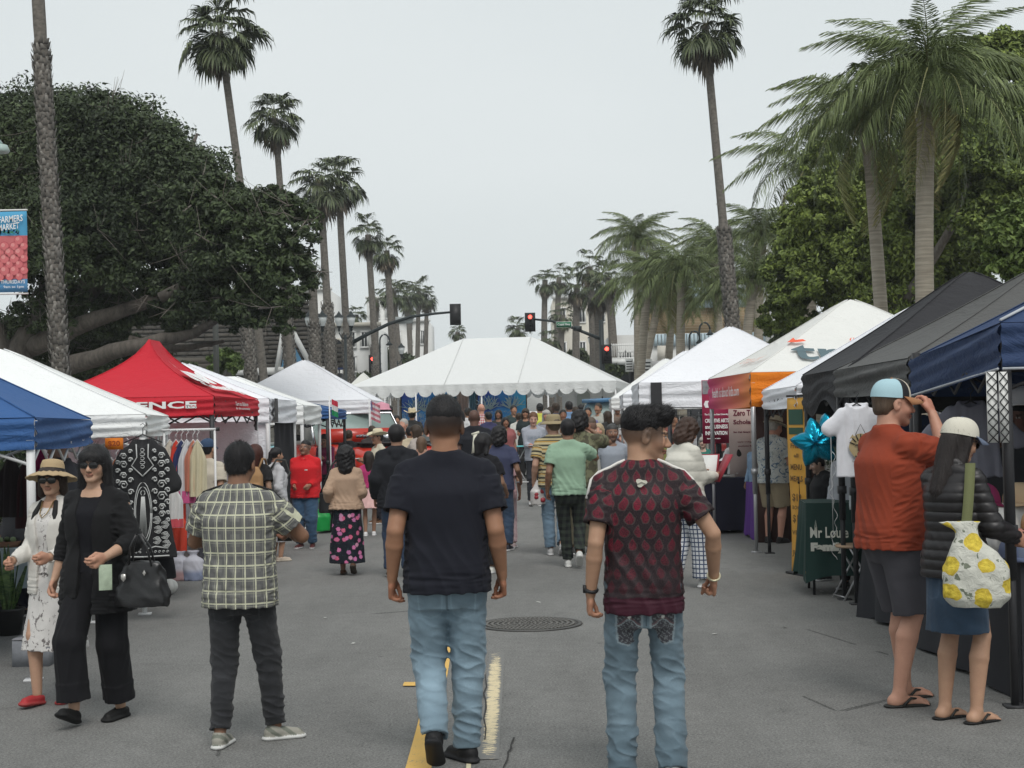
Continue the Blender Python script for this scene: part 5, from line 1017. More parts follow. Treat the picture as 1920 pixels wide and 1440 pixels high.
# ---------------- tents ----------------
def fabric(name, col, rough=.75, trans=0.0, dirt=.06):
    key = 'fb_'+name
    if key in _MC: return _MC[key]
    g = NG(name); n = g.noise(1.6, 5, .65); k = g.math('MULTIPLY_ADD', n, 2*dirt, 1-dirt); g.base(g.mixc(1.0, col, g.comb(k, k, k), 'MULTIPLY')); g.set(Roughness=rough); g.b.inputs['Specular IOR Level'].default_value = .3
    w_ = g.math('ADD', g.noise(3.2, 4, .6, vec=g.mapv(g.obj(), (1, 1, 2.2)), dist=1.5), g.math('MULTIPLY', g.noise(11, 3, .6, dist=2), .3)); g.bump(w_, .55, .05)
    if trans:
        tr = g.n('ShaderNodeBsdfTranslucent'); g.put(tr.inputs[0], col); mx = g.n('ShaderNodeMixShader'); mx.inputs[0].default_value = trans; out = g.t.nodes['Material Output']
        g.t.links.new(g.b.outputs[0], mx.inputs[1]); g.t.links.new(tr.outputs[0], mx.inputs[2]); g.t.links.new(mx.outputs[0], out.inputs[0])
    _MC[key] = g.m; return g.m
WHT = fabric('white_canvas', (.87, .88, .87), trans=.08); LAV = fabric('cool_white_canvas', (.86, .87, .91), trans=.06); alu = mat('aluminium', (.45, .45, .46), .4, metal=.6); whl = mat('white_steel', (.72, .72, .72), .5)
class Tent:
    def __init__(s, label, near, far, z, vh, peak, fab, depth=None, legm=None, vfab=None, group=None, side=1, name='canopy_tent', ridge=None, sag=.16, truss=True, round_=.05, val=None, cat='tent', leg=.022, pw=1.0, tl=0.0):
        s.pw = pw; s.tl = tl
        """near, far: the two street-side corners (x,y); the tent spreads away from the road on the given side"""
        near, far = Vector((near[0], near[1], 0)), Vector((far[0], far[1], 0)); e = far-near; L = e.length; D = depth or 3.0; n = Vector((e.y, -e.x, 0)).normalized()*side
        c = (near+far)/2+n*D/2; s.rz = math.atan2(n.y, n.x)-(0 if side > 0 else math.pi); s.hx, s.hy = D/2, L/2; s.z = z; s.vh = vh; s.peak = peak; s.ridge = ridge or (0, 0); s.sag = sag; s.rd = round_
        s.root = r = empty(name, c, s.rz, label, cat, group); s.c = c; s.side = side
        NS = 12; NR = 12; V = []; F = []
        def P(t, k):
            side_, a = k; a = a*2-1; x = [a*s.hx, s.hx, -a*s.hx, -s.hx][side_]; y = [-s.hy, a*s.hy, s.hy, -a*s.hy][side_]; rx, ry = s.ridge; bx = max(-rx, min(rx, x)); by = max(-ry, min(ry, y)); X_, Y_ = bx+(x-bx)*t, by+(y-by)*t
            return Vector((X_, Y_, s.roofz(t, a)+tl*Y_))
        s.P = P
        mb = MB()
        for sd in range(4): mb.grid(lambda u, v: P(v*.999+.001, (sd, u)), NS, NR)
        cv = mb.mesh('canopy_roof', fab, True); link('canopy_roof', cv, r)
        vf = vfab or fab; vf = vf if isinstance(vf, (list, tuple)) else [vf]*4
        for sd in range(4):
            mb = MB(); ph = random.uniform(0, 6)
            def Q(u, v):
                p = P(1, (sd, u)); out = [(0, -1), (1, 0), (0, 1), (-1, 0)][sd]; w_ = .008+.022*math.sin(v*9+ph+u*2)*math.sin(u*math.pi)**.5*(.6+.4*math.sin(u*7+ph)); w_ += .014*math.sin(v*17+u*5); h_ = s.vh
                if val: h_ *= val(sd, u)
                return (p.x+out[0]*w_, p.y+out[1]*w_, s.z+tl*p.y-.004-v*h_-.012*math.sin(math.pi*u)*v)
            mb.grid(Q, 24, 10); mb.build('valance', vf[sd], r, True)
        lm = legm or alu
        if leg:
            for sx in (-1, 1):
                for sy in (-1, 1):
                    x, y = sx*(s.hx-.03), sy*(s.hy-.03); m_ = MB(); m_.box((x, y, (s.z-.0)/2+.35), (leg*1.15, leg*1.15, (s.z)/2-.36)); m_.box((x, y, .55), (leg*.85, leg*.85, .545)); m_.box((x, y, .006), (leg*2.6, leg*2.4, .006)); m_.box((x, y, .98), (leg*1.6, leg*1.6, .035)); m_.build('leg', lm, r)
            if truss:
                for sd in range(4):
                    mb = MB(); a = P(1, (sd, 0)); b = P(1, (sd, 1)); zt, zb = s.z-.05, s.z-.32; nseg = 4
                    for i in range(nseg):
                        p, q = a.lerp(b, i/nseg), a.lerp(b, (i+1)/nseg); p, q = p*.985, q*.985; mb.tube([(p.x, p.y, zt if i % 2 == 0 else zb), (q.x, q.y, zb if i % 2 == 0 else zt)], .011, 4); mb.tube([(p.x, p.y, zb if i % 2 == 0 else zt), (q.x, q.y, zt if i % 2 == 0 else zb)], .011, 4)
                    mb.build('truss_bar', lm, r)
                mb = MB()
                for sx in (-1, 1): mb.tube([(sx*s.hx*.97, 0, s.z-.2), (0, 0, s.z-.12)], .012, 4); mb.tube([(0, sx*s.hy*.97, s.z-.2), (0, 0, s.z-.12)], .012, 4)
                mb.tube([(0, 0, s.z-.3), (0, 0, s.peak-.05)], .018, 6); mb.build('centre_pole', lm, r)
        # hip seams
        mb = MB()
        for sd in range(4): mb.tube([P(t/10*.97+.03, (sd, 0))+Vector((0, 0, .004)) for t in range(11)], .007, 4)
        mb.build('seam', fab, r)
    def roofz(s, t, a):
        t = min(1, t)**getattr(s, 'pw', 1.0)
        tt = math.sqrt(t*t+s.rd*s.rd)-s.rd*.98 if s.rd else t
        return s.peak-(s.peak-s.z)*(tt/(math.sqrt(1+s.rd*s.rd)-s.rd*.98) if s.rd else t)-s.sag*math.sin(math.pi*min(1, t))*(1-.75*a*a)*.55
    def slope(s, sd, t, a): return s.P(t, (sd, a))
    def on_roof(s, sd, u0, t0, off=.015):
        """metres along the eave (u) and up the slope (v) -> point of the roof"""
        L = 2*(s.hx if sd in (0, 2) else s.hy); R_ = (s.hy if sd in (0, 2) else s.hx)
        def f(u, v):
            t = t0-v/R_*.9; Lt = L*max(t, .05); a = min(1, max(0, .5+(u0*L*1+u)/Lt)); p = s.P(t, (sd, a)); out = [(0, -1), (1, 0), (0, 1), (-1, 0)][sd]; return (p.x+out[0]*off, p.y+out[1]*off, p.z+off*1.6)
        return f
    def on_val(s, sd, u0, dz, off=.045):
        L = 2*(s.hx if sd in (0, 2) else s.hy)
        def f(u, v):
            p = s.P(1, (sd, min(1, max(0, u0+u/L)))); out = [(0, -1), (1, 0), (0, 1), (-1, 0)][sd]; return (p.x+out[0]*off, p.y+out[1]*off, s.z+s.tl*p.y-dz+v)
        return f
    def wall(s, sd, fab, z0=.05, z1=None, name='side_wall', a0=0, a1=1, inset=.06):
        z1 = z1 or s.z-.02; mb = MB(); out = [(0, -1), (1, 0), (0, 1), (-1, 0)][sd]
        def Q(u, v): p = s.P(1, (sd, a0+(a1-a0)*u)); w_ = .02*math.sin(u*23)*math.sin(v*3+1)+.012*math.sin(u*9+v*8)-inset; return (p.x+out[0]*w_, p.y+out[1]*w_, z0+(z1-z0)*v)
        mb.grid(Q, 30, 14); return mb.build(name, fab, s.root, True)
def at2(px, Y): return (AT(px, 790, Y).x, Y)
# zero side index: 0 = side facing the camera, 1 = +x, 2 = far, 3 = -x
darkleg = mat('dark_steel', (.03, .03, .033), .5)
# right row, near to far
NAVY = fabric('navy_canvas', (.030, .055, .13), trans=.05); GREY = fabric('charcoal_canvas', (.10, .10, .098), trans=.04); BLKC = fabric('black_canvas', (.030, .030, .034), trans=.03)
R1 = Tent('navy blue tent with pale piping nearest on the right, hats on its tables', (2.74, 8.35), (2.86, 10.7), 2.09, .26, 2.85, NAVY, 3.0, darkleg, sag=.2, tl=-.05)
mb = MB(); pale = mat('pale_piping', (.45, .47, .5), .7)
for sd in (0, 3): mb.tube([Vector(R1.on_val(sd, i/12, R1.vh+.0, .02)(0, 0)) for i in range(13)], .008, 4)
mb.tube([R1.P(t/10*.95+.05, (0, 0))+Vector((0, 0, .012)) for t in range(11)], .010, 4); mb.build('piping', pale, R1.root)
R2 = Tent('charcoal grey tent behind the navy one, white T-shirt hanging under it', (2.86, 10.75), (2.90, 13.4), 2.05, .24, 2.85, GREY, 3.0, darkleg, sag=.2)
R3 = Tent('black tent with a sharp dark peak, its crumpled valance beside the orange banner', (2.93, 13.0), (2.98, 15.3), 2.06, .33, 2.98, BLKC, 2.8, darkleg, val=lambda sd, u: 1+.25*math.sin(u*9))
R4 = Tent('low white tent between the black tent and the orange one, on thin black legs', (2.95, 15.5), (3.03, 18.05), 1.96, .22, 2.85, LAV, 3.1, darkleg)
g_ = NG('pink_orange_print'); sx = g_.sep(g_.obj()); f_ = g_.math('MULTIPLY_ADD', sx[1], .36, .5, clamp=True); g_.base(g_.ramp(f_, [(0, (.72, .22, .05)), (.45, (.66, .13, .10)), (1, (.55, .03, .15))])); g_.set(Roughness=.7); PNK = g_.m
ORG = fabric('orange_canvas', (.72, .20, .012))
R5 = Tent('white tent with orange and pink valances and a large printed word', (2.9, 18.15), (2.78, 21.1), 2.19, .42, 3.17, fabric('warm_white_canvas', (.82, .82, .79), trans=.15), 3.3, alu, vfab=[ORG, ORG, ORG, PNK])
gt = mat('slate_print', (.10, .15, .17), .7); rp = mat('coral_print', (.75, .12, .06), .7); wh_ = mat('print_white', (.82, .82, .82), .7)
lettering('true', R5.on_roof(0, -.10, .76, .02), .33, gt, R5.root, width=1.45, bold=.02, shear=.0); lettering('(health)', R5.on_roof(0, .0, .56, .02), .10, rp, R5.root, width=.5)
mb = MB(); f = R5.on_roof(0, -.08, .74, .028); mb.add([f(-.86, .19), f(-.78, .24), f(-.70, .20), f(-.60, .23), f(-.56, .20), f(-.68, .16), f(-.84, .14)], [(0, 1, 2, 3, 4, 5, 6)]); mb.build('print_flame', rp, R5.root)
lettering('health is about kids.com', R5.on_val(3, .5, .21), .13, wh_, R5.root, width=1.9, bold=.01)
lettering('true care', R5.on_roof(3, 0, .78, .02), .18, mat('coral_faint', (.72, .45, .38), .7), R5.root, width=1.3)
R6 = Tent('white peaked tent with a dark stripe on its valance, fifth along the right side', (2.08, 24.5), (2.2, 27.4), 2.24, .40, 3.22, LAV, 3.3, whl)
mb = MB(); f = R6.on_val(0, .085, .2, .05); mb.add([f(-.09, -.2), f(.09, -.2), f(.09, .2), f(-.09, .2)], [(0, 1, 2, 3)]); mb.build('velcro_strip', darkleg, R6.root)
R7 = Tent('small white peak behind the dark striped tent, nearer of the two right peaks', (2.45, 33), (2.6, 36), 2.2, .3, 3.2, LAV, 3.0, whl)
R8 = Tent('farthest small white peak on the right row', (2.55, 38.5), (2.7, 41.5), 2.2, .3, 3.25, WHT, 3.0, whl)
# left row
BLU = fabric('blue_canvas', (.040, .115, .30), trans=.08)
L1 = Tent('blue tent in the left corner', (-3.17, 9.9), (-3.63, 12.85), 1.74, .21, 2.55, BLU, 3.0, whl, side=-1)
L2 = Tent('large white tent left of the red one', (-3.27, 13.3), (-3.78, 16.4), 1.78, .19, 2.46, WHT, 3.0, whl, side=-1)
RED = fabric('red_canvas', (.60, .024, .042), trans=.15)
L3 = Tent('red tent with white scrawled lettering and a notched peak', (-3.50, 17.5), (-3.50, 20.55), 2.02, .22, 2.78, RED, 2.1, darkleg, side=-1, ridge=(0, .28), sag=.12, pw=.6)
lettering('PRESENCE', L3.on_val(0, .60, .10), .085, wh_, L3.root, width=1.3, bold=.03); lettering('TM', L3.on_val(0, .875, .125), .04, wh_, L3.root, width=.13)
for i, (tx, du, tt, hh, ww) in enumerate((('Supa', -.06, .50, .60, 1.2), ('Comunity', -.02, .80, .28, 1.7), ('2M', .16, .93, .2, .5))): lettering(tx, L3.on_roof(1, du, tt, .03), hh, wh_, L3.root, width=ww, bold=.06, shear=.3)
lettering('Turn to Balance', L3.on_val(1, .52, .08), .05, wh_, L3.root, width=.9, bold=.02); lettering('for the community', L3.on_val(1, .55, .14), .04, wh_, L3.root, width=1.0, bold=.02)
L3.wall(2, LAV, .9, 1.72); L3.wall(3, LAV, .6, 1.75)
L4 = Tent('white tent right behind the red one, dark stripe and black side panel', (-3.42, 21.0), (-3.42, 23.6), 2.04, .33, 2.62, LAV, 3.0, whl, side=-1, ridge=(0, .2))
mb = MB(); f = L4.on_val(1, .12, .165, .05); mb.add([f(-.16, -.17), f(.16, -.17), f(.16, .17), f(-.16, .17)], [(0, 1, 2, 3)]); mb.build('velcro_strip', darkleg, L4.root)
L4.wall(1, mat('black_curtain', (.006, .006, .010), .9), .1, 1.75, 'side_wall', .22, .95, .03); L4.wall(0, LAV, .1, 1.75)
L5 = Tent('small low white tent with a separate little peak past the black panel', (-3.36, 24.0), (-3.36, 26.2), 1.98, .3, 2.5, WHT, 3.6, whl, side=-1, ridge=(.5, 0))
L6 = Tent('blue tent squeezed between two white ones on the left', (-3.30, 26.8), (-3.28, 29.4), 1.93, .16, 2.33, BLU, 3.0, darkleg, side=-1)
L7 = Tent('tall white peaked tent beside the marquee on the left', (-3.05, 32.3), (-3.05, 35.6), 2.18, .28, 3.14, LAV, 3.3, whl, side=-1)
# marquee
def marquee(label, c, hx, hy, z, peak, ridge, rz, fab, scal=True, legs=4, vh=.2, name='marquee'):
    t = Tent.__new__(Tent); t.hx, t.hy, t.z, t.vh, t.peak, t.ridge, t.sag, t.rd = hx, hy, z, vh, peak, ridge, .12, .02; t.root = r = empty(name, (c[0], c[1], 0), rz, label, 'tent'); t.rz = rz; t.c = Vector((c[0], c[1], 0))
    def P(tt, k):
        side_, a = k; a = a*2-1; x = [a*hx, hx, -a*hx, -hx][side_]; y = [-hy, a*hy, hy, -a*hy][side_]; bx = max(-ridge[0], min(ridge[0], x)); by = max(-ridge[1], min(ridge[1], y)); return Vector((bx+(x-bx)*tt, by+(y-by)*tt, t.roofz(tt, a)))
    t.P = P
    mb = MB()
    for sd in range(4): mb.grid(lambda u, v: P(v*.999+.001, (sd, u)), 20, 10)
    mb.build('canopy_roof', fab, r, True)
    for sd in range(4):
        mb = MB(); L = 2*(hx if sd in (0, 2) else hy); ns = int(L/.48)
        def Q(u, v): p = P(1, (sd, u)); out = [(0, -1), (1, 0), (0, 1), (-1, 0)][sd]; ph = u*ns % 1; d = vh*(.55+.45*math.sin(math.pi*ph)**.6) if scal else vh; w_ = .03*math.sin(ph*2*math.pi)*v; return (p.x+out[0]*(.01+w_), p.y+out[1]*(.01+w_), z-v*d)
        mb.grid(Q, ns*8, 3); mb.build('valance', fab, r, True)
        mb = MB(); nl = 4 if hx > 2.5 else 2
        for i in range(nl): p = P(1, (sd, i/nl)); m_ = MB(); m_.tube([(p.x*.99, p.y*.99, 0), (p.x*.99, p.y*.99, z)], .03, 8); m_.build('leg', whl, r)
        b = MB(); b.tube([P(1, (sd, 0))*.985, P(1, (sd, 1))*.985], .028, 6); b.build('eave_bar', whl, r)
    s_ = MB()
    for k in ((-ridge[0], 0), (ridge[0], 0)): s_.tube([(k[0], 0, peak+.02), (k[0]*1.02, -hy, z+.02)], .012, 4)
    s_.build('seam', fab, r)
    return t
BW = fabric('marquee_vinyl', (.88, .89, .88), .55, trans=.2, dirt=.03)
ml, mr = AT(655, 728, 51.4), AT(1156, 710, 50.0); cx_ = (ml.x+mr.x)/2; rz_ = math.atan2(mr.y-ml.y, mr.x-ml.x); hxm = (mr-ml).length/2; nrm = Vector((-math.sin(rz_), math.cos(rz_), 0)); cc = (ml+mr)/2+nrm*3.6
BIG = marquee('big white marquee with a hipped roof and scalloped edge across the street', (cc.x, cc.y), hxm, 3.6, 2.95, AT(895, 634, cc.y).z, (1.25, 0), rz_, BW, vh=.42)
B2 = marquee('second white marquee peeping out behind the right end of the big one', (AT(1108, 700, 60).x, 60), 1.1, 3.0, 3.0, AT(1105, 688, 60).z, (0, .5), rz_, fabric('old_vinyl', (.66, .66, .62)), vh=.1)
B3 = marquee('small pale canopy behind the left end of the big marquee', (AT(682, 710, 60).x, 60), .95, 1.3, 2.75, AT(678, 706, 60).z+.15, (0, .2), 0, fabric('old_vinyl', (.66, .66, .62)), scal=False, vh=.15)
# side wall with arched window under the marquee
y_ = 56.5; x0, x1, x2 = AT(1054, 750, y_).x, AT(1128, 750, y_).x, AT(1160, 750, y_).x; wr = empty('tent_wall', (0, y_, 0), 0, 'white vinyl tent wall with an arched clear window at the right end of the marquee', 'tent wall')
mb = MB(); mb.grid(lambda u, v: (x0+(x1-x0)*u, .04*math.sin(u*14+v*3), 2.95*v), 24, 10); mb.build('wall_sheet', BW, wr, True); mb = MB(); mb.grid(lambda u, v: (x1+.06+(x2-x1)*u, -.05+.04*math.sin(u*9), 2.95*v), 10, 6); mb.build('wall_sheet', BW, wr, True)
ax = AT(1094, 750, y_).x; hw = AT(1106, 750, y_).x-ax; zt, zb = AT(1094, 732, y_).z, AT(1094, 762, y_).z; V = [(ax-hw, -.07, zb), (ax+hw, -.07, zb)]+[(ax+hw*math.cos(math.pi*i/12), -.07, zt-hw*.8+hw*.8*math.sin(math.pi*i/12)) for i in range(13)]
mb = MB(); mb.add(V, [tuple(range(len(V)))]); mb.build('clear_window', mat('clear_vinyl', (.40, .43, .40), .3), wr)
# ocean print banners and curtains under the marquee
g_ = NG('ocean_print'); ob = g_.obj(); s3 = g_.sep(ob); n = g_.noise(1.1, 3, .5, dist=1); bl_ = g_.ramp(g_.math('ADD', n, g_.math('MULTIPLY', s3[0], .12)), [(.35, (.02, .09, .5)), (.6, (.03, .38, .85)), (.78, (.1, .65, .95))])
bub = g_.math('LESS_THAN', g_.vor(5.5), .12); wv = g_.math('GREATER_THAN', g_.math('ADD', g_.noise(5, 5, .7, dist=2.5), g_.math('MULTIPLY', s3[2], -.45)), -.27)
low = g_.math('MULTIPLY', g_.math('LESS_THAN', s3[2], 2.05), g_.math('GREATER_THAN', g_.noise(7, 5, .75, vec=g_.mapv(ob, (1.6, 1, .5)), dist=2), .54))
g_.base(g_.mixc(low, g_.mixc(g_.math('MULTIPLY', bub, .45), bl_, (.35, .6, .8)), (.42, .55, .62))); g_.set(Roughness=.5); OC = g_.m
for i, (a, b, t_, bt) in enumerate(((753, 842, 716, 772), (896, 985, 714, 768))):
    y_ = 55+.3*i; p0, p1 = AT(a, bt, y_), AT(b, t_, y_); root = empty('ocean_banner', ((p0.x+p1.x)/2, y_, 0), 0, ['blue printed undersea banner, left of two under the marquee', 'blue printed undersea banner, right of two under the marquee'][i], 'banner')
    hw = (p1.x-p0.x)/2; mb = MB(); mb.grid(lambda u, v: (-hw+2*hw*u, .03*math.sin(u*11), p0.z-.6+(p1.z-p0.z+.6)*v), 16, 8); mb.build('sheet', OC, root, True); m_ = MB(); m_.tube([(-hw-.02, 0, 0), (-hw-.02, 0, p1.z)], .03, 6); m_.tube([(hw+.02, 0, 0), (hw+.02, 0, p1.z)], .03, 6); m_.build('frame', darkleg, root)
    cm = MB(); r2 = random.Random(i)
    for q in range(4):
        bx_ = r2.uniform(-hw*.9, hw*.9)
        for w_ in range(7): a_ = R(30+20*w_+r2.uniform(-6, 6)); L_ = r2.uniform(.35, .6); p = Vector((bx_, -.05, p0.z+.0)); q1 = p+Vector((math.cos(a_)*L_*.6, 0, math.sin(a_)*L_*.6)); q2 = q1+Vector((math.cos(a_+.3)*L_*.4, 0, math.sin(a_+.3)*L_*.4)); cm.tube([p, q1, q2], [.022, .016, .008], 4); cm.tube([q1, q1+Vector((math.cos(a_-.5)*.2, 0, math.sin(a_-.5)*.2))], [.014, .006], 4)
    cm.build('coral_print', mat('coral_pale', (.50, .66, .72), .7), root, kind='stuff')
for a, b, c_, lab in ((855, 880, (.62, .45, .38), 'salmon pink curtain hanging under the marquee between the blue banners'), (842, 856, (.12, .28, .36), 'teal curtain beside the left blue banner'), (880, 896, (.15, .33, .42), 'striped teal curtain beside the right blue banner')):
    y_ = 56.2; p0, p1 = AT(a, 775, y_), AT(b, 714, y_); root = empty('curtain', ((p0.x+p1.x)/2, y_, 0), 0, lab, 'curtain'); hw = (p1.x-p0.x)/2; mb = MB(); mb.grid(lambda u, v: (-hw+2*hw*u*(.8+.2*v), .05*math.sin(u*26), .6+(p1.z-.6)*v), 24, 6); mb.build('drape', mat('curtain_%.2f' % c_[0], c_, .9), root, True); m_ = MB(); m_.tube([(-hw, .05, p1.z), (hw, .05, p1.z)], .02, 6); m_.build('rail', darkleg, root)
# ---------------- clothing patterns ----------------
def pat(name, fn, rough=.85, bump=.25, sheen=.12):
    g = NG(name); f = g.sep(g.attr('fuv', 'Vector')); c = fn(g, f[0], f[1], f[2]); n = g.noise(14, 4, .6); k = g.math('MULTIPLY_ADD', n, .2, .9); g.base(g.mixc(1.0, c, g.comb(k, k, k), 'MULTIPLY'))
    g.set(Roughness=rough); g.b.inputs['Specular IOR Level'].default_value = .25; g.b.inputs['Sheen Weight'].default_value = sheen*.2; g.bump(g.math('ADD', g.math('MULTIPLY', g.noise(420, 2), .3), g.noise(26, 3, .55)), bump, .012); return g.m
def frac(g, v, p, o=0.0): return g.math('FRACT', g.math('ADD', g.math('DIVIDE', v, p), 100.0+o))
def line(g, v, p, w_, o=0.0): return g.math('LESS_THAN', g.math('ABSOLUTE', g.math('SUBTRACT', frac(g, v, p, o), .5)), w_/p/2)
def plaid(g, u, v, w_):
    mx = g.math('MAXIMUM', line(g, u, .062, .0085), line(g, v, .072, .009)); thin = g.math('MAXIMUM', line(g, u, .062, .003, .22), line(g, v, .072, .003, .2)); br = g.noise(160, 2, .6)
    dk = g.math('MAXIMUM', g.math('GREATER_THAN', frac(g, u, .124), .5), g.math('GREATER_THAN', frac(g, v, .144), .5)); base_ = g.mixc(dk, (.125, .125, .12), (.075, .075, .078)); st = g.math('MULTIPLY', g.noise(240, 2, .5, vec=g.comb(u, g.math('MULTIPLY', v, .1))), .6)
    c = g.mixc(st, base_, (.22, .22, .21)); c = g.mixc(g.math('MULTIPLY', thin, .6), c, (.42, .42, .33)); return g.mixc(g.math('MULTIPLY', mx, g.math('MULTIPLY_ADD', br, .5, .55), clamp=True), c, (.60, .60, .44))
def drops(g, u, v, w_):
    wob = g.math('MULTIPLY', g.math('SUBTRACT', g.noise(11, 3), .5), .05); u = g.math('ADD', u, wob); v0 = v; v = g.math('ADD', v, g.math('MULTIPLY', wob, .7)); row = g.math('FLOOR', g.math('DIVIDE', v, .064)); off = g.math('MULTIPLY', g.math('MODULO', g.math('ADD', row, 100.0), 2.0), .5); x = g.math('SUBTRACT', frac(g, g.math('ADD', u, g.math('MULTIPLY', off, .080)), .080), .5); y = g.math('SUBTRACT', frac(g, v, .064), .45)
    ww = g.math('SUBTRACT', .40, g.math('MULTIPLY', g.math('MAXIMUM', y, 0.0), .62)); d = g.math('SQRT', g.math('ADD', g.math('POWER', g.math('DIVIDE', x, ww), 2.0), g.math('POWER', g.math('DIVIDE', y, .56), 2.0)))
    ring = g.math('MULTIPLY', g.math('LESS_THAN', d, .93), g.math('GREATER_THAN', d, .74)); core = g.math('LESS_THAN', d, .74); spk = g.noise(230, 3, .7); fade = g.math('MULTIPLY', g.math('SUBTRACT', v, .80), 2.0, clamp=True); lrg = g.math('MULTIPLY_ADD', g.noise(7, 4, .6), 2.2, -.45, clamp=True)
    bgc = g.mixc(g.math('GREATER_THAN', spk, .55), (.016, .009, .012), (.034, .021, .023)); c = g.mixc(g.math('MULTIPLY', g.math('MULTIPLY', core, g.math('MULTIPLY', fade, lrg)), g.math('MULTIPLY_ADD', g.math('GREATER_THAN', spk, .46), .75, .25), clamp=True), bgc, (.21, .007, .028))
    c = g.mixc(g.math('MULTIPLY', ring, g.math('MULTIPLY', fade, .7)), c, (.075, .055, .05)); return g.mixc(g.math('LESS_THAN', v, .88), c, (.045, .008, .018))
def floral(g, u, v, w_):
    vec = g.comb(u, v, 0.0); d = g.vor(10, vec=vec, dim='2D'); rnd = g.vor(10, vec=vec, out=1, dim='2D'); s_ = g.sep(rnd); n = g.noise(55, 4, .7, vec=vec); blo = g.math('LESS_THAN', g.math('ADD', d, g.math('MULTIPLY', n, .5)), .53); fc = g.ramp(s_[0], [(0, (.60, .03, .12)), (.4, (.65, .12, .35)), (.7, (.40, .08, .30)), (1, (.70, .35, .45))])
    lf = g.math('GREATER_THAN', g.noise(26, 4, .7, vec=vec, dist=2), .62); c = g.mixc(lf, (.010, .012, .02), (.05, .12, .12)); return g.mixc(blo, c, g.mixc(g.math('MULTIPLY', n, .5), fc, (.6, .4, .5)))
def hawaii(g, u, v, w_): vec = g.comb(u, v, 0.0); a = g.noise(13, 4, .65, vec=vec, dist=1.5); b = g.noise(22, 4, .7, vec=g.comb(v, u, 2.0), dist=1); c = g.mixc(g.math('GREATER_THAN', a, .56), (.50, .52, .50), (.10, .16, .24)); return g.mixc(g.math('GREATER_THAN', b, .60), c, (.30, .34, .32))
def stripes(g, u, v, w_): c = g.mixc(line(g, v, .05, .024), (.45, .38, .22), (.05, .05, .04)); return g.mixc(line(g, v, .1, .012, .3), c, (.5, .3, .08))
def check(g, u, v, w_): a = g.math('GREATER_THAN', frac(g, u, .08), .5); b = g.math('GREATER_THAN', frac(g, v, .08), .5); return g.mixc(g.math('MULTIPLY', g.math('ADD', a, b), .5), (.035, .045, .035), (.012, .014, .016))
def bwcheck(g, u, v, w_): return g.mixc(g.math('MAXIMUM', line(g, u, .045, .012), line(g, v, .045, .012)), (.60, .62, .64), (.05, .07, .13))
def redcheck(g, u, v, w_): a = g.math('GREATER_THAN', frac(g, u, .06), .5); b = g.math('GREATER_THAN', frac(g, v, .06), .5); return g.mixc(g.math('MULTIPLY', g.math('ADD', a, b), .5), (.62, .60, .58), (.42, .05, .06))
def camo(g, u, v, w_): vec = g.comb(u, v, 0.0); a = g.noise(9, 3, .55, vec=vec); return g.ramp(a, [(.4, (.075, .07, .045)), (.5, (.15, .15, .09)), (.62, (.11, .09, .06))], 'CONSTANT')
def brush(g, u, v, w_): vec = g.comb(u, v, 0.0); a = g.noise(7, 4, .7, vec=vec, dist=3); b = g.noise(60, 3, .7, vec=g.mapv(vec, (1, .2, 1), rot=(0, 0, .8))); m_ = g.math('GREATER_THAN', g.math('ADD', a, g.math('MULTIPLY', b, .25)), .70); return g.mixc(g.math('MULTIPLY', m_, .85), (.62, .60, .58), (.09, .075, .075))
def denim_wash(base, knee=1.0, seat=1.25, pocket=None, pz0=.80):
    base = np.array(base)
    def f(V):
        x, y, z = V.T; C = np.tile(base, (len(V), 1)); n = pnoise(x, y, z, 16, 4); n2 = np.abs(pnoise(x*.6+z*.4, y*.6, z*1.1, 44, 3, 7))*1.3; lt = np.clip(.5*np.exp(-((z-.45)/.16)**2)*knee+.35*np.exp(-((z-.72)/.1)**2)+.28*n, 0, 1)
        wk = min(1, base.mean()*7); C = mixv(C, base*1.75+.04*wk, lt*.75); C = mixv(C, base*.72, np.clip(.5-n2*1.4, 0, 1)*.8); C = mixv(C, base*1.6+.05*wk, np.clip(n2-.55, 0, 1)*1.1)
        C = mixv(C, base*.5, (np.abs(np.abs(x)-.0) < .005)*(y < 0)*(z > .74)*.8); C = mixv(C, base*.55, (z < .115)*.3)
        for sd in (-1, 1):
            px, pz = x-sd*.078, z-pz0; ins = (np.abs(px) < .062-.1*np.clip(-pz, 0, 1))*(pz < .075)*(pz > -.075-.02*(1-np.abs(px)/.06))*(y < -.02); edge = ins*((np.abs(px) > .054-.1*np.clip(-pz, 0, 1)) | (pz > .066) | (pz < -.066-.02*(1-np.abs(px)/.06)))
            if pocket is None: C = mixv(C, base*1.5+.03, edge*.45)
            else: C = pocket(C, px, pz, ins, edge, V)
        return C
    return f
def pocketed(C, px, pz, ins, edge, V):
    q = np.sin(px*190+6*np.sin(pz*75))*np.sin(pz*160+5*np.sin(px*110)); C = mixv(C, (.05, .042, .05), ins*.9); C = mixv(C, (.22, .24, .25), ins*(q > .35)*.9); C = mixv(C, (.14, .09, .10), ins*(np.abs(pz-.03-.016*np.cos(px*60)) < .005)); C = mixv(C, (.30, .36, .38), ins*(np.abs(pz-.022-.016*np.cos(px*60)) < .003))
    C = mixv(C, (.30, .38, .42), edge*.8); return mixv(C, (.75, .75, .72), ins*(np.hypot(px, pz-.05) < .008))
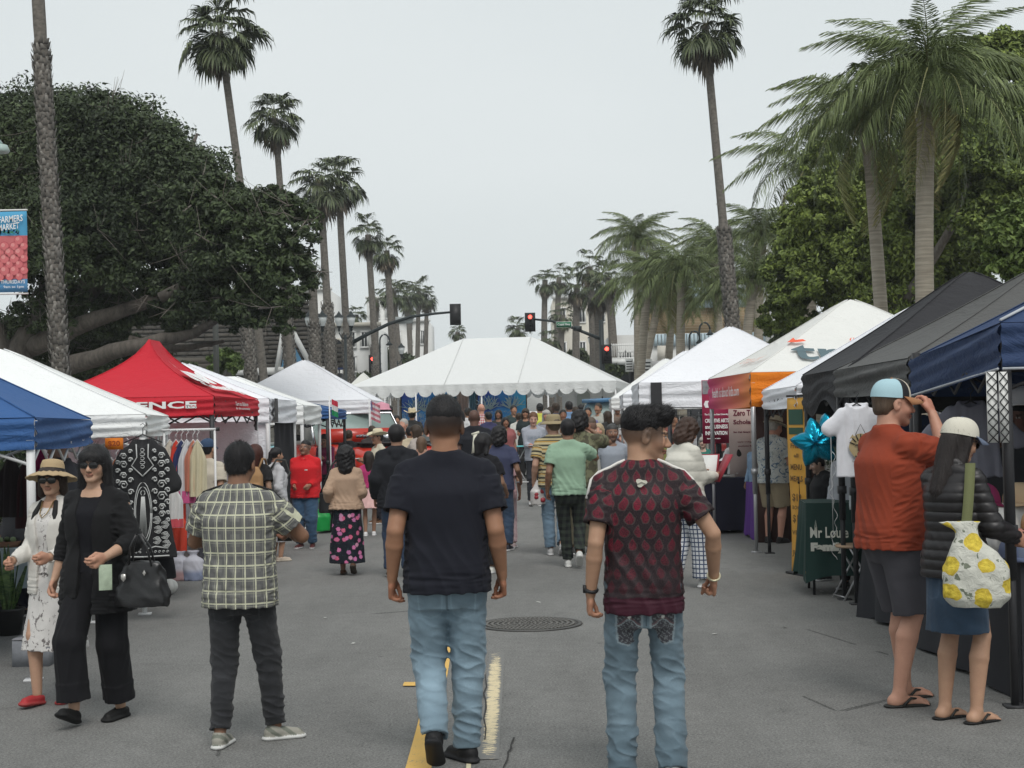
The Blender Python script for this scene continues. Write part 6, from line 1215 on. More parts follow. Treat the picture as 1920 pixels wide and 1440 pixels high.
# ---------------- the seven people near the camera ----------------
N = .0056
P1 = Person('man seen from behind in a plain black T-shirt and light blue jeans', 845, 1437, 748, lod=N, g=1.1, skin=(.33, .17, .10), fade=.95, hsc=1.13, hair=dict(style='fade', vol=1.08, blades=2500), palm={'l': (1, -.2, 0), 'r': (-1, -.2, 0)}, curl=1.0,
    top=dict(col=(.010, .011, .018), hem=.835, loose=.026, fold=1.1, collar=(.010, .011, .018)), bottom=dict(mat_=cloth_mat('denim', .9, 500, .35, .1, var=.16), colfn=denim_wash((.17, .245, .30), 1.0), r=(.094, .075, .064), fold=1.3, end=.99), shoes=dict(col=(.012, .012, .013), sole=(.018, .018, .02)),
    legs=((-.065, -.16, -38, -2), (.075, .10, 0, 35)), arms={'l': (-.262, .0, .90), 'r': (.262, .03, .90)}, head=(0, 4, 0))
P2 = Person('man with a quiff looking right, in a dark red patterned football shirt', 1215, 1468, 765, lod=N, g=.98, skin=(.40, .235, .15), fade=.8, hair=dict(style='quiff', blades=3500), head=(-84, -6, 0), curl={'l': 1.1, 'r': 1.7}, stubble=.25,
    top=dict(mat_=pat('drop_pattern_jersey', drops, .6, .2, .05), hem=.80, loose=.024, fold=1.2, collar=(.03, .02, .022)), bottom=dict(mat_=cloth_mat('denim'), colfn=denim_wash((.105, .155, .19), 1.25, pocket=pocketed, pz0=.735), r=(.093, .076, .066), end=1.04, fold=1.5, top=.98, crotch=.73), shoes=dict(col=(.3, .3, .3)),
    legs=((-.115, .02, 0, 5), (.11, -.04, -8, -8)), arms={'l': (-.25, -.02, .89), 'r': (.34, .08, .95)}, elbow={'r': (.6, -1, 0)})
# white shoulder stripes, crest, bracelet and watch of P2
for k, sd in (('l', -1), ('r', 1)):
    for q, (c, w_) in enumerate((((.72, .70, .66), .0105), ((.03, .02, .02), .004))):
        mb = MB(); J = P2.J; sh, el = J['sh'+k], J['el'+k]; pts = [Vector((sd*.075, -.014+.022*q, 1.508)), Vector((sd*.11, -.01+.022*q, 1.494)), Vector((sd*.145, -.008+.022*q, 1.475)), sh+Vector((sd*.022, .0+.022*q, .052)), sh+Vector((sd*.056, .0+.022*q, .018)), sh.lerp(el, .25)+Vector((sd*.068, .02*q, 0))]
        mb.tube(pts, [w_*.8]*6, 6); mb.build('shoulder_stripe', mat('stripe_%d' % q, c, .7), P2.root, True)
mb = MB(); V = []
for i in range(16): t = 2*math.pi*i/16; r_ = .022*(1+.25*math.sin(3*t+1)); V.append((-.012+r_*math.cos(t)*1.1, -.128, 1.405+r_*math.sin(t)*.8))
mb.add(V, [tuple(range(16))]); mb.tube([(-.03, -.131, 1.40), (-.01, -.133, 1.412), (.008, -.131, 1.40)], .003, 5); mb.build('crest', mat('crest_cream', (.6, .58, .5), .7), P2.root, True)
def wristband(p, k, r, w_, m, t=.0): 
    wv, d, th, pn = p.hframe[k]; c = Vector(wv)-Vector(d)*t; mb = MB(); th, pn = Vector(th), Vector(pn); pts = [c+th*math.cos(2*math.pi*i/16)*r*1.1+pn*math.sin(2*math.pi*i/16)*r*.85 for i in range(17)]; mb.tube(pts, w_, 6, caps=False); return mb
wristband(P2, 'r', .034, .006, 0, .0).build('bracelet', mat('pale_gold', (.6, .55, .38), .3, metal=.6), P2.root, True)
mb = wristband(P2, 'l', .033, .009, 0, .02); wv, d, th, pn = P2.hframe['l']; mb.box(Vector(wv)-Vector(d)*.02-Vector(pn)*.03, (.008, .018, .018)); mb.build('watch', blk, P2.root, True)
P3_ = Person('man seen from behind in a grey and yellow plaid T-shirt and black jeans', 455, 1395, 828, lod=N, g=1.13, skin=(.22, .115, .07), hair=dict(style='short', vol=.98, blades=3000), yaw=-8, curl=1.2,
    top=dict(mat_=pat('grey_plaid', plaid), hem=.80, loose=.03, fold=1.0, collar=(.05, .05, .05)), bottom=dict(mat_=cloth_mat('denim'), colfn=denim_wash((.020, .021, .024), .6), r=(.09, .068, .058), fold=1.3, end=.92), shoes=dict(col=(.30, .29, .25), sole=(.62, .62, .60), accent=(.16, .17, .14)),
    legs=((-.10, -.10, 0, 0), (.16, .13, 0, -60)), arms={'l': (-.16, .30, 1.18), 'r': (.20, .32, 1.20)}, elbow={'l': (-.8, -.5, -.6), 'r': (.9, -.4, -.6)}, head=(0, -6, 0))
for sd, k in ((-1, 'l'), (1, 'r')):
    J = P3_.J; sh, el = J['sh'+k], J['el'+k]; dd = (el-sh).normalized(); out = Vector((sd, 0, .45)).normalized()
    for q, (c, w_) in enumerate((((.012, .012, .012), .007), ((.6, .6, .55), .003))):
        mb = MB(); mb.tube([Vector((sd*.085, -.012+.011*q, 1.50)), Vector((sd*.13, -.01+.011*q, 1.488)), sh+Vector((sd*.02, .011*q, .062)), sh+Vector((sd*.06, .011*q, .02)), sh.lerp(el, .35)+out*.071+Vector((0, .011*q, 0)), sh.lerp(el, .66)+out*.072+Vector((0, .011*q, 0))], w_, 6); mb.build('sleeve_stripe', mat('piping_%d' % q, c, .8), P3_.root, True)
P4 = Person('woman in sunglasses dressed all in black with a bob haircut walking toward the camera', 185, 1352, 833, yaw=168, lod=N, female=True, g=1.12, skin=(.48, .30, .205), hair=dict(style='bob', len_=.17, col=(.012, .011, .012), vol=1.02, blades=4000), head=(8, 0, 0), curl=1.1,
    top=[dict(col=(.006, .006, .009), hem=.95, loose=.006, sleeve='none', fold=.7), dict(kind='jacket', name='cardigan', col=(.009, .009, .010), hem=.70, loose=.022, sleeve='three', open_=True, flare=.03, fold=1.2)],
    bottom=dict(kind='wide', col=(.007, .007, .009), r=(.09, .088, .104), top=1.06, fold=1.4, end=.84), shoes=dict(kind='loafer', col=(.009, .009, .009), sole=(.012, .012, .012)), glasses=dict(), legs=((-.09, -.12, 0, -8), (.07, .18, 22, 0)), arms={'l': (-.20, .27, 1.06), 'r': (.29, .0, .90)}, elbow={'l': (-.6, -.8, -.4)})
P5 = Person('woman in a wide straw hat, white jacket and grey printed skirt with red shoes', 105, 1318, 866, yaw=160, lod=N, female=True, g=.98, skin=(.46, .28, .19), hair=dict(style='bob', len_=.12, col=(.03, .02, .016)), head=(18, 0, 0), curl=1.3,
    top=[dict(mat_=pat('grey_brush_print', brush), hem=.95, loose=.008, sleeve='none'), dict(kind='jacket', col=(.62, .60, .56), hem=.80, loose=.03, sleeve='long', open_=True, fold=1.1)], bottom=dict(kind='pencil', mat_=pat('brush_print_skirt', brush), hem=.40, flare=.085, fold=1.5), shoes=dict(kind='loafer', col=(.40, .035, .04), sole=(.35, .05, .05)), glasses=dict(size=1.15),
    legs=((-.07, -.10, 0, 0), (.07, .12, 6, 0)), arms={'l': (-.14, .24, 1.08), 'r': (.17, .25, 1.05)}, hat=dict(kind='straw', col=(.42, .31, .18), band=(.02, .02, .022), tilt=10, r=.185))
for q, pts in enumerate((((-.06, .05, 1.47), (-.085, .10, 1.38), (-.10, .125, 1.30)), ((.06, .05, 1.47), (.085, .10, 1.38), (.10, .125, 1.30)))):
    mb = MB(); mb.tube(pts, [.014, .02, .012], 6); mb.build('lapel', mat('black_trim', (.012, .012, .012), .8), P5.root, True)
mb = MB(); mb.tube([(-.05, .06, 1.47), (-.03, .12, 1.38), (0, .135, 1.35), (.03, .12, 1.38), (.05, .06, 1.47)], .004, 5); mb.build('necklace', mat('brass', (.35, .25, .1), .4, metal=.7), P5.root, True)
P6 = Person('man in a rust orange T-shirt and grey shorts raising a hand to his cap', 1680, 1318, 712, yaw=-72, lod=N, g=1.08, skin=(.50, .27, .19), hair=dict(style='short', vol=.95, col=(.09, .06, .04)), head=(-8, -3, 0), curl={'l': 1.9, 'r': 1.0}, toes=1, stubble=.35,
    top=dict(col=(.27, .046, .020), hem=.84, loose=.036, fold=1.0), bottom=dict(kind='shorts', col=(.062, .060, .070), r=(.102, .10, .1), end=.98, fold=1.3, top=1.0), shoes=dict(kind='flipflop', col=(.02, .02, .018), sole=(.03, .03, .027)),
    legs=((-.10, .12, 0, 0), (.10, -.04, 0, -5)), arms={'r': (.02, .265, 1.56), 'l': (-.08, .30, 1.12)}, palm={'r': (-.8, -.4, .1)}, elbow={'r': (.5, .35, -1.2), 'l': (-.8, -.6, -1)},
    hat=dict(col=[(.38, .56, .62), (.015, .015, .018), (.60, .55, .45)], brim=(.36, .17, .08), panels=lambda t: 2 if .9 < t < 2.24 else (1 if .35 < t < 2.8 else 0), tilt=-2))
P7 = Person('woman in a white cap, black quilted jacket and denim skirt', 1800, 1352, 783, yaw=-52, lod=N, female=True, g=1.02, skin=(.44, .26, .17), hair=dict(style='long', len_=.42, vol=.88, col=(.018, .013, .012), blades=4000), head=(-14, -16, 0), toes=1, curl=1.2,
    top=dict(kind='jacket', col=(.013, .011, .012), hem=.83, loose=.03, sleeve='long', quilt=.008, mat_=cloth_mat('nylon', .42, 300, .15, 0, spec=.5), neck=.03), bottom=dict(kind='pencil', mat_=cloth_mat('denim'), colfn=denim_wash((.028, .055, .095), .6), hem=.52, flare=.018), shoes=dict(kind='flipflop', col=(.012, .012, .012), sole=(.014, .014, .014)),
    legs=((-.10, .0, 0, -8), (.10, .02, 0, -8)), arms={'l': (-.10, .30, 1.12), 'r': (.22, .28, 1.05)}, glasses=dict(), hat=dict(col=[(.62, .59, .50), (.10, .13, .19)], brim=(.13, .16, .23), panels=lambda t: 1 if .7 < t < 2.4 else 0, tilt=4, hs_=1.13))
# ---------------- people farther down the street ----------------
M_ = .0105
DN = cloth_mat('denim')
def crowd(lab, px, fy, ty, **k): k.setdefault('lod', M_); return Person(lab, px, fy, ty, **k)
P8 = crowd('man with glasses in a bright red hoodie by the black tent panel', 575, 1028, 825, yaw=170, g=1.22, skin=(.33, .18, .12), hair=dict(style='fade'), fade=.6, head=(-12, 10, 0), stubble=.3, top=dict(kind='hoodie', col=(.58, .016, .022), sleeve='long', loose=.045, hem=.82, neck=.02), bottom=dict(mat_=DN, colfn=denim_wash((.03, .07, .13)), r=(.105, .085, .075), fold=1.5), shoes=dict(col=(.08, .02, .02), sole=(.5, .5, .5)), arms={'l': (-.13, .19, 1.02), 'r': (.13, .19, 1.02)}, glasses=dict(clear=True))
mb = MB(); mb.box((-.07, .185, 1.27), (.025, .004, .008)); mb.build('chest_print', wh_, P8.root)
mb = MB(); V = [(-.13, .19, .90), (.13, .19, .90), (.13, .20, .98), (.075, .205, 1.07), (-.075, .205, 1.07), (-.13, .20, .98)]; mb.add(V, [tuple(range(6))]); o = mb.build('hoodie_pocket', cloth_mat(), P8.root); setcol(o.data, np.tile([.52, .013, .02], (6, 1)))
P9 = crowd('woman seen from behind in a beige jacket and black floral long skirt', 652, 1078, 838, female=True, g=1.15, skin=(.28, .15, .095), hair=dict(style='curly', len_=.22, vol=1.3), legs=((-.07, .08, 0, 0), (.09, -.12, -30, 0)), top=dict(kind='jacket', col=(.42, .29, .205), sleeve='long', loose=.03, hem=.90, flare=.02, fold=1.3), bottom=dict(kind='skirt', mat_=pat('black_floral', floral), hem=.17, flare=.05), shoes=dict(kind='loafer', col=(.10, .05, .03), sole=(.05, .04, .03)), arms={'l': (-.25, .05, .98), 'r': (.2, .2, 1.08)})
P10 = crowd('man seen from behind in a mint green T-shirt and dark checked trousers', 1070, 1065, 785, skin=(.25, .13, .08), hair=dict(style='short'), g=1.05, top=dict(col=(.27, .40, .29), hem=.86, loose=.03, fold=1.4), bottom=dict(mat_=pat('dark_check', check), r=(.085, .07, .062)), shoes=dict(col=(.6, .6, .58), sole=(.62, .62, .6)), legs=((-.02, .12, 0, 0), (.10, -.14, -35, 0)), arms={'r': (.16, .32, 1.42)}, elbow={'r': (1, 0, -.8)})
P11 = crowd('man in a boonie hat, striped shirt and pale jeans partly behind the mint green T-shirt', 1042, 1042, 778, skin=(.42, .25, .18), g=1.05, hair=dict(style='short', col=(.12, .09, .06)), hat=dict(kind='bucket', col=(.30, .24, .14)), top=dict(mat_=pat('olive_stripes', stripes), hem=.86, loose=.03), bottom=dict(mat_=DN, colfn=denim_wash((.13, .2, .27)), r=(.09, .075, .068)), shoes=dict(col=(.4, .4, .4)), head=(25, 0, 0), legs=((-.06, .1, 0, 0), (.08, -.1, -20, 0)))
P12 = crowd('man in an olive camouflage shirt with both hands raised to his face', 1092, 1040, 770, skin=(.24, .13, .08), g=1.1, hair=dict(style='curly', len_=.06, vol=1.05), yaw=-15, top=dict(mat_=pat('olive_camo', camo), hem=.82, loose=.035), bottom=dict(col=(.10, .09, .06), r=(.09, .075, .07)), shoes=dict(col=(.05, .05, .05)), arms={'l': (-.05, .24, 1.52), 'r': (.10, .24, 1.50)}, elbow={'l': (-1, .2, -.7), 'r': (1, .2, -.7)})
P13 = crowd('man with a buzz cut and ear studs in a pale grey T-shirt seen from behind', 1112, 1020, 782, skin=(.50, .30, .22), fade=.55, hair=dict(style='fade', col=(.10, .07, .05)), top=dict(col=(.42, .42, .39)), bottom=dict(col=(.10, .12, .15)), shoes=dict(col=(.5, .5, .5)), yaw=8)
P14 = crowd('smiling fair haired woman facing the camera behind the grey T-shirt', 1126, 985, 793, female=True, yaw=172, skin='pink', hair=dict(style='long', len_=.25, col=(.42, .32, .2)), top=dict(col=(.3, .28, .3)), bottom=dict(col=(.05, .05, .08)), shoes=dict(col=(.4, .4, .4)))
P15 = crowd('smiling man in a grey polo shirt facing the camera left of the quiff', 1152, 1020, 795, yaw=185, skin=(.24, .13, .085), hair=dict(style='fade', col=(.05, .05, .05)), stubble=.5, top=dict(col=(.30, .33, .38)), bottom=dict(col=(.05, .05, .06)), shoes=dict(col=(.6, .1, .2), sole=(.7, .7, .7)))
P16 = crowd('woman in a white puffer jacket and blue checked flared trousers reading a red folder', 1288, 1103, 783, female=True, yaw=-50, g=1.08, lod=.0085, skin=(.4, .24, .16), hair=dict(style='curly', len_=.12, vol=1.15, col=(.045, .022, .014)), top=dict(kind='jacket', col=(.66, .64, .57), sleeve='long', loose=.045, hem=.88, quilt=.007, qs=.10, neck=.03), bottom=dict(kind='wide', mat_=pat('blue_white_check', bwcheck), r=(.095, .085, .115), end=.9), shoes=dict(col=(.65, .65, .63), sole=(.7, .7, .7)), legs=((-.09, -.14, -15, 0), (.09, .16, 0, 0)), arms={'l': (-.08, .30, 1.16), 'r': (.12, .34, 1.14)}, head=(0, -22, 0))
P17 = crowd('girl with long dark hair, white T-shirt and grey jeans standing at the purple table', 1384, 995, 808, female=True, g=.92, yaw=5, skin=(.35, .2, .13), hair=dict(style='long', len_=.40, col=(.014, .011, .010)), top=dict(col=(.62, .62, .62), hem=1.0, loose=.022), bottom=dict(mat_=DN, colfn=denim_wash((.07, .075, .08)), r=(.078, .06, .06)), shoes=dict(col=(.55, .58, .6), sole=(.6, .6, .6)), arms={'l': (-.2, .25, 1.1), 'r': (.22, .22, 1.05)}, head=(10, -15, 0))
P18 = crowd('older man in a panama hat, leaf print shirt and khaki shorts', 1452, 1018, 783, yaw=-40, g=1.12, belly=.03, skin='pink', hair=dict(style='short', vol=.95, col=(.4, .38, .35)), hat=dict(kind='panama', col=(.55, .50, .38), band=(.12, .09, .06)), top=dict(mat_=pat('leaf_print_shirt', hawaii), hem=.84, loose=.04), bottom=dict(kind='shorts', col=(.33, .27, .18), r=(.105, .10, .1), end=.95), shoes=dict(col=(.015, .015, .016), sole=(.02, .02, .02)), head=(-12, -18, 0), arms={'r': (.18, .30, 1.1), 'l': (-.1, .3, 1.1)}, lean=.02)
P19 = crowd('woman in black with a long white hair bow behind the black T-shirt', 908, 1075, 812, female=True, g=1.15, yaw=-12, skin=(.25, .14, .09), hair=dict(style='bob', len_=.16, vol=1.1), top=dict(col=(.010, .010, .013), hem=.82, loose=.03), bottom=dict(kind='wide', col=(.010, .010, .012), r=(.1, .085, .085)), shoes=dict(col=(.60, .60, .56), sole=(.6, .6, .6)), arms={'r': (.26, .2, 1.0)}, head=(-35, -10, 0))
P20 = crowd('man in a navy T-shirt and dark jeans holding a cup, beyond the white hair bow', 940, 1033, 800, g=1.05, yaw=-8, skin=(.22, .12, .075), hair=dict(style='curly', len_=.09, vol=1.1), top=dict(col=(.045, .052, .10), hem=.86, loose=.03), bottom=dict(mat_=DN, colfn=denim_wash((.03, .055, .10)), r=(.09, .075, .07)), shoes=dict(col=(.02, .02, .03)), arms={'r': (.28, .12, 1.0)})
P21 = crowd('small child in a pink cap and pink top beside the navy T-shirt', 952, 1012, 825, Y=19.5, skin=(.3, .17, .11), female=True, g=.9, hair=dict(style='bob', len_=.12), hat=dict(col=[(.75, .22, .34)], brim=(.75, .22, .34)), top=dict(col=(.62, .40, .42)), bottom=dict(col=(.55, .40, .42), mat_=None), shoes=dict(col=(.5, .4, .4)), H=1.35)
P22 = crowd('boy in a grey long sleeved shirt and black jeans walking toward the camera', 1003, 948, 772, yaw=182, g=.9, skin=(.52, .31, .24), hair=dict(style='short', col=(.13, .06, .03)), top=dict(col=(.36, .38, .43), sleeve='long', loose=.025), bottom=dict(col=(.022, .024, .03), r=(.08, .062, .055)), shoes=dict(col=(.65, .65, .65), sole=(.68, .68, .68)), arms={'r': (.1, .3, 1.12), 'l': (-.2, .2, 1.02)}, legs=((-.09, .05, 0, 0), (.08, .16, 8, 0)), head=(0, -14, 0))
lettering('SURF CLUB', lambda u, v: (-u, .145, 1.27+v), .045, mat('faded_print', (.18, .24, .30), .8), P22.root, 'chest_print', width=.22)
P23 = crowd('tall bald man in black with his back turned beyond the black T-shirt', 893, 985, 768, skin=(.14, .07, .05), g=1.2, fade=.3, top=dict(col=(.012, .013, .018), loose=.04), bottom=dict(col=(.03, .03, .04), r=(.1, .08, .08)), shoes=dict(col=(.02, .02, .02)))
P24 = crowd('person in a black hooded jacket with thick black hair seen from behind', 748, 1082, 797, g=1.12, skin=(.3, .17, .11), hair=dict(style='short', vol=1.1), top=dict(kind='hoodie', col=(.011, .012, .016), sleeve='long', loose=.05, hem=.80, neck=.02), bottom=dict(mat_=DN, colfn=denim_wash((.02, .04, .08)), r=(.09, .075, .07)), shoes=dict(col=(.02, .02, .02)))
P25 = crowd('little girl with very long dark hair, pink tutu and white shoes', 694, 1005, 868, female=True, g=.9, skin=(.3, .17, .11), H=1.25, hair=dict(style='long', len_=.62, vol=1.1, col=(.022, .015, .012)), top=dict(col=(.45, .04, .16), hem=1.0), bottom=dict(kind='skirt', col=(.72, .46, .44), hem=.58, flare=.09, fold=1.5), shoes=dict(col=(.68, .68, .68), sole=(.7, .7, .7)), legs=((-.09, -.02, 0, 0), (.07, .1, 0, 0)))
P26 = crowd('person in a cream cowboy hat and cream shirt eating by the car', 712, 982, 808, yaw=120, skin=(.33, .18, .12), hair=dict(style='short', vol=.95), hat=dict(kind='cowboy', col=(.62, .56, .40), band=(.3, .22, .12)), top=dict(col=(.58, .53, .42), sleeve='long', loose=.035), bottom=dict(col=(.02, .02, .03)), shoes=dict(col=(.12, .06, .03)), arms={'l': (-.1, .3, 1.2), 'r': (.1, .3, 1.2)}, lod=.012)
P27 = crowd('woman in a maroon top looking down at her hands behind the red hoodie', 612, 960, 812, yaw=160, female=True, g=1.1, skin=(.32, .17, .12), hair=dict(style='short', vol=1.05, col=(.03, .018, .012)), top=dict(col=(.20, .015, .065), sleeve='long', loose=.035), bottom=dict(col=(.03, .02, .03)), shoes=dict(col=(.02, .02, .02)), arms={'l': (-.1, .3, 1.2), 'r': (.1, .3, 1.2)}, head=(10, -25, 0), lod=.012)
P28 = crowd('woman with reddish hair and a black top seen from behind with a small tan backpack', 482, 1062, 834, female=True, g=1.08, skin=(.3, .18, .12), hair=dict(style='long', len_=.24, vol=1.15, col=(.06, .018, .012)), top=dict(col=(.014, .013, .014), loose=.03, hem=.84), bottom=dict(col=(.03, .03, .035)), shoes=dict(col=(.3, .25, .2)), yaw=-5)
P29 = crowd('young woman in a pale grey hoodie and long white skirt with a dark patterned backpack', 520, 1052, 838, female=True, yaw=-50, skin=(.4, .23, .15), hair=dict(style='tail', len_=.2), top=dict(kind='hoodie', col=(.50, .50, .52), sleeve='long', loose=.035, hem=.86, neck=.02), bottom=dict(kind='skirt', col=(.62, .62, .64), hem=.30, flare=.02), shoes=dict(kind='loafer', col=(.50, .42, .34), sole=(.5, .44, .36)))
P30 = crowd('man in a navy cap and cream T-shirt standing behind the plaid shirt', 392, 1085, 823, g=1.1, skin=(.4, .23, .15), hair=dict(style='short', vol=.95), hat=dict(col=[(.03, .06, .12)], brim=(.03, .06, .12)), top=dict(col=(.50, .45, .37), loose=.035), bottom=dict(col=(.05, .05, .06)), shoes=dict(col=(.1, .1, .1)), yaw=-20)
P31 = crowd('young man with glasses and a full black fringe looking left behind the woman in black', 118, 1180, 806, yaw=75, skin=(.48, .29, .2), hair=dict(style='quiff', vol=1.05), top=dict(col=(.05, .05, .06)), bottom=dict(col=(.03, .03, .04)), shoes=dict(col=(.5, .5, .5)), glasses=dict(clear=True), lod=.008)
P32 = crowd('stall keeper in dark clothes bent over the table at the left edge', 35, 1155, 868, yaw=150, skin=(.3, .18, .12), female=True, hair=dict(style='curly', len_=.1), top=dict(col=(.10, .10, .11), sleeve='long', loose=.03), bottom=dict(col=(.02, .02, .04)), shoes=dict(col=(.02, .02, .02)), head=(0, -25, 0))
P33 = crowd('person in a black hoodie sitting behind the table in the black tent', 1545, 1050, 850, Y=15.0, yaw=100, skin=(.3, .2, .15), hair=dict(style='short'), top=dict(kind='hoodie', col=(.012, .012, .014), sleeve='long', loose=.04, neck=.02), bottom=dict(col=(.02, .02, .02)), shoes=dict(col=(.03, .03, .03)), head=(0, -20, 0))
P34 = crowd('vendor in a pale grey shirt behind the green table, mostly hidden by the balloon', 1600, 1050, 905, Y=14.2, yaw=150, skin=(.5, .3, .22), hair=dict(style='short', col=(.1, .07, .05)), top=dict(col=(.36, .37, .40), sleeve='long', loose=.035), bottom=dict(col=(.05, .05, .05)), shoes=dict(col=(.1, .1, .1)), H=1.45)
P35 = crowd('vendor in a dark grey hoodie standing behind the hat table at the right edge', 1885, 1200, 765, Y=10.6, yaw=150, g=1.2, skin=(.16, .085, .06), hair=dict(style='short'), top=dict(kind='hoodie', col=(.045, .047, .052), sleeve='long', loose=.045, neck=.02), bottom=dict(col=(.02, .02, .02)), shoes=dict(col=(.02, .02, .02)), lod=.008, head=(10, -15, 0), arms={'l': (-.2, .25, 1.15), 'r': (.15, .3, 1.12)})
P36 = crowd('second vendor at the right edge with his face in shade', 1930, 1150, 752, Y=11.6, yaw=120, g=1.1, skin=(.20, .10, .075), hair=dict(style='fade'), fade=.5, top=dict(col=(.012, .014, .03), loose=.035), bottom=dict(col=(.02, .02, .02)), shoes=dict(col=(.02, .02, .02)))
P37 = crowd('person in a teal shirt behind the clothes table, right of the white puffer jacket', 1322, 960, 838, Y=24, yaw=160, skin=(.5, .35, .28), hair=dict(style='bob', col=(.35, .33, .3)), female=True, top=dict(col=(.03, .16, .13)), bottom=dict(col=(.05, .05, .05)), shoes=dict(), H=1.35, lod=.014)
P38 = crowd('helper in a pale blue vest and green cap behind the purple table', 1425, 960, 848, Y=21, yaw=140, skin=(.3, .18, .12), hair=dict(style='short'), hat=dict(col=[(.12, .25, .14)], brim=(.12, .25, .14)), top=dict(col=(.25, .36, .50), sleeve='long'), bottom=dict(col=(.05, .05, .05)), shoes=dict(), H=1.38, lod=.012)
# the far crowd round the marquee and the cars
FAR = [(655, 880, 806, 30, (.012, .012, .014), (.02, .02, .02), 0, 'black clad man by the red car', 'short', 'brown', None), (732, 870, 760, 45, (.02, .02, .02), (.02, .02, .02), 10, 'person in black before the flags', 'short', 'tan', None),
 (775, 905, 768, 40, (.03, .03, .03), (.03, .03, .04), 0, 'person in a cream cowboy hat in front of the left blue banner', 'short', 'tan', 'cowboy'), (760, 930, 785, 31, (.45, .42, .40), (.1, .1, .1), 150, 'grey haired person looking left near the black hood', 'short', 'pink', None),
 (783, 960, 796, 27, (.40, .35, .32), (.05, .05, .06), 60, 'woman with pinned brown hair in profile', 'bob', 'tan', None), (793, 985, 818, 24, (.35, .2, .15), (.05, .05, .05), 0, 'woman with streaky brown hair seen from behind', 'long', 'pink', None), (806, 935, 792, 33, (.1, .12, .12), (.05, .05, .05), 200, 'person half hidden by the black T-shirt', 'bob', 'pink', None),
 (905, 900, 757, 43, 'red', (.4, .38, .3), 0, 'bald man in a red and white checked shirt', None, 'pink', None), (880, 890, 765, 44, (.6, .6, .6), (.1, .1, .1), 20, 'person in a black cap and white shirt', 'short', 'tan', 'cap'), (937, 880, 768, 46, (.03, .03, .03), (.5, .5, .4), 180, 'woman in black sitting by the turquoise table', 'long', 'brown', None),
 (988, 900, 765, 42, (.02, .03, .03), (.02, .02, .02), 170, 'person in black right of the turquoise table', 'bob', 'tan', None), (1015, 895, 756, 45, (.60, .62, .10), (.05, .05, .05), 10, 'person in a yellow high visibility vest', 'short', 'tan', None), (1028, 925, 768, 37, (.25, .25, .28), (.1, .1, .1), 170, 'woman in a patterned blouse with grey hair', 'bob', 'pink', None),
 (1045, 895, 755, 44, (.05, .05, .08), (.1, .1, .1), 30, 'man in a dark jacket right of the yellow vest', 'short', 'dark', None), (1070, 905, 752, 42, (.16, .27, .44), (.05, .06, .1), 0, 'man in a light blue T-shirt seen from behind', 'short', 'brown', None), (1092, 880, 758, 48, (.04, .04, .05), (.03, .03, .03), 40, 'person in dark clothes before the arched window', 'short', 'brown', None),
 (1125, 890, 756, 44, (.40, .40, .36), (.2, .2, .2), 150, 'man in a grey shirt looking at the blue truck', 'short', 'tan', None), (1160, 880, 758, 47, (.2, .15, .12), (.05, .05, .05), 190, 'person beside the blue truck', 'short', 'brown', None), (866, 900, 770, 42, (.5, .5, .5), (.1, .1, .1), 0, 'person with a fan behind the bald man', 'bob', 'tan', None),
 (965, 875, 760, 50, (.03, .05, .05), (.03, .03, .03), 200, 'person far back between the banner and the table', 'short', 'tan', None), (700, 930, 798, 30, (.05, .04, .04), (.05, .05, .05), 10, 'person in dark clothes left of the cowboy hat', 'short', 'brown', None), (1250, 905, 778, 34, (.45, .45, .45), (.1, .1, .1), 200, 'shopper under the dark striped tent', 'short', 'tan', None), (1282, 900, 780, 35, (.05, .08, .2), (.1, .1, .1), 180, 'shopper in a blue top under the dark striped tent', 'bob', 'pink', None),
 (1268, 910, 776, 31, (.25, .08, .06), (.1, .1, .1), 160, 'shopper in a brown red top under the dark striped tent', 'short', 'tan', None), (1305, 915, 778, 32, (.5, .5, .52), (.1, .1, .1), 120, 'shopper in grey by the posters', 'long', 'pink', None), (820, 880, 775, 44, (.03, .03, .03), (.1, .1, .1), 0, 'person in black left of the black T-shirt head', 'short', 'brown', None),
 (590, 905, 805, 34, (.55, .12, .1), (.1, .1, .1), 130, 'person in a coral top under the blue tent', 'short', 'pink', None), (560, 910, 815, 33, (.4, .4, .42), (.1, .1, .1), 60, 'person in grey beside the black tent panel', 'bob', 'tan', None), (855, 915, 778, 38, (.2, .22, .25), (.1, .1, .1), 0, 'person hidden right behind the black T-shirt', 'short', 'tan', None), (1180, 915, 775, 38, (.6, .6, .6), (.1, .1, .1), 180, 'person in white behind the quiff', 'bob', 'pink', None)]
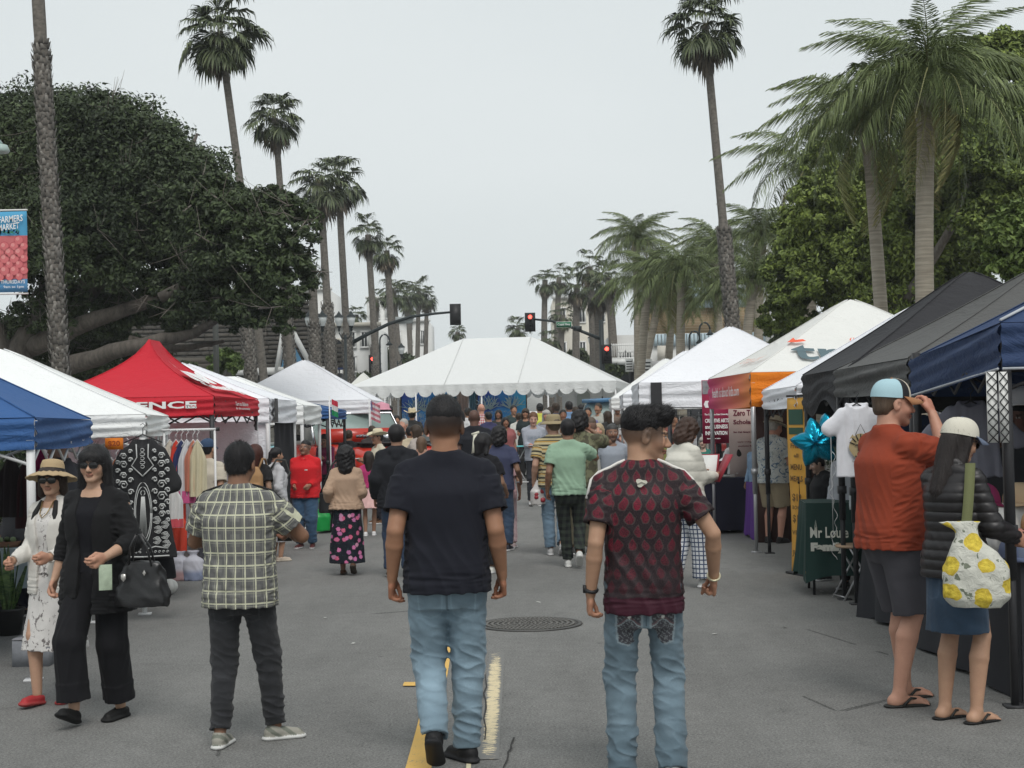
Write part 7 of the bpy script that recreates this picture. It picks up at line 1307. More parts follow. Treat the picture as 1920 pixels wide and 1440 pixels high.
for i, (px, ty, Y, c, yw, lab) in enumerate(((640, 800, 36, (.3, .3, .32), 20, 'person in grey among the crowd by the red car'), (672, 804, 33, (.02, .02, .02), 170, 'person in black facing us by the red car'), (688, 792, 38, (.5, .1, .15), 0, 'person in raspberry red under the striped flag'), (745, 778, 39, (.1, .2, .15), 190, 'person in dark green left of the black hood'), (770, 800, 29, (.5, .42, .3), 10, 'person in tan right of the black hood'), (850, 764, 47, (.5, .5, .5), 180, 'pale shirted person under the salmon curtain'), (918, 772, 40, (.04, .04, .1), 20, 'person in navy beside the red checked shirt'), (950, 782, 36, (.3, .1, .1), 180, 'person in brick red near the turquoise table'), (975, 774, 44, (.6, .6, .55), 0, 'person in cream beyond the turquoise table'), (1035, 762, 50, (.1, .3, .35), 30, 'person in teal far behind the boonie hat'), (1058, 768, 38, (.4, .35, .3), 200, 'person in beige behind the mint T-shirt'), (1082, 762, 46, (.02, .02, .03), 0, 'person in black left of the grey buzz cut'), (1105, 764, 40, (.2, .2, .4), 180, 'person in violet blue by the pickup'), (1142, 770, 37, (.03, .03, .03), 20, 'person in black before the pickup bonnet'), (1235, 786, 30, (.3, .3, .1), 200, 'person in olive under the white tent edge'))):
    FAR.append((px, 900, ty, Y, c, (.03, .03, .04), yw, lab, ('short', 'bob', 'short', 'long')[i % 4], ('tan', 'brown', 'pink')[i % 3], None))
for i, (px, fy, ty, Y, c, c2, yw, lab, hs, sk, ht) in enumerate(FAR):
    r_ = random.Random(i); tp = dict(loose=.035, sleeve=r_.choice(['short', 'long']))
    if c == 'red': tp['mat_'] = pat('red_check', redcheck)
    else: tp['col'] = c
    hat = dict(kind='cowboy', col=(.6, .52, .36)) if ht == 'cowboy' else (dict(col=[(.02, .02, .02)], brim=(.02, .02, .02)) if ht == 'cap' else None)
    if lab.startswith('woman with streaky'): hc = (.13, .08, .05)
    elif 'grey hair' in lab: hc = (.4, .38, .35)
    else: hc = r_.choice([(.012, .010, .010), (.04, .025, .015), (.012, .010, .010)])
    arms = r_.choice([None, {'l': (-.15, .25, 1.1), 'r': (.15, .28, 1.12)}, {'r': (.2, .25, 1.05)}])
    Person(lab+(' in the far crowd' if len(lab.split()) < 8 else ''), px, fy, ty, Y=Y, yaw=yw+r_.uniform(-15, 15), lod=.016, female=hs in ('bob', 'long'), g=r_.uniform(.95, 1.15), skin=sk, hair=dict(style=hs, col=hc, len_=.2) if hs else None, top=tp, bottom=dict(col=c2), shoes=dict(col=(.1, .1, .1)), hat=hat, arms=arms, group='people in the far crowd')
# ---------------- goods, bags, tables, cars ----------------
def colmesh(me, c):
    n = len(me.vertices); a = me.attributes.get('Col') or me.attributes.new('Col', 'FLOAT_COLOR', 'POINT'); a.data.foreach_set('color', np.tile(np.array([*c, 1], np.float32), n)); return me
CL = cloth_mat()
def table(name, label, c, L, W_, H, cloth, rz=0, drop=.68, legs=True, top=None, cat='table'):
    root = empty(name, c, rz, label, cat); mb = MB(); mb.box((0, 0, H-.02), (L/2, W_/2, .018)); mb.build('table_top', top or whl, root)
    if legs:
        for sx in (-1, 1):
            for sy in (-1, 1): m_ = MB(); m_.tube([(sx*(L/2-.06), sy*(W_/2-.06), 0), (sx*(L/2-.06), sy*(W_/2-.06), H-.04)], .014, 6); m_.build('leg', darkleg, root)
    if cloth:
        mb = MB(); per = [(-L/2, -W_/2), (L/2, -W_/2), (L/2, W_/2), (-L/2, W_/2)]; ph = random.uniform(0, 6)
        def Q(u, v):
            k = u*4 % 4; i = int(k) % 4; t = k-int(k); a, b = per[i], per[(i+1) % 4]; x, y = a[0]+(b[0]-a[0])*t, a[1]+(b[1]-a[1])*t; cx_, cy_ = (.008+.05*v*(1+.6*math.sin(u*75+ph)+.4*math.sin(u*31))), 0; nx, ny = [(0, -1), (1, 0), (0, 1), (-1, 0)][i]; cor = abs(t-.5)*2; d = drop*(1+.10*cor**6)
            return (x+nx*cx_+(x/(L/2))*.03*v*cor**8, y+ny*cx_+(y/(W_/2))*.03*v*cor**8, H+.006-d*v)
        mb.grid(Q, 96, 8); mb.add([(x*1.005, y*1.01, H+.006) for x, y in per], [(0, 1, 2, 3)]); cl = mb.build('cloth_cover', cloth, root, True)
    return root
def onp(p, v): return p.W(v)
def item(name, label, cat, loc, rz=0, group=None): return empty(name, loc, rz, label, cat, group)
def sdf_thing(name, label, cat, S, h, col, loc, rz=0, m=None, disp=None, group=None, colfn=None, fuv=None, clip=None):
    at_ = {'Col': ('FLOAT_COLOR', colfn or const_col(col))}
    if fuv: at_['fuv'] = ('FLOAT_VECTOR', fuv)
    me = sdf_mesh(name, S, h, [m or CL], disp=disp, attrs=at_, clip=clip); return link(name, me, None, loc, (0, 0, rz), label, cat, group)
# --- bags ---
w_ = P4.W((-.30, .18, 1.0)); lea = mat('black_leather', (.012, .012, .013), .32, .2, 8, .35, 60, spec=.5); bag = item('handbag', 'large black leather handbag hanging from the arm of the woman in black', 'handbag', (AT(268, 1090, w_.y).x, w_.y, AT(268, 1135, w_.y).z), R(-12)); bag.scale = (.72, .72, .80)
S = Shape(); S.loft([(0, .20, .075, 0, 0), (.06, .205, .085, 0, 0), (.20, .17, .06, 0, 0), (.30, .13, .035, 0, 0)], .02, 2.8); me = sdf_mesh('bag_body', S, .007, [lea], disp=lambda x, y, z: .022*(np.abs(pnoise(x, y, z*.6, 20, 2))-.35)+.006*pnoise(x, y, z, 60, 4)); link('bag_body', me, bag)
for sy in (-.03, .03):
    mb = MB(); mb.tube([(-.10, sy, .27), (-.09, sy, .40), (-.05, sy*.5, .49), (-.01, sy*.5, .49), (.05, sy, .40), (.09, sy, .27)], .009, 6); mb.build('handle', lea, bag, True)
mb = MB(); mb.lathe((-.12, -.085, .2), [(0, .025), (.02, .02), (.022, -.01), (0, -.03)], 10, sy=.4); mb.lathe((.05, -.08, .23), [(0, .02), (.015, 0), (0, -.02)], 8, sy=.4); mb.build('metal_tag', mat('silver', (.6, .58, .55), .3, metal=.7), bag, True)
hw = P4.hframe['l'][0]; q = P4.W(hw+np.array([-.02, .04, -.12])); pk = item('snack_pouch', 'small white and green packet held by the woman in black', 'packet', q, .3); mb = MB(); mb.grid(lambda u, v: (-.035+.07*u, .012*math.sin(math.pi*u)*math.sin(math.pi*v), -.07+.14*v), 6, 6); mb.grid(lambda u, v: (-.035+.07*u, -.012*math.sin(math.pi*u)*math.sin(math.pi*v), -.07+.14*v), 6, 6); mb.build('packet', mat('packet_print', (.40, .48, .36), .4, .4, 30), pk, True)
# lemon bag
g_ = NG('lemon_print'); ob = g_.obj(); sx_ = g_.sep(ob); vec = g_.comb(g_.math('ADD', sx_[0], g_.math('MULTIPLY', g_.noise(12, 3), .06)), g_.math('ADD', sx_[2], g_.math('MULTIPLY', g_.noise(9, 3), .09)), 0.0); d = g_.vor(7, vec=vec, rnd=.6, dim='2D'); d2 = g_.noise(5, 2); lem = g_.math('LESS_THAN', d, .31); lf = g_.math('MULTIPLY', g_.math('GREATER_THAN', g_.noise(17, 2, .5, vec=g_.mapv(vec, (1, .55, 1), rot=(0, 0, .7)), dist=1.4), .60), g_.math('GREATER_THAN', d, .34))
c = g_.mixc(lf, (.54, .54, .48), (.16, .18, .13)); c = g_.mixc(lem, c, g_.ramp(g_.math('ADD', g_.noise(40, 3), g_.math('MULTIPLY', d, .6)), [(.45, (.72, .56, .06)), (.8, (.50, .36, .03))])); g_.base(c); g_.set(Roughness=.75); g_.bump(g_.noise(22, 3, .6, dist=1), .6, .02); LEM = g_.m
q = AT(1830, 1060, P7.root.location.y-.30); bag = item('lemon_bag', 'white cloth bag printed with yellow lemons on the woman in the white cap', 'tote bag', (q.x, q.y, q.z), R(-10))
S = Shape(); S.loft([(-.215, .12, .06, 0, 0), (-.17, .165, .085, 0, 0), (-.02, .165, .085, 0, 0), (.08, .115, .06, -.02, 0), (.15, .05, .035, -.04, 0), (.19, .055, .03, -.05, 0), (.225, .10, .02, -.09, 0)], .02, 2.5)
me = sdf_mesh('bag_body', S, .0055, [LEM], disp=lambda x, y, z: .010*(np.abs(pnoise(x*1.4, y, z*.4, 42, 7))*1.2-.4)*np.clip((z+.2)/.2, .3, 1)+.004*pnoise(x, y, z, 60, 3)); link('bag_body', me, bag)
sp = Vector(P7.W((.13, -.02, 1.49)))-Vector(bag.location); sp2 = Matrix.Rotation(R(10), 3, 'Z') @ sp; mb = MB(); top_ = Vector((-.05, 0, .16))
V = []; 
for i in range(9):
    t = i/8; p = top_.lerp(sp2, t)+Vector((0, -.03*math.sin(math.pi*t), 0)); V += [p+Vector((-.026, -.01, 0)), p+Vector((.026, -.01, 0))]
mb.add(V, [(2*i, 2*i+1, 2*i+3, 2*i+2) for i in range(8)]); o = mb.build('strap', mat('olive_webbing', (.12, .13, .055), .85, bump=.3), bag); o.modifiers.new('s', 'SOLIDIFY').thickness = .006
def backpack(p, label, col, m=None):
    q = p.W((0, -.19, 1.22)); bp = item('backpack', label, 'backpack', q, R(p.yaw)); S = Shape(); S.loft([(-.19, .10, .05, 0, 0), (-.12, .13, .07, 0, 0), (.08, .125, .065, 0, 0), (.18, .07, .035, 0, .01)], .02, 2.8); S.loft([(-.15, .09, .03, 0, -.06), (-.02, .09, .03, 0, -.06)], .02, 2.6)
    me = sdf_mesh('pack_body', S, .011, [m or CL], attrs={'Col': ('FLOAT_COLOR', const_col(col))}); link('pack_body', me, bp); mt_ = mat('strap_%.2f' % col[0], (col[0]*.8, col[1]*.8, col[2]*.8), .8)
    for sd in (-1, 1): mb = MB(); mb.tube([(sd*.07, .03, .15), (sd*.10, .10, .27), (sd*.10, .22, .26), (sd*.12, .28, .1), (sd*.12, .1, -.12)], .014, 5); mb.build('strap', mt_, bp, True)
backpack(P28, 'small tan backpack with a round front pocket worn by the woman with reddish hair', (.36, .21, .10)); backpack(P29, 'dark patterned backpack worn by the young woman in the pale grey hoodie', (.07, .07, .065), pat('dark_speckle', lambda g, u, v, w_: g.mixc(g.math('GREATER_THAN', g.noise(60, 3), .55), (.05, .05, .05), (.2, .2, .18))))
q = P9.W((-.26, .02, 1.0)); hb = item('handbag', 'black shoulder bag of the woman in the beige jacket', 'handbag', q); S = Shape(); S.loft([(-.12, .10, .05, 0, 0), (.10, .09, .03, 0, 0)], .02, 3); link('bag_body', sdf_mesh('bag_body', S, .012, [lea]), hb); mb = MB(); mb.tube([(-.08, 0, .09), (.06, 0, .42), (.1, .03, .46)], .012, 5); mb.tube([(.08, 0, .09), (.09, 0, .42)], .012, 5); mb.build('strap', lea, hb, True)
gq = G(602, 1000); gb = item('shopping_bag', 'bright green plastic carrier bag behind the beige jacket', 'shopping bag', (gq.x, gq.y, .25)); S = Shape(); S.loft([(-.22, .14, .07, 0, 0), (0, .15, .08, 0, 0), (.12, .09, .04, 0, 0)], .02, 2.6); link('bag_body', sdf_mesh('bag_body', S, .014, [mat('green_plastic', (.01, .30, .06), .35)], disp=lambda x, y, z: .012*pnoise(x, y, z, 30, 1)), gb); mb = MB(); mb.tube([(-.06, 0, .1), (-.02, 0, .28), (.04, 0, .28), (.07, 0, .1)], .008, 5); mb.build('handle', mat('green_plastic'), gb, True)
gq = G(618, 1000); gb = item('shopping_bag', 'dark bag standing beside the green carrier bag', 'shopping bag', (gq.x-.02, gq.y+.25, .26)); S = Shape(); S.loft([(-.25, .17, .09, 0, 0), (.2, .15, .06, 0, 0)], .02, 3); link('bag_body', sdf_mesh('bag_body', S, .018, [lea]), gb); mb = MB(); mb.tube([(-.06, 0, .19), (0, 0, .33), (.06, 0, .19)], .01, 5); mb.build('handle', lea, gb, True)
gq = P11.W((-.2, .0, .78)); gb = item('produce_bag', 'clear plastic bag of red fruit held by the man in the striped shirt', 'plastic bag', gq); S = Shape(); S.loft([(-.14, .09, .06, 0, 0), (.02, .10, .07, 0, 0), (.16, .02, .02, 0, 0)], .02, 2.4)
link('bag_body', sdf_mesh('bag_body', S, .01, [mat('milky_plastic', (.50, .48, .47), .25, .3, 20)], disp=lambda x, y, z: .01*pnoise(x, y, z, 40, 1)), gb); mb = MB(); [mb.lathe((.05*math.cos(i*2.1), -.045, -.08+.035*i), [(0, -.035), (.03, -.02), (.035, 0), (.03, .02), (0, .035)], 8) for i in range(4)]; mb.build('fruit', mat('red_fruit', (.30, .03, .04), .4), gb, True)
# red folder of P16
q = P16.W((.04, .42, 1.22)); fo = item('folder', 'red folder held open by the woman in the white puffer jacket', 'folder', q, R(P16.yaw)); mb = MB(); mb.box((-.10, 0, 0), (.11, .004, .15), rz=.5, rx=-.5); mb.build('cover', mat('red_card', (.28, .02, .035), .5), fo); mb = MB(); mb.box((.10, .0, 0), (.11, .004, .15), rz=-.5, rx=-.5); mb.build('cover', mat('red_card'), fo); mb = MB(); mb.box((-.10, -.012, 0), (.10, .003, .14), rz=.5, rx=-.5); mb.build('page', trimw, fo)
bw_ = Vector(P19.hp((-.04, -.125, .09))); bo = MB(); bo.add([bw_+Vector(v) for v in ((-.02, -.01, 0), (.03, -.01, .01), (.0, -.045, -.22), (-.04, -.045, -.23))], [(0, 1, 2, 3)]); bo.add([bw_+Vector(v) for v in ((-.05, 0, .02), (.05, .0, .05), (.055, 0, .02), (-.04, 0, -.01))], [(0, 1, 2, 3)]); o = bo.build('hair_bow', mat('cream_ribbon', (.68, .66, .55), .6), P19.root); o.modifiers.new('s', 'SOLIDIFY').thickness = .006
for p, k, lab, c in ((P3_, 'r', 'phone held up in front of the man in the plaid shirt', (.02, .02, .02)), (P22, 'r', 'folded paper in the hands of the boy in grey', (.6, .6, .6)), (P20, 'r', 'paper tray held by the man in the navy T-shirt', (.6, .55, .45)), (P26, 'r', 'small plate of food held by the person in the cowboy hat', (.6, .5, .4))):
    hw = p.hframe[k]; q = p.W(hw[0]+np.array(hw[1])*.1); it = item('held_'+lab.split()[0] if lab.split()[0] in ('phone',) else 'held_paper', lab, 'phone' if 'phone' in lab else 'paper', q, R(p.yaw)); mb = MB(); mb.box((0, .02, .01), (.04, .008, .07) if 'phone' in lab else (.08, .05, .006)); mb.build('sheet' if 'phone' not in lab else 'phone_body', mat('held_%.2f' % c[0], c, .4), it)
# --- hanging garments ---
def hanger(parent, z=.0, w_=.21, m=None):
    mb = MB(); mb.tube([(-w_, 0, z-.07), (0, 0, z), (w_, 0, z-.07)], .006, 5); mb.tube([(0, 0, z), (0, 0, z+.05), (.02, 0, z+.075), (0, 0, z+.095), (-.018, 0, z+.08)], .0035, 5); mb.build('hanger', m or darkleg, parent)
def tshirt(label, loc, rz, col, w_=.26, h=.70, sl=.2, lod=.009, m=None, cat='T-shirt', name='hanging_shirt', fuv=None, hg=None):
    root = item(name, label, cat, loc, rz); S = Shape(); S.loft([(-h, w_*.98, .035, 0, 0), (-.3, w_*.93, .035, 0, 0), (-.12, w_*.93, .04, 0, 0), (-.03, w_*.5, .035, 0, 0), (.0, .09, .03, 0, 0)], .02, 2.6)
    for sd in (-1, 1): S.cap((sd*w_*.7, 0, -.09), (sd*(w_+sl*.6), 0, -.10-sl), .055, .062, .02, ((0, 1, 0), .55))
    S.ell((0, -.03, .01), (.075, .05, .05), .006, None, 's')
    link('cloth', sdf_mesh('cloth', S, lod, [m or CL], disp=lambda x, y, z: .010*(np.abs(pnoise(x*1.5, y, z*.25, 34, 3))*1.3-.45), attrs={'Col': ('FLOAT_COLOR', const_col(col)), 'fuv': ('FLOAT_VECTOR', lambda V: np.stack([V[:, 0], V[:, 2], V[:, 1]], 1))}), root); hanger(root, .0, w_*.7, hg); return root
q = AT(1606, 756, 11.4); T1 = tshirt('white T-shirt with a tiger emblem hanging under the charcoal tent', q, 0, (.70, .70, .74), .155, .56, .09, .008)
tan = mat('emblem_tan', (.42, .33, .18), .8); ink = mat('emblem_ink', (.03, .03, .03), .8)
mb = MB(); mb.add([(.01+.085*math.cos(t)*(1+.08*math.cos(4*t)), -.062, -.33+.10*math.sin(t)) for t in [2*math.pi*i/20 for i in range(20)]], [tuple(range(20))]); [mb.add([(.01+sd*.085, -.063, -.27), (.01+sd*.06, -.063, -.235), (.01+sd*.045, -.063, -.26)], [(0, 1, 2)]) for sd in (-1, 1)]; mb.build('emblem', tan, T1.children[0] and T1)
mb = MB()
for i in range(7): a = -1.2+.4*i; mb.tube([(.01+.09*math.sin(a), -.066, -.33+.095*math.cos(a)), (.01+.05*math.sin(a), -.068, -.33+.05*math.cos(a))], .004, 4)
mb.tube([(-.03, -.066, -.24), (.01, -.066, -.16), (.05, -.066, -.24)], .0025, 4); mb.tube([(-.035, -.068, -.40), (.01, -.07, -.425), (.055, -.068, -.40)], .006, 4); mb.build('emblem_lines', ink, T1, kind='stuff')
lettering('TIJ', lambda u, v: (.01+u, -.072, -.345+v), .065, ink, T1, 'lettering', width=.09, bold=.04); lettering('ORIGINAL GOODS', lambda u, v: (.01+u, -.066, -.455+v+u*u*3), .014, ink, T1, 'lettering', width=.14)
q = AT(1820, 752, 10.2); tshirt('plain grey T-shirt hanging under the navy tent', q, R(-12), (.20, .20, .24), .20, .52, .17, .008)
q = AT(1700, 770, 12.0); tshirt('dark blue T-shirt hanging in the shade of the charcoal tent', q, R(5), (.03, .05, .10), .2, .5, .12, .012)
q = AT(1735, 820, 11.8); tshirt('white T-shirt half hidden behind the rust orange one', q, R(15), (.6, .62, .65), .18, .5, .1, .012)
# kaftan with white scrollwork
q = AT(268, 828, 12.6); KF = item('kaftan', 'long black kaftan with white scrolls and roses hanging from the white tent', 'dress', q, R(8)); S = Shape(); k_ = .0047
S.loft([(-.98, .25, .04, 0, 0), (-.6, .21, .04, 0, 0), (-.2, .20, .045, 0, 0), (-.04, .13, .04, 0, 0), (.02, .08, .03, 0, 0)], .03, 3)
for sd in (-1, 1): S.cap((sd*.14, 0, -.10), (sd*.24, 0, -.36), .05, .075, .03, ((0, 1, 0), .45))
S.ell((0, -.03, .02), (.06, .05, .07), .006, None, 's')
g_ = NG('black_kaftan'); g_.base((.014, .014, .016)); g_.set(Roughness=.85); link('cloth', sdf_mesh('cloth', S, .008, [g_.m], disp=lambda x, y, z: .010*(np.abs(pnoise(x*1.3, y, z*.2, 30, 5))-.4)), KF); hanger(KF, .06, .16)
cr_ = mat('white_embroidery', (.56, .57, .56), .85); mb = MB(); yk = -.062
def spiral(cx_, cz, r0, turns, flip=1, th=.0062, ph=0): mb.tube([(cx_+flip*r0*(1-t/turns*.85)*math.cos(ph+t*2*math.pi), yk-.002, cz+r0*(1-t/turns*.85)*math.sin(ph+t*2*math.pi)) for t in [i/10*turns/1.0 for i in range(int(10))]], th, 4)
for sd in (-1, 1):
    for cz, r_ in ((-.12, .03), (-.19, .035), (-.28, .03), (-.36, .04), (-.46, .045), (-.55, .03), (-.61, .03)): spiral(sd*.155, cz, r_, 1.6, sd); spiral(sd*.10, cz+.04, r_*.6, 1.3, -sd); spiral(sd*.205, cz-.05, r_*.6, 1.3, -sd)
    for cz, dx9 in ((-.66, 0), (-.70, .06), (-.74, -.01), (-.79, .06), (-.83, 0), (-.86, .07)):
        for rr_ in (.030, .019, .009): mb.tube([(sd*(.12+dx9+.01*math.sin(cz*40))+rr_*(1+.15*math.cos(5*t))*math.cos(t), yk-.002, cz+rr_*(1+.15*math.cos(5*t))*math.sin(t)) for t in [2*math.pi*i/12 for i in range(13)]], .0032, 4)
    mb.tube([(sd*.05, yk, -.02), (sd*.045, yk, -.13), (sd*.09, yk, -.2), (sd*.02, yk, -.27), (0, yk, -.29)], .005, 4); mb.tube([(sd*.20, yk+.01, -.90), (sd*.1, yk, -.88), (sd*.02, yk, -.90)], .005, 4); mb.tube([(sd*.21, yk+.01, -.96), (0, yk, -.965)], .006, 4)
    for i in range(6): spiral(sd*(.03+.033*i), -.925, .012, 1.2, sd, .003)
for i in range(5): mb.tube([(.016*math.cos(t)*(1+.3*(i % 2)), yk-.004, -.07-.035*i+.013*math.sin(t)) for t in [2*math.pi*j/8 for j in range(9)]], .003, 4)
for rr_ in (1, .86): mb.tube([(.072*rr_*math.cos(t), yk-.003, -.60+.26*rr_*math.sin(t)) for t in [2*math.pi*i/24 for i in range(25)]], .004, 4)
for i in range(6): mb.tube([(-.03+.012*i, yk-.004, -.79), (-.02+.008*i, yk-.004, -.60), (-.012+.005*i, yk-.004, -.46)], .003, 4)
mb.tube([(.018*math.cos(t), yk-.004, -.43+.022*math.sin(t)) for t in [2*math.pi*j/8 for j in range(9)]], .004, 4); mb.build('embroidery', cr_, KF, True, kind='stuff')
def drape(label, loc, rz, col, w_=.2, h=.8, cat='garment', bottom=None, group=None):
    root = item('hanging_garment', label, cat, loc, rz, group); ph = random.uniform(0, 9); mb = MB()
    for sg in (-1, 1): mb.grid(lambda u, v: ((-w_+2*w_*u)*(.45+.55*min(1, v*4)), sg*.03*math.sin(math.pi*u)+.018*math.sin(u*19+ph+v*2)*min(1, v*3), -h*v-.07*abs(2*u-1)*(1-v)), 14, 10)
    mb.build('cloth', mat('drape_%.2f_%.2f_%.2f' % col, col, .85, .15, 8, .2), root, True)
    if bottom: b_ = MB(); b_.grid(lambda u, v: (-w_*.99+2*w_*u*.99, -.035*math.sin(math.pi*u)-.012+.018*math.sin(u*19+ph+v*2), -h*(.8+.19*v)), 10, 3); b_.build('hem_band', mat('drape_%.2f_%.2f_%.2f' % bottom, bottom, .85), root, True)
    hanger(root, .0, w_*.6, whl); return root
rk = item('clothes_rack', 'white clothes rail with garments between the kaftan and the plaid shirt', 'clothes rack', AT(345, 806, 14.6)); mb = MB(); mb.tube([(-.22, 0, 0), (.30, .1, 0)], .012, 8); mb.build('rail', whl, rk); mb = MB(); mb.lathe((.31, .1, 0), [(0, .02), (.02, .015), (.02, -.015), (0, -.02)], 8); mb.build('rail_end', blk, rk); mb = MB(); mb.tube([(-.2, .02, 0), (-.2, .02, -rk.location.z)], .012, 6); mb.tube([(.28, .1, 0), (.28, .1, -rk.location.z)], .012, 6); mb.build('upright', whl, rk)
for i, (px, c, h, lab, bt) in enumerate(((318, (.58, .52, .44), .5, 'cream blouse on the clothes rail, leftmost', None), (330, (.62, .05, .03), 1.05, 'long red orange dress on the clothes rail', None), (340, (.03, .04, .12), .45, 'navy top on the clothes rail beside the red dress', None), (350, (.60, .60, .62), .62, 'white dress with a pink hem on the clothes rail', (.55, .10, .25)), (362, (.50, .18, .12), .5, 'brownish red top on the clothes rail', None), (370, (.58, .52, .36), .55, 'pale yellow dress at the right end of the clothes rail', None))):
    drape(lab, AT(px, 824, 14.55-.03*i), R(25-10*(i % 3)), c, .085, h, bottom=bt)
drape('white shirt with a dark green print hanging low beside the kaftan', AT(322, 905, 13.9), R(10), (.60, .59, .58), .10, .42, bottom=(.55, .08, .1)); drape('red orange trousers hanging beside the kaftan', AT(330, 950, 14.2), R(0), (.60, .06, .03), .10, .42)
for px, py, c, h, lab in ((238, 842, (.015, .12, .13), .6, 'teal garment hanging behind the woman in black'), (218, 860, (.35, .12, .05), .3, 'orange brown garment hanging left of the kaftan'), (200, 850, (.25, .24, .26), .5, 'grey printed cloth hanging behind the sunglasses woman'), (76, 838, (.35, .01, .10), .22, 'magenta cloth hanging in the blue tent'), (50, 860, (.05, .012, .015), .6, 'dark red garment hanging in the blue tent'), (20, 850, (.03, .02, .02), .55, 'dark brown garment hanging at the left edge')):
    drape(lab, AT(px, py, 12.9), R(random.uniform(-20, 20)), c, .11, h)
# drapes in shade under the kaftan and black skirt on the ground side
bs = item('black_skirt', 'black skirt draped under the kaftan hem above the white pumpkin', 'garment', AT(290, 1040, 12.8)); S = Shape(); S.loft([(-.20, .19, .10, -.02, 0), (0, .17, .08, -.03, 0)], .02, 2.4); link('cloth', sdf_mesh('cloth', S, .014, [mat('black_velvet', (.006, .006, .008), .95)], disp=lambda x, y, z: .02*pnoise(x, y, z*.3, 30, 2)), bs)
os_ = item('price_sign', 'orange hand lettered price card hanging from the white tent', 'sign', AT(214, 832, 12.4)); mb = MB(); mb.box((0, 0, 0), (.075, .003, .048)); mb.build('card', mat('orange_card', (.62, .17, .01), .7), os_); lettering('$20', lambda u, v: (u, -.006, v), .05, mat('card_ink', (.28, .05, .01), .8), os_, width=.10, bold=.02)
# pumpkins and clear bags
for i, (px, py, Y_, r_) in enumerate(((316, 1102, 13.2, .085),)):
    q = G(px, 1115); pm = item('white_pumpkin', 'small white pumpkin on the asphalt under the kaftan', 'pumpkin', (q.x, q.y, 0)); V = []; mb = MB(); n = 40; m_ = 10
    mb.grid(lambda u, v: ((r_*math.sin(math.pi*v)+.001)*(1+.09*abs(math.sin(u*math.pi*9)))*math.cos(u*2*math.pi), (r_*math.sin(math.pi*v)+.001)*(1+.09*abs(math.sin(u*math.pi*9)))*math.sin(u*2*math.pi), r_*.95-r_*.92*math.cos(math.pi*v)), 72, 12); mb.build('rind', mat('white_rind', (.62, .62, .60), .5), pm, True); mb = MB(); mb.tube([(0, 0, r_*1.8), (.01, 0, r_*2.1)], [.012, .008], 6); mb.build('stem', mat('dry_stem', (.2, .15, .08), .9), pm)
for i, (px, c) in enumerate(((338, (.5, .2, .18)), (363, (.15, .22, .42)))):
    q = G(px, 1088); bg_ = item('clear_bag', ['clear plastic bag of pink things on the ground, left of two', 'clear plastic bag of blue things on the ground, right of two'][i], 'plastic bag', (q.x, q.y, 0)); S = Shape(); S.loft([(.0, .10, .08, 0, 0), (.10, .13, .1, 0, 0), (.22, .11, .09, 0, 0), (.27, .03, .03, 0, 0), (.32, .07, .04, 0, 0)], .02, 2.3)
    link('bag_skin', sdf_mesh('bag_skin', S, .011, [CL], disp=lambda x, y, z: .008*(np.abs(pnoise(x, y, z, 50, i))*1.4-.4), attrs={'Col': ('FLOAT_COLOR', lambda V: mixv(np.tile((.50, .50, .56), (len(V), 1)), np.array(c)*.9+.08, np.clip((.13-V[:, 2])/.05, 0, 1)*.7))}), bg_)
# snake plant
q = G(16, 1190); sp_ = item('snake_plant', 'snake plant with tall striped leaves in a black pot at the left edge', 'potted plant', (q.x, q.y, 0)); mb = MB(); mb.lathe((0, 0, 0), [(0, 0), (.10, 0), (.125, .19), (.135, .20), (.135, .215), (.12, .215), (.115, .18), (0, .18)], 20); mb.build('pot', blk, sp_, True)
g_ = NG('snake_leaf'); ob = g_.obj(); bnd = g_.noise(14, 3, .6, vec=g_.mapv(ob, (.6, .6, 2.4)), dist=1); g_.base(g_.ramp(bnd, [(.4, (.03, .07, .025)), (.6, (.12, .19, .06))])); g_.set(Roughness=.4); SLM = g_.m
for i in range(9):
    a = i*2.4; L = random.uniform(.35, .60); ln = random.uniform(.03, .16); V = []; mb = MB()
    for j in range(8): t = j/7; w2 = .032*math.sin(math.pi*min(.97, .25+.72*t))+.001; c_ = Vector((math.cos(a)*(.03+ln*t), math.sin(a)*(.03+ln*t), .18+L*t)); sd = Vector((-math.sin(a+.6*t), math.cos(a+.6*t), 0)); V += [c_-sd*w2, c_+Vector((math.cos(a), math.sin(a), 0))*-.01, c_+sd*w2]
    mb.add(V, [(3*j+k, 3*j+k+1, 3*j+k+4, 3*j+k+3) for j in range(7) for k in (0, 1)]); mb.build('leaf', SLM, sp_, True)
# left stall table with floral cloth
FL_ = pat('pale_floral_cloth', lambda g, u, v, w_: g.mixc(g.math('GREATER_THAN', g.noise(14, 4, .7, dist=2), .56), (.50, .56, .58), (.20, .34, .36)))
q = G(40, 1165); table('display_table', 'small table under a pale blue floral cloth behind the snake plant', (q.x-.15, q.y+.35, 0), .9, .6, .62, mat('pale_blue_cloth', (.45, .53, .56), .8, .3, 9), drop=.34); 
lb_ = item('succulent_tray', 'shallow dish of pale green succulents on the floral table', 'plant dish', (q.x-.2, q.y+.25, .63)); mb = MB(); mb.lathe((0, 0, 0), [(0, 0), (.10, .0), (.13, .05), (.12, .05), (0, .03)], 16); mb.build('dish', mat('terracotta', (.3, .16, .1), .8), lb_, True)
for i in range(9): a = i*2.4; mb = MB(); mb.lathe((.08*math.cos(a)*(i > 2), .08*math.sin(a)*(i > 2), .05), [(0, .04), (.02, .035), (.03, .01), (.01, -.01)], 6); mb.build('rosette', mat('succulent', (.22, .3, .16), .6), lb_)
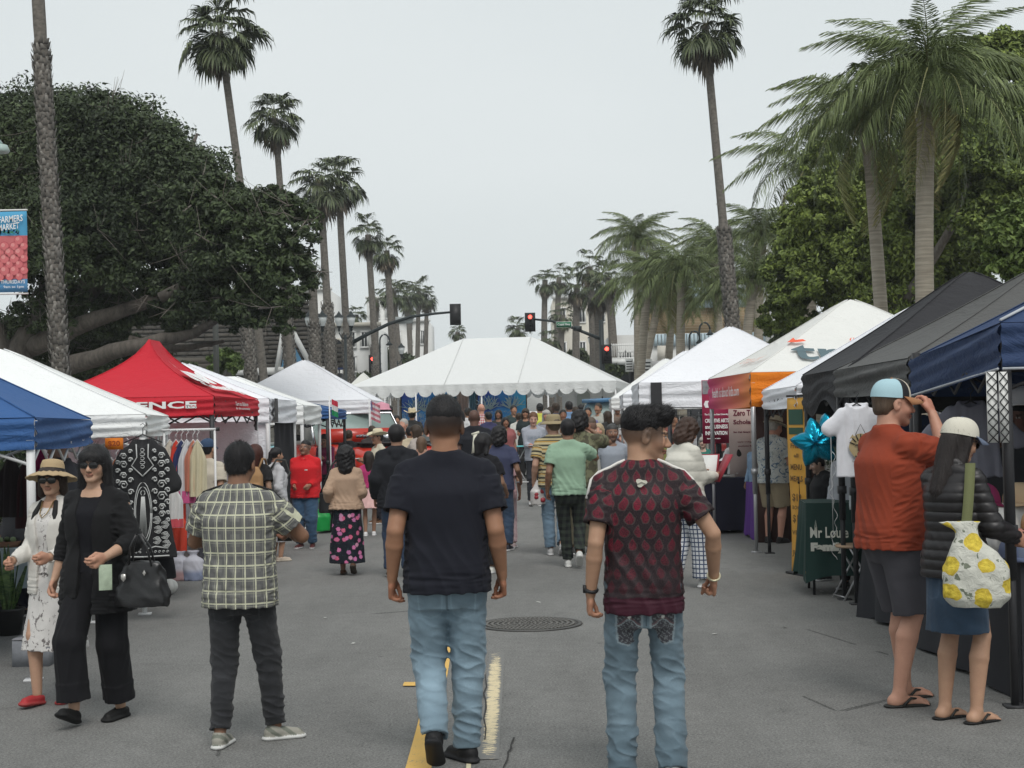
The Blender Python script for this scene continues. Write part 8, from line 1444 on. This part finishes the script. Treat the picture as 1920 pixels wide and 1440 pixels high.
bx = item('box', 'grey printed cardboard box under the left stall table', 'box', (AT(65, 1150, 10.6).x, 10.6, 0)); mb = MB(); mb.box((0, 0, .09), (.13, .1, .09)); mb.build('carton', mat('grey_card', (.22, .23, .25), .8, .4, 14), bx); mb = MB(); mb.box((0, -.003, .19), (.13, .1, .004)); mb.build('flap', mat('grey_card_b', (.3, .3, .32), .8), bx)
t = table('stall_table', 'long table in the white tent covered by a dark cloth', (-4.6, 15.2, 0), .9, 2.2, .72, mat('dark_cloth', (.02, .02, .025), .9), drop=.66)
t = table('stall_table', 'long table in the blue tent covered by a dark cloth', (-5.2, 11.6, 0), .8, 1.9, .70, mat('dark_cloth'), drop=.64)
t = table('stall_table', 'table with a white cloth under the white tent behind the red one', (-3.9, 22.2, 0), .8, 1.8, .72, mat('white_cloth', (.6, .6, .62), .85), drop=.6)
# --- right side stalls ---
bc = G(1502, 1078); bn = item('feather_banner', 'tall narrow orange yellow banner with dark lettering at the black tent', 'banner', (bc.x, bc.y, 0), R(-72)); bh = AT(1497, 742, bc.y).z
g_ = NG('amber_fabric'); g_.base(g_.mixc(g_.noise(3), (.72, .36, .045), (.78, .42, .07))); g_.set(Roughness=.65); AMB = g_.m
mb = MB(); mb.grid(lambda u, v: (-.20+.40*u, .012*math.sin(v*6), .02+(bh-.04)*v), 4, 24); o = mb.build('sheet', AMB, bn, True); o.modifiers.new('s', 'SOLIDIFY').thickness = .004
mb = MB(); mb.box((0, .01, .012), (.22, .07, .012)); mb.tube([(0, .03, 0), (0, .03, bh)], .01, 6); mb.box((0, .0, bh), (.205, .012, .012)); mb.build('stand', darkleg, bn)
dg = mat('dark_green_print', (.03, .09, .06), .7); br = mat('brown_print', (.16, .08, .02), .7); mb = MB(); mb.add([(-.15, -.02, bh-.30), (.15, -.02, bh-.30), (.15, -.02, bh-.14), (-.15, -.02, bh-.14)], [(0, 1, 2, 3)]); mb.add([(-.15, -.02, bh-.40), (.15, -.02, bh-.40), (.15, -.02, bh-.33), (-.15, -.02, bh-.33)], [(0, 1, 2, 3)]); mb.build('logo_block', dg, bn)
for i, (tx, z, h_, w2) in enumerate((('Fresh', .52, .05, .22), ('all', .62, .04, .1), ('MENU', .74, .06, .24), ('MEALS', .86, .06, .26), ('$12', 1.06, .09, .2), ('BOWL', 1.16, .04, .2), ('$15', 1.28, .09, .2), ('WRAPS', 1.42, .05, .24), ('and', 1.52, .03, .1), ('JUICE', 1.64, .07, .26))):
    if bh-z > .15: lettering(tx, lambda u, v: (u, -.025, bh-z+v), h_, br, bn, width=w2, bold=.03)
dcl = mat('dark_green_cloth', (.010, .038, .032), .8, .15, 4)
tg = G(1560, 1100); T = table('green_table', 'table under a dark green printed cloth in front of the black tent', (AT(1612, 930, 14).x, 14.0, 0), 1.05, .65, .84, dcl, R(-6), drop=.66); pw = mat('pale_print', (.62, .62, .55), .8)
lettering('Mr Louie', lambda u, v: (-.33+u, -.40-.02*math.sin(u*8), .58+v), .10, pw, T, width=.34, bold=.02); lettering('Family', lambda u, v: (-.34+u, -.41, .44+v), .10, pw, T, width=.32, bold=.08)
mb = MB(); mb.tube([(-.46, -.40, .60), (-.45, -.40, .70), (-.44, -.40, .60)], .004, 4); mb.build('print_mark', pw, T)
tb = item('clear_bottle', 'clear water bottle standing on the green table', 'bottle', AT(1598, 925, 13.3)); tb.location.z = .806; mb = MB(); mb.lathe((0, 0, 0), [(0, 0), (.03, 0), (.032, .05), (.028, .08), (.032, .12), (.014, .16), (.014, .17)], 12); mb.build('bottle_body', mat('clear_plastic', (.5, .55, .56), .1), tb, True); mb = MB(); mb.lathe((0, 0, .17), [(0.016, 0), (.016, .02), (0, .02)], 10); mb.build('cap', trimw, tb, True)
# folding stool
sq = G(1606, 1122); st = item('folding_stool', 'folding stool with a round wooden seat and crossed metal legs', 'stool', (sq.x, sq.y, 0), R(10)); mb = MB(); mb.lathe((0, 0, .46), [(0, 0), (.17, 0), (.18, .012), (.17, .025), (0, .027)], 28); mb.build('seat', mat('pale_wood', (.40, .27, .18), .5, .25, 8), st, True)
for sy in (-1, 1):
    for sx in (-1, 1): mb = MB(); mb.tube([(sx*.17, sy*.13, 0), (-sx*.10, sy*.12, .46)], .009, 6); mb.build('leg', alu, st)
mb = MB(); mb.tube([(.165, -.13, .03), (.165, .13, .03)], .007, 6); mb.tube([(-.165, -.13, .03), (-.165, .13, .03)], .007, 6); mb.tube([(.09, -.13, .13), (.09, .13, .13)], .007, 6); mb.build('cross_bar', alu, st)
# star balloon
bq = AT(1530, 830, 12.9); bl_ = item('star_balloon', 'shiny teal foil star balloon tied to the black tent pole', 'balloon', bq, R(-15)); V = []; n = 5; NS_ = 10; VV = []; FF = []
def star(t, k):
    a = t*2*math.pi+.5; ph = (t*5) % 1; ro = .135+.09*abs(2*ph-1)**1.3; return a, ro*k
mb = MB(); 
for sg in (-1, 1):
    mb.grid(lambda u, v: (lambda ar: (ar[1]*math.cos(ar[0]), sg*.105*math.sqrt(max(0, 1-v*v))*(1-.25*abs(2*((u*5) % 1)-1))+sg*.004*math.sin(u*120)*v, ar[1]*math.sin(ar[0])*1.0))(star(u, v)), 80, 12)
g_ = NG('teal_foil'); g_.base((.0, .22, .34)); g_.set(Roughness=.22, Metallic=.75); g_.bump(g_.noise(26, 3, .6, dist=1.5), .35, .01); mb.build('foil', g_.m, bl_, True)
bl2 = item('star_balloon', 'second teal foil balloon mostly behind the first one', 'balloon', AT(1552, 812, 13.2), R(40)); mb = MB()
for sg in (-1, 1): mb.grid(lambda u, v: (lambda ar: (ar[1]*math.cos(ar[0]), sg*.08*math.sqrt(max(0, 1-v*v)), ar[1]*math.sin(ar[0])))(star(u, v*.8)), 60, 8)
mb.build('foil', g_.m, bl2, True); mb = MB(); mb.tube([(0, 0, -.1), (.02, 0, -.3)], .002, 4); mb.build('string', pw, bl2)
rb = item('curling_ribbon', 'white curling ribbon dangling from the black tent pole', 'ribbon', AT(1563, 935, 12.75)); mb = MB(); mb.tube([(.012*math.sin(i*.9)*(1+.3*math.sin(i*.4))+.02*math.sin(i*.25), .01*math.cos(i*.9), .40-i*.018) for i in range(52)], .0028, 4); mb.tube([(-.01, 0, .55), (-.012, 0, .1), (-.01, 0, -.3)], .0022, 4); mb.build('strand', mat('white_ribbon', (.65, .65, .65), .5), rb)
# hat table, tablecloths
ht = table('hat_table', 'black clothed table covered with caps at the right edge', (3.72, 9.62, 0), 1.7, 2.2, .80, mat('charcoal_cloth', (.022, .023, .028), .85, .15, 3), 0, drop=.78)
t2 = table('front_table', 'black clothed table behind the woman with the lemon bag', (3.55, 11.6, 0), 1.2, 1.4, .74, mat('charcoal_cloth'), R(8), drop=.72)
def cap_obj(label, loc, rz, c1, c2, sc_=1.0, tilt=0):
    root = item('cap', label, 'cap', loc, rz, 'caps for sale at the right edge'); root.scale = (sc_,)*3; n = 20; V = []; F = []; mi = []
    for j in range(7):
        a = j/6*math.pi/2
        for i in range(n): t = 2*math.pi*i/n; V.append((.088*math.cos(t)*math.cos(a)**.75, .10*math.sin(t)*math.cos(a)**.75, .105*math.sin(a)**.9))
    for j in range(6):
        for i in range(n): F.append((j*n+i, j*n+(i+1) % n, (j+1)*n+(i+1) % n, (j+1)*n+i)); t = (i+.5)/n*2*math.pi; mi.append(1 if .7 < t < 2.44 else 0)
    m1, m2 = mat('capc_%.2f_%.2f_%.2f' % c1, c1, .8, bump=.2), mat('capc_%.2f_%.2f_%.2f' % c2, c2, .8, bump=.2); link('cap_crown', newmesh('cap_crown', V, F, [m1, m2], True, mi), root)
    V = [( .086*math.cos(math.pi*(.1+.8*i/10))*(1+.08*j/3), .095*math.sin(math.pi*(.1+.8*i/10))+.075*j/3*math.sin(math.pi*(.1+.8*i/10))**.6, .004-.02*(j/3)*abs(math.cos(math.pi*(.1+.8*i/10)))) for j in range(4) for i in range(11)]
    o = link('cap_brim', newmesh('cap_brim', V, [(j*11+i, j*11+i+1, (j+1)*11+i+1, (j+1)*11+i) for j in range(3) for i in range(10)], m1, True), root); o.modifiers.new('s', 'SOLIDIFY').thickness = .004; return root
cd_ = [((.10, .13, .22), (.12, .15, .22)), ((.62, .18, .16), (.6, .2, .18)), ((.32, .60, .56), (.32, .60, .56)), ((.55, .03, .20), (.55, .05, .22)), ((.62, .28, .24), (.5, .5, .48)), ((.60, .42, .22), (.015, .015, .015)), ((.03, .10, .30), (.05, .12, .3)), ((.015, .015, .015), (.55, .6, .52)), ((.30, .02, .10), (.3, .03, .12)), ((.62, .45, .28), (.62, .45, .28)), ((.5, .5, .48), (.1, .2, .15)), ((.2, .2, .22), (.4, .4, .42))]
nm_ = ['slate blue', 'coral pink', 'pale turquoise', 'hot pink', 'salmon and white', 'tan brimmed black', 'royal blue', 'black and leafy white', 'wine red', 'tan', 'white with a green front', 'grey']
for i in range(12):
    row = i//4; k = i % 4; q = (2.90+.24*k+.03*row, 8.62+.42*row, .81+.13*row); 
    if row: s2 = item('cap_stand', '%s step of the white cap stand' % ('lower' if row == 1 else 'upper'), 'display stand', (3.42, 8.62+.42*row, .806)) if k == 0 else None
    if row and k == 0: mb = MB(); mb.box((0, .05, .065*row), (.55, .17, .062*row)); mb.build('riser', trimw, s2)
    cap_obj('%s cap in the %s row of caps on the hat table' % (nm_[i], ['front', 'middle', 'back'][row]), q, R(random.uniform(150, 215)), *cd_[i], sc_=1.25)
cap_obj('white cap hanging above the vendors at the right edge', AT(1900, 760, 9.4), R(170), (.60, .60, .62), (.6, .6, .62), 1.3)
# diamond lattice sleeves by the navy tent pole
for i, (px, w2) in enumerate(((1862, .028), (1884, .024))):
    q0, q1 = AT(px, 830, 8.32), AT(px, 697, 8.32); ls = item('lattice_strip', ['white strip with a black diamond lattice left of the navy tent pole', 'white strip with a black diamond lattice right of the navy tent pole'][i], 'fabric strip', q0); Lz = q1.z-q0.z; mb = MB(); mb.box((0, 0, Lz/2), (w2, .004, Lz/2)); mb.build('strip', trimw, ls); mb = MB(); nn = 7
    for j in range(nn): z0_, z1_ = Lz*j/nn, Lz*(j+1)/nn; mb.tube([(-w2, -.008, z0_), (w2, -.008, z1_)], .003, 4); mb.tube([(w2, -.010, z0_), (-w2, -.010, z1_)], .003, 4)
    mb.build('lattice', blk, ls)
# posters
def poster(name, label, x0, x1, y0, y1, Y_, col, lines, m_text, extra=None):
    a, b = AT(x0, y1, Y_), AT(x1, y0, Y_); root = item(name, label, 'poster', ((a.x+b.x)/2, Y_, a.z)); W2, H2 = (b.x-a.x), (b.z-a.z); mb = MB(); mb.box((0, 0, H2/2), (W2/2, .008, H2/2)); mb.build('sheet', col, root); mb = MB(); mb.tube([(0, .03, -a.z), (0, .03, H2)], .012, 6); mb.box((0, .03, -a.z+.03), (W2/2, .08, .03)); mb.build('stand', darkleg, root)
    for tx, cx_, cz, h_, w2 in lines: lettering(tx, lambda u, v: ((cx_-.5)*W2+u, -.012, H2*cz+v), h_, m_text, root, width=w2, bold=.03)
    return root, W2, H2
mar = mat('maroon_vinyl', (.30, .015, .06), .6, .15, 5); pt_, W2, H2 = poster('roll_up_poster', 'tall maroon roll up poster about creative arts beside the pink valance', 1318, 1366, 712, 832, 22.5, mar, (('The California State University', .52, .455, .035, .36), ('CREATIVE ARTS', .53, .36, .06, .36), ('and BUSINESS', .51, .265, .06, .34), ('INNOVATION', .5, .165, .06, .33), ('learn more here', .4, .08, .02, .2)), wh_)
mb = MB(); mb.add([(-.13+.05*math.cos(t), -.012, H2*.62+.06*math.sin(t)) for t in [2*math.pi*i/6 for i in range(6)]], [tuple(range(6))]); mb.build('logo', wh_, pt_); mb = MB(); mb.add([(-W2*.48, -.012, H2*.78), (W2*.48, -.012, H2*.78), (W2*.48, -.012, H2*.99), (-W2*.48, -.012, H2*.99)], [(0, 1, 2, 3)]); mb.build('photo_panel', mat('photo_print', (.25, .25, .27), .6, .9, 12), pt_)
poster('roll_up_poster', 'pale grey pink roll up poster about a tuition scholarship behind the tent poles', 1369, 1436, 752, 905, 21.6, mat('blush_vinyl', (.50, .40, .37), .6, .1, 5), (('Zero Tuition', .52, .86, .085, .44), ('Scholarship', .52, .74, .085, .44), ('for Cal Grant Recipient', .5, .62, .035, .42), ('apply today', .4, .5, .02, .2), ('students first', .45, .45, .02, .24)), mat('plum_print', (.18, .03, .06), .7))
mg = item('back_panel', 'dark brown backdrop panel behind the man in the panama hat', 'panel', (AT(1470, 800, 19.6).x, 19.6, 0)); mb = MB(); mb.box((0, 0, .95), (.42, .02, .95)); mb.build('sheet', mat('brown_panel', (.07, .035, .03), .8), mg); mb = MB(); mb.box((0, -.01, 1.92), (.44, .03, .02)); mb.build('top_bar', trimw, mg)
table('purple_table', 'table under a bright purple cloth with papers beyond the girl in white', (AT(1436, 900, 20.5).x, 20.4, 0), .45, .7, .74, mat('purple_cloth', (.10, .03, .22), .8), drop=.7)
table('navy_table', 'long table with a white top and dark navy cloth in front of the posters', (AT(1325, 900, 22).x+.25, 21.6, 0), 1.3, .7, .78, mat('navy_cloth', (.018, .018, .038), .85), drop=.74)
ps = item('paper_stack', 'white sheets spread on the navy table', 'papers', (AT(1340, 890, 21.4).x, 21.4, .786)); [MB().box((random.uniform(-.3, .4), random.uniform(-.12, .12), .004+.006*i), (.11, .08, .002), random.uniform(-.4, .4)).build('sheet', trimw, ps) for i in range(6)]
table('clothes_table', 'table heaped with folded clothes under the dark striped tent', (AT(1290, 900, 26).x, 26.2, 0), 2.0, .7, .75, mat('dark_cloth'), drop=.7)
for i in range(14):
    q = (AT(1290, 900, 26).x-.85+.26*(i % 7), 26.05+.3*(i//7), .757); c_ = random.choice(((.02, .15, .13), (.3, .03, .05), (.4, .4, .4), (.1, .1, .12), (.08, .2, .12))); fc = item('folded_garment', 'folded garment lying on the clothes table', 'garment', q, 0, 'folded clothes on the clothes table'); mb = MB(); mb.box((0, 0, .05), (.11, .12, .045)); mb.box((0, 0, .11), (.10, .11, .012)); mb.build('fold', mat('fold_%.2f' % c_[0], c_, .9), fc)
rw = item('clothes_rail', 'rail of dark clothes at the back of the dark striped tent', 'clothes rack', (AT(1300, 800, 28).x, 27.6, 0)); mb = MB(); mb.tube([(-1.3, 0, 0), (-1.3, 0, 1.7), (1.3, 0, 1.7), (1.3, 0, 0)], .015, 6); mb.build('rail', alu, rw)
for i in range(14): drape('garment on the rail at the back of the dark striped tent', (rw.location.x-1.2+.18*i, 27.6, 1.66), R(80), random.choice(((.3, .3, .32), (.05, .05, .06), (.15, .12, .1), (.45, .45, .45), (.1, .16, .2))), .16, .75, group='garments on the rail')
# back walls and dark hedges behind the stalls
for t_, sd in ((R1, 1), (R2, 1), (R3, 1)): t_.wall(sd, mat('shade_cloth', (.035, .036, .04), .9), .05, 1.6 if t_ is not R2 else 1.2)
for i, (x, y0, y1, h, lab) in enumerate(((8.2, 8, 24, 1.9, 'dark hedge behind the nearer right tents'), (9.2, 24, 46, 1.7, 'dark hedge behind the farther right tents'), (-8.6, 10, 30, 1.7, 'dark hedge behind the left tents'))):
    r_ = np.random.default_rng(i); n = 26000; P = np.stack([r_.uniform(-.7, .7, n), r_.uniform(0, y1-y0, n), r_.random(n)**.7*h], 1); P[:, 0] += .15*np.sin(P[:, 1]*2); P[:, 2] *= 1+.1*np.sin(P[:, 1]*3.1); d_ = r_.normal(size=(n, 3)); d_ /= np.linalg.norm(d_, axis=1)[:, None]; b_ = np.cross(d_, r_.normal(size=(n, 3))); b_ /= np.linalg.norm(b_, axis=1)[:, None]; L = .06
    V = np.stack([P-d_*L, P+b_*L*.45, P+d_*L, P-b_*L*.45], 1).reshape(-1, 3); me = newmesh('foliage', V, np.arange(4*n, dtype=np.int32).reshape(-1, 4), leaf_mat('leaf_hedge', 0, 0), False); q = r_.random(n)[:, None]; setcol(me, np.repeat(np.array((.012, .022, .010))*(1-q)+np.array((.06, .09, .03))*q, 4, 0)); hg = item('hedge', lab, 'hedge', (x, y0, .13)); link('foliage', me, hg); mb = MB(); [mb.tube([(0, yy, 0), (.1, yy+.1, h*.8)], .02, 5) for yy in range(1, int(y1-y0), 2)]; mb.build('stems', mat('stem_dark', (.05, .04, .03), .9), hg)
# --- cars ---
def car(label, loc, rz, col, L=4.6, W_=1.85, open_hood=False, top='windshield', H=1.35, name='vintage_car', col2=None):
    root = item(name, label, 'car', loc, rz); paint = mat('car_paint_%.2f_%.2f' % (col[0], col[2]), col, .22, .05, 2, spec=.6); chrome = mat('chrome', (.6, .6, .62), .15, metal=1)
    prof = [(-L/2, .42, .72), (-L/2+.15, .34, .80), (-L/2+.9, .30, .86), (-L*.18, .30, .90), (L*.05, .30, .90), (L*.28, .30, .90), (L/2-.5, .32, .87), (L/2-.1, .36, .80), (L/2, .44, .70)]
    V = []; NS_ = 16
    for x, zb, zt in prof:
        hw = W_/2*(1-.10*(abs(x)/(L/2))**4)
        for i in range(NS_): t = 2*math.pi*i/NS_; c_, s_ = math.cos(t), math.sin(t); e = .45; V.append((x, hw*np.sign(c_)*abs(c_)**e, (zb+zt)/2+(zt-zb)/2*np.sign(s_)*abs(s_)**e))
    F = [(j*NS_+i, j*NS_+(i+1) % NS_, (j+1)*NS_+(i+1) % NS_, (j+1)*NS_+i) for j in range(len(prof)-1) for i in range(NS_)]+[tuple(range(NS_))[::-1], tuple((len(prof)-1)*NS_+i for i in range(NS_))]
    link('car_body', newmesh('car_body', V, F, paint, True), root)
    for sx in (-L*.31, L*.31):
        for sy in (-1, 1):
            mb = MB(); mb.tube([(sx, sy*(W_/2-.22), .33), (sx, sy*(W_/2-.01), .33)], .33, 20); w2 = mb.build('wheel', mat('tyre_rubber', (.015, .015, .015), .8), root); mb = MB(); mb.tube([(sx, sy*(W_/2-.02), .33), (sx, sy*(W_/2+.005), .33)], .2, 16); mb.build('rim', chrome, w2)
    gl = mat('car_glass', (.10, .14, .13), .06, spec=.8); mb = MB(); mb.add([(.55, -W_*.40, .88), (.55, W_*.40, .88), (.15, W_*.36, H), (.15, -W_*.36, H)], [(0, 1, 2, 3)]); o = mb.build('windshield', mat('pale_glass', (.30, .38, .36), .08, spec=.7), root); o.modifiers.new('s', 'SOLIDIFY').thickness = .02
    mb = MB(); mb.tube([(.55, -W_*.41, .88), (.15, -W_*.37, H), (.15, W_*.37, H), (.55, W_*.41, .88)], .025, 6); mb.build('windshield_frame', chrome, root)
    mb = MB(); mb.box((-.5, 0, .90), (.75, W_*.36, .04)); mb.box((-.2, -.35, 1.0), (.1, .25, .16)); mb.box((-.2, .35, 1.0), (.1, .25, .16)); mb.build('seats', mat('seat_vinyl', (.35, .35, .33), .6), root)
    if top == 'roof': mb = MB(); mb.box((-.35, 0, H+.02), (.62, W_*.40, .045)); [mb.tube([(x_, sy*W_*.38, .9), (x_*.8-.05, sy*W_*.37, H)], .03, 6) for x_ in (-1.0,) for sy in (-1, 1)]; mb.build('roof', paint, root)
    for sy in (-1, 1): mb = MB(); mb.tube([(L/2-.03, sy*W_*.36, .66), (L/2+.03, sy*W_*.36, .66)], .1, 12); mb.build('headlight', lampglass, root)
    mb = MB(); mb.box((L/2+.05, 0, .45), (.05, W_*.46, .06)); mb.box((-L/2-.05, 0, .47), (.05, W_*.46, .06)); mb.build('bumper', chrome, root); mb = MB(); mb.box((L/2, 0, .62), (.03, W_*.26, .09)); mb.build('grille', mat('dark_grille', (.03, .03, .03), .4), root)
    if open_hood:
        mb = MB(); mb.box((L*.30, 0, .905), (.6, W_*.33, .01)); mb.build('engine_bay', mat('engine_black', (.01, .01, .01), .5), root); mb = MB(); mb.box((L*.30, 0, .98), (.3, .2, .08)); [mb.tube([(L*.2+.12*i, -.25, 1.0), (L*.2+.12*i, .25, 1.03)], .025, 6) for i in range(5)]; mb.build('engine', chrome, root)
        mb = MB(); mb.box((L*.16, 0, 1.0), (.02, W_*.42, .12), rx=0); o = mb.build('bonnet', paint, root); 
    return root
q = AT(640, 800, 44); car('pale turquoise vintage convertible parked behind the white peaked tent', (q.x-.4, 44, 0), R(-20), (.20, .42, .46), H=1.5).scale = (1.25,)*3
q = AT(655, 830, 33); car('bright red vintage car with its bonnet raised behind the seated crowd', (q.x, 32.5, 0), R(-60), (.50, .03, .015), open_hood=True).scale = (1.4,)*3
q = AT(1140, 790, 43); car('light blue vintage pickup with a raised roof right of the marquee', (q.x+.1, 45, 0), R(205), (.12, .28, .48), top='roof', H=1.72, name='vintage_pickup').scale = (1.28,)*3
q = AT(1215, 820, 36); car('dark red vintage car beside the light blue pickup', (q.x+.3, 39, 0), R(190), (.20, .02, .02)).scale = (1.2,)*3
q = AT(1000, 750, 64); vn = item('white_van', 'white van roof showing between the blue banner and the marquee post', 'van', (q.x, 64, 0)); mb = MB(); mb.box((0, 0, 1.2), (.95, 2.2, .85)); o = mb.build('van_body', mat('white_paint', (.7, .7, .7), .3), vn); bv = o.modifiers.new('b', 'BEVEL'); bv.width = .15; bv.segments = 3; mb = MB(); mb.box((0, -2.21, 1.55), (.7, .01, .28)); mb.build('windshield', glass, vn); [MB().tube([(sx*.85, sy*1.4, .33), (sx*.99, sy*1.4, .33)], .33, 14).build('wheel', blk, vn) for sx in (-1, 1) for sy in (-1, 1)]
# turquoise table and chairs
q = G(967, 862); tt = item('turquoise_table', 'small round turquoise folding table in front of the right blue banner', 'table', (AT(967, 790, 39).x, 39, 0)); tq = mat('turquoise_paint', (.12, .55, .58), .5); mb = MB(); mb.lathe((0, 0, .98), [(0, 0), (.36, 0), (.36, .03), (0, .03)], 24); mb.build('table_top', tq, tt)
for sd in (-1, 1): mb = MB(); mb.tube([(sd*.28, 0, 0), (sd*-.25, 0, .98)], .016, 6); mb.build('leg', mat('white_steel'), tt)
for sx, lab in ((-.75, 'black folding chair with pale trim left of the turquoise table'), (.8, 'black folding chair right of the turquoise table')):
    ch = item('folding_chair', lab, 'chair', (tt.location.x+sx, 38.6, 0)); MB().box((0, 0, .5), (.22, .22, .02)).build('seat', blk, ch); MB().box((0, .22, .85), (.22, .015, .12)).build('backrest', blk, ch); [MB().tube([(x_, -.2, 0), (x_, .22, .95)], .014, 5).build('leg', mat('white_steel'), ch) for x_ in (-.2, .2)]; [MB().tube([(x_, .25, 0), (x_, -.15, .5)], .014, 5).build('leg', mat('white_steel'), ch) for x_ in (-.2, .2)]
# flags
def flag(label, px, py0, py1, Y_, kind):
    a, b = AT(px, py1, Y_), AT(px, py0, Y_); r = item('flag', label, 'flag', (a.x, Y_, a.z)); Hh = b.z-a.z; mb = MB(); mb.tube([(0, 0, -a.z), (-.02, 0, Hh+.05)], .012, 6); mb.build('pole', whl, r); cm = {'us': [(.5, .16, .2), (.65, .6, .62), (.15, .15, .3)], 'mx': [(.02, .25, .1), (.62, .62, .62), (.5, .03, .06)]}[kind]; ms = [mat('flag_%s_%d' % (kind, i), c, .8) for i, c in enumerate(cm)]; n = 7 if kind == 'us' else 3; FW = .2 if kind == 'us' else .11
    for i in range(n): mb = MB(); mb.grid(lambda u, v: (.02+FW*u, .03*math.sin(u*9+i*.3), Hh*(i+v)/n-.5*FW*u), 8, 1); mb.build('stripe', ms[i % 2] if kind == 'us' else ms[i], r, True)
    if kind == 'us': mb = MB(); mb.grid(lambda u, v: (.02+.09*u, .03*math.sin(u*4)-.012, Hh*(.5+.5*v)-.045*u), 5, 1); mb.build('canton', ms[2], r)
flag('small striped red and white flag on the corner pole of the white peaked tent', 694, 752, 786, 32, 'us'); flag('small green white and red flag on a pole in front of the blue tent', 620, 748, 778, 26, 'mx')
MQ = item('mannequin', 'dark display head in a pink cap with flag stripes across its face', 'mannequin', AT(716, 788, 33)); MQ.location.z = 0; hz = AT(716, 775, 33).z; S = Shape(); S.ell((0, 0, hz), (.17, .17, .22)); S.cap((0, 0, hz-.6), (0, 0, hz-.1), .2, .1, .05); link('head', sdf_mesh('head', S, .03, [mat('dark_head', (.02, .015, .015), .6)]), MQ); mb = MB(); mb.lathe((0, 0, hz+.08), [(.22, 0), (.18, .03), (.17, .12), (0, .18)], 14); mb.build('pink_cap', mat('pink_felt', (.65, .3, .38), .8), MQ, True); MB().tube([(0, 0, 0), (0, 0, hz-.5)], .03, 6).build('stand', blk, MQ); [MB().box((0, -.2, hz-.16-.06*i), (.13, .01, .016)).build('stripe', trimw, MQ) for i in range(3)]
# small street signs right
for px, py, w2, h2, lab in ((1180, 685, .16, .26, 'white parking sign with lines of small print beside the palm trunks'), (1213, 690, .2, .36, 'white and green notice sign between two palm trunks')):
    q = AT(px, py, 60); s_ = item('street_sign', lab, 'sign', (q.x, 60, 0)); MB().tube([(0, .03, 0), (0, .03, q.z+h2)], .03, 6).build('pole', darkleg, s_); MB().box((0, 0, q.z), (w2, .01, h2)).build('plate', trimw, s_); mb = MB(); [mb.box((0, -.013, q.z+h2*.6-h2*.4*i), (w2*.75, .003, h2*.08)) for i in range(4)]; mb.build('print', ink, s_)
# litter and fallen bits on the asphalt
for i, (px, py) in enumerate(((663, 1208), (1470, 1178), (1540, 1110), (930, 1105), (1340, 1190), (1010, 1130), (610, 1160))):
    q = G(px, py); mb = MB(); a = random.uniform(0, 3); mb.add([(.02*math.cos(a+t)*random.uniform(.6, 1.5), .02*math.sin(a+t)*random.uniform(.6, 1.5), random.uniform(.003, .012)) for t in (0, 1.3, 2.6, 4.2, 5.3)], [(0, 1, 2, 3, 4)]); mb.build('paper_scrap', mat('scrap', (.5, .5, .47), .8), None, loc=(q.x, q.y, 0), label='tiny pale scrap of paper lying on the asphalt', cat='scrap', group='paper scraps on the asphalt')
# ---------------- sea air ----------------
mb = MB(); mb.box((0, 900, 8.6), (1260, 1160, 9.8)); hz_ = bpy.data.materials.new('haze'); hz_.use_nodes = True; t9 = hz_.node_tree; t9.nodes.remove(t9.nodes['Principled BSDF']); pv = t9.nodes.new('ShaderNodeVolumePrincipled'); pv.inputs['Density'].default_value = 0.0006; pv.inputs['Color'].default_value = (.93, .96, 1, 1); t9.links.new(pv.outputs[0], t9.nodes['Material Output'].inputs['Volume'])
mb.build('haze', hz_, kind='stuff')
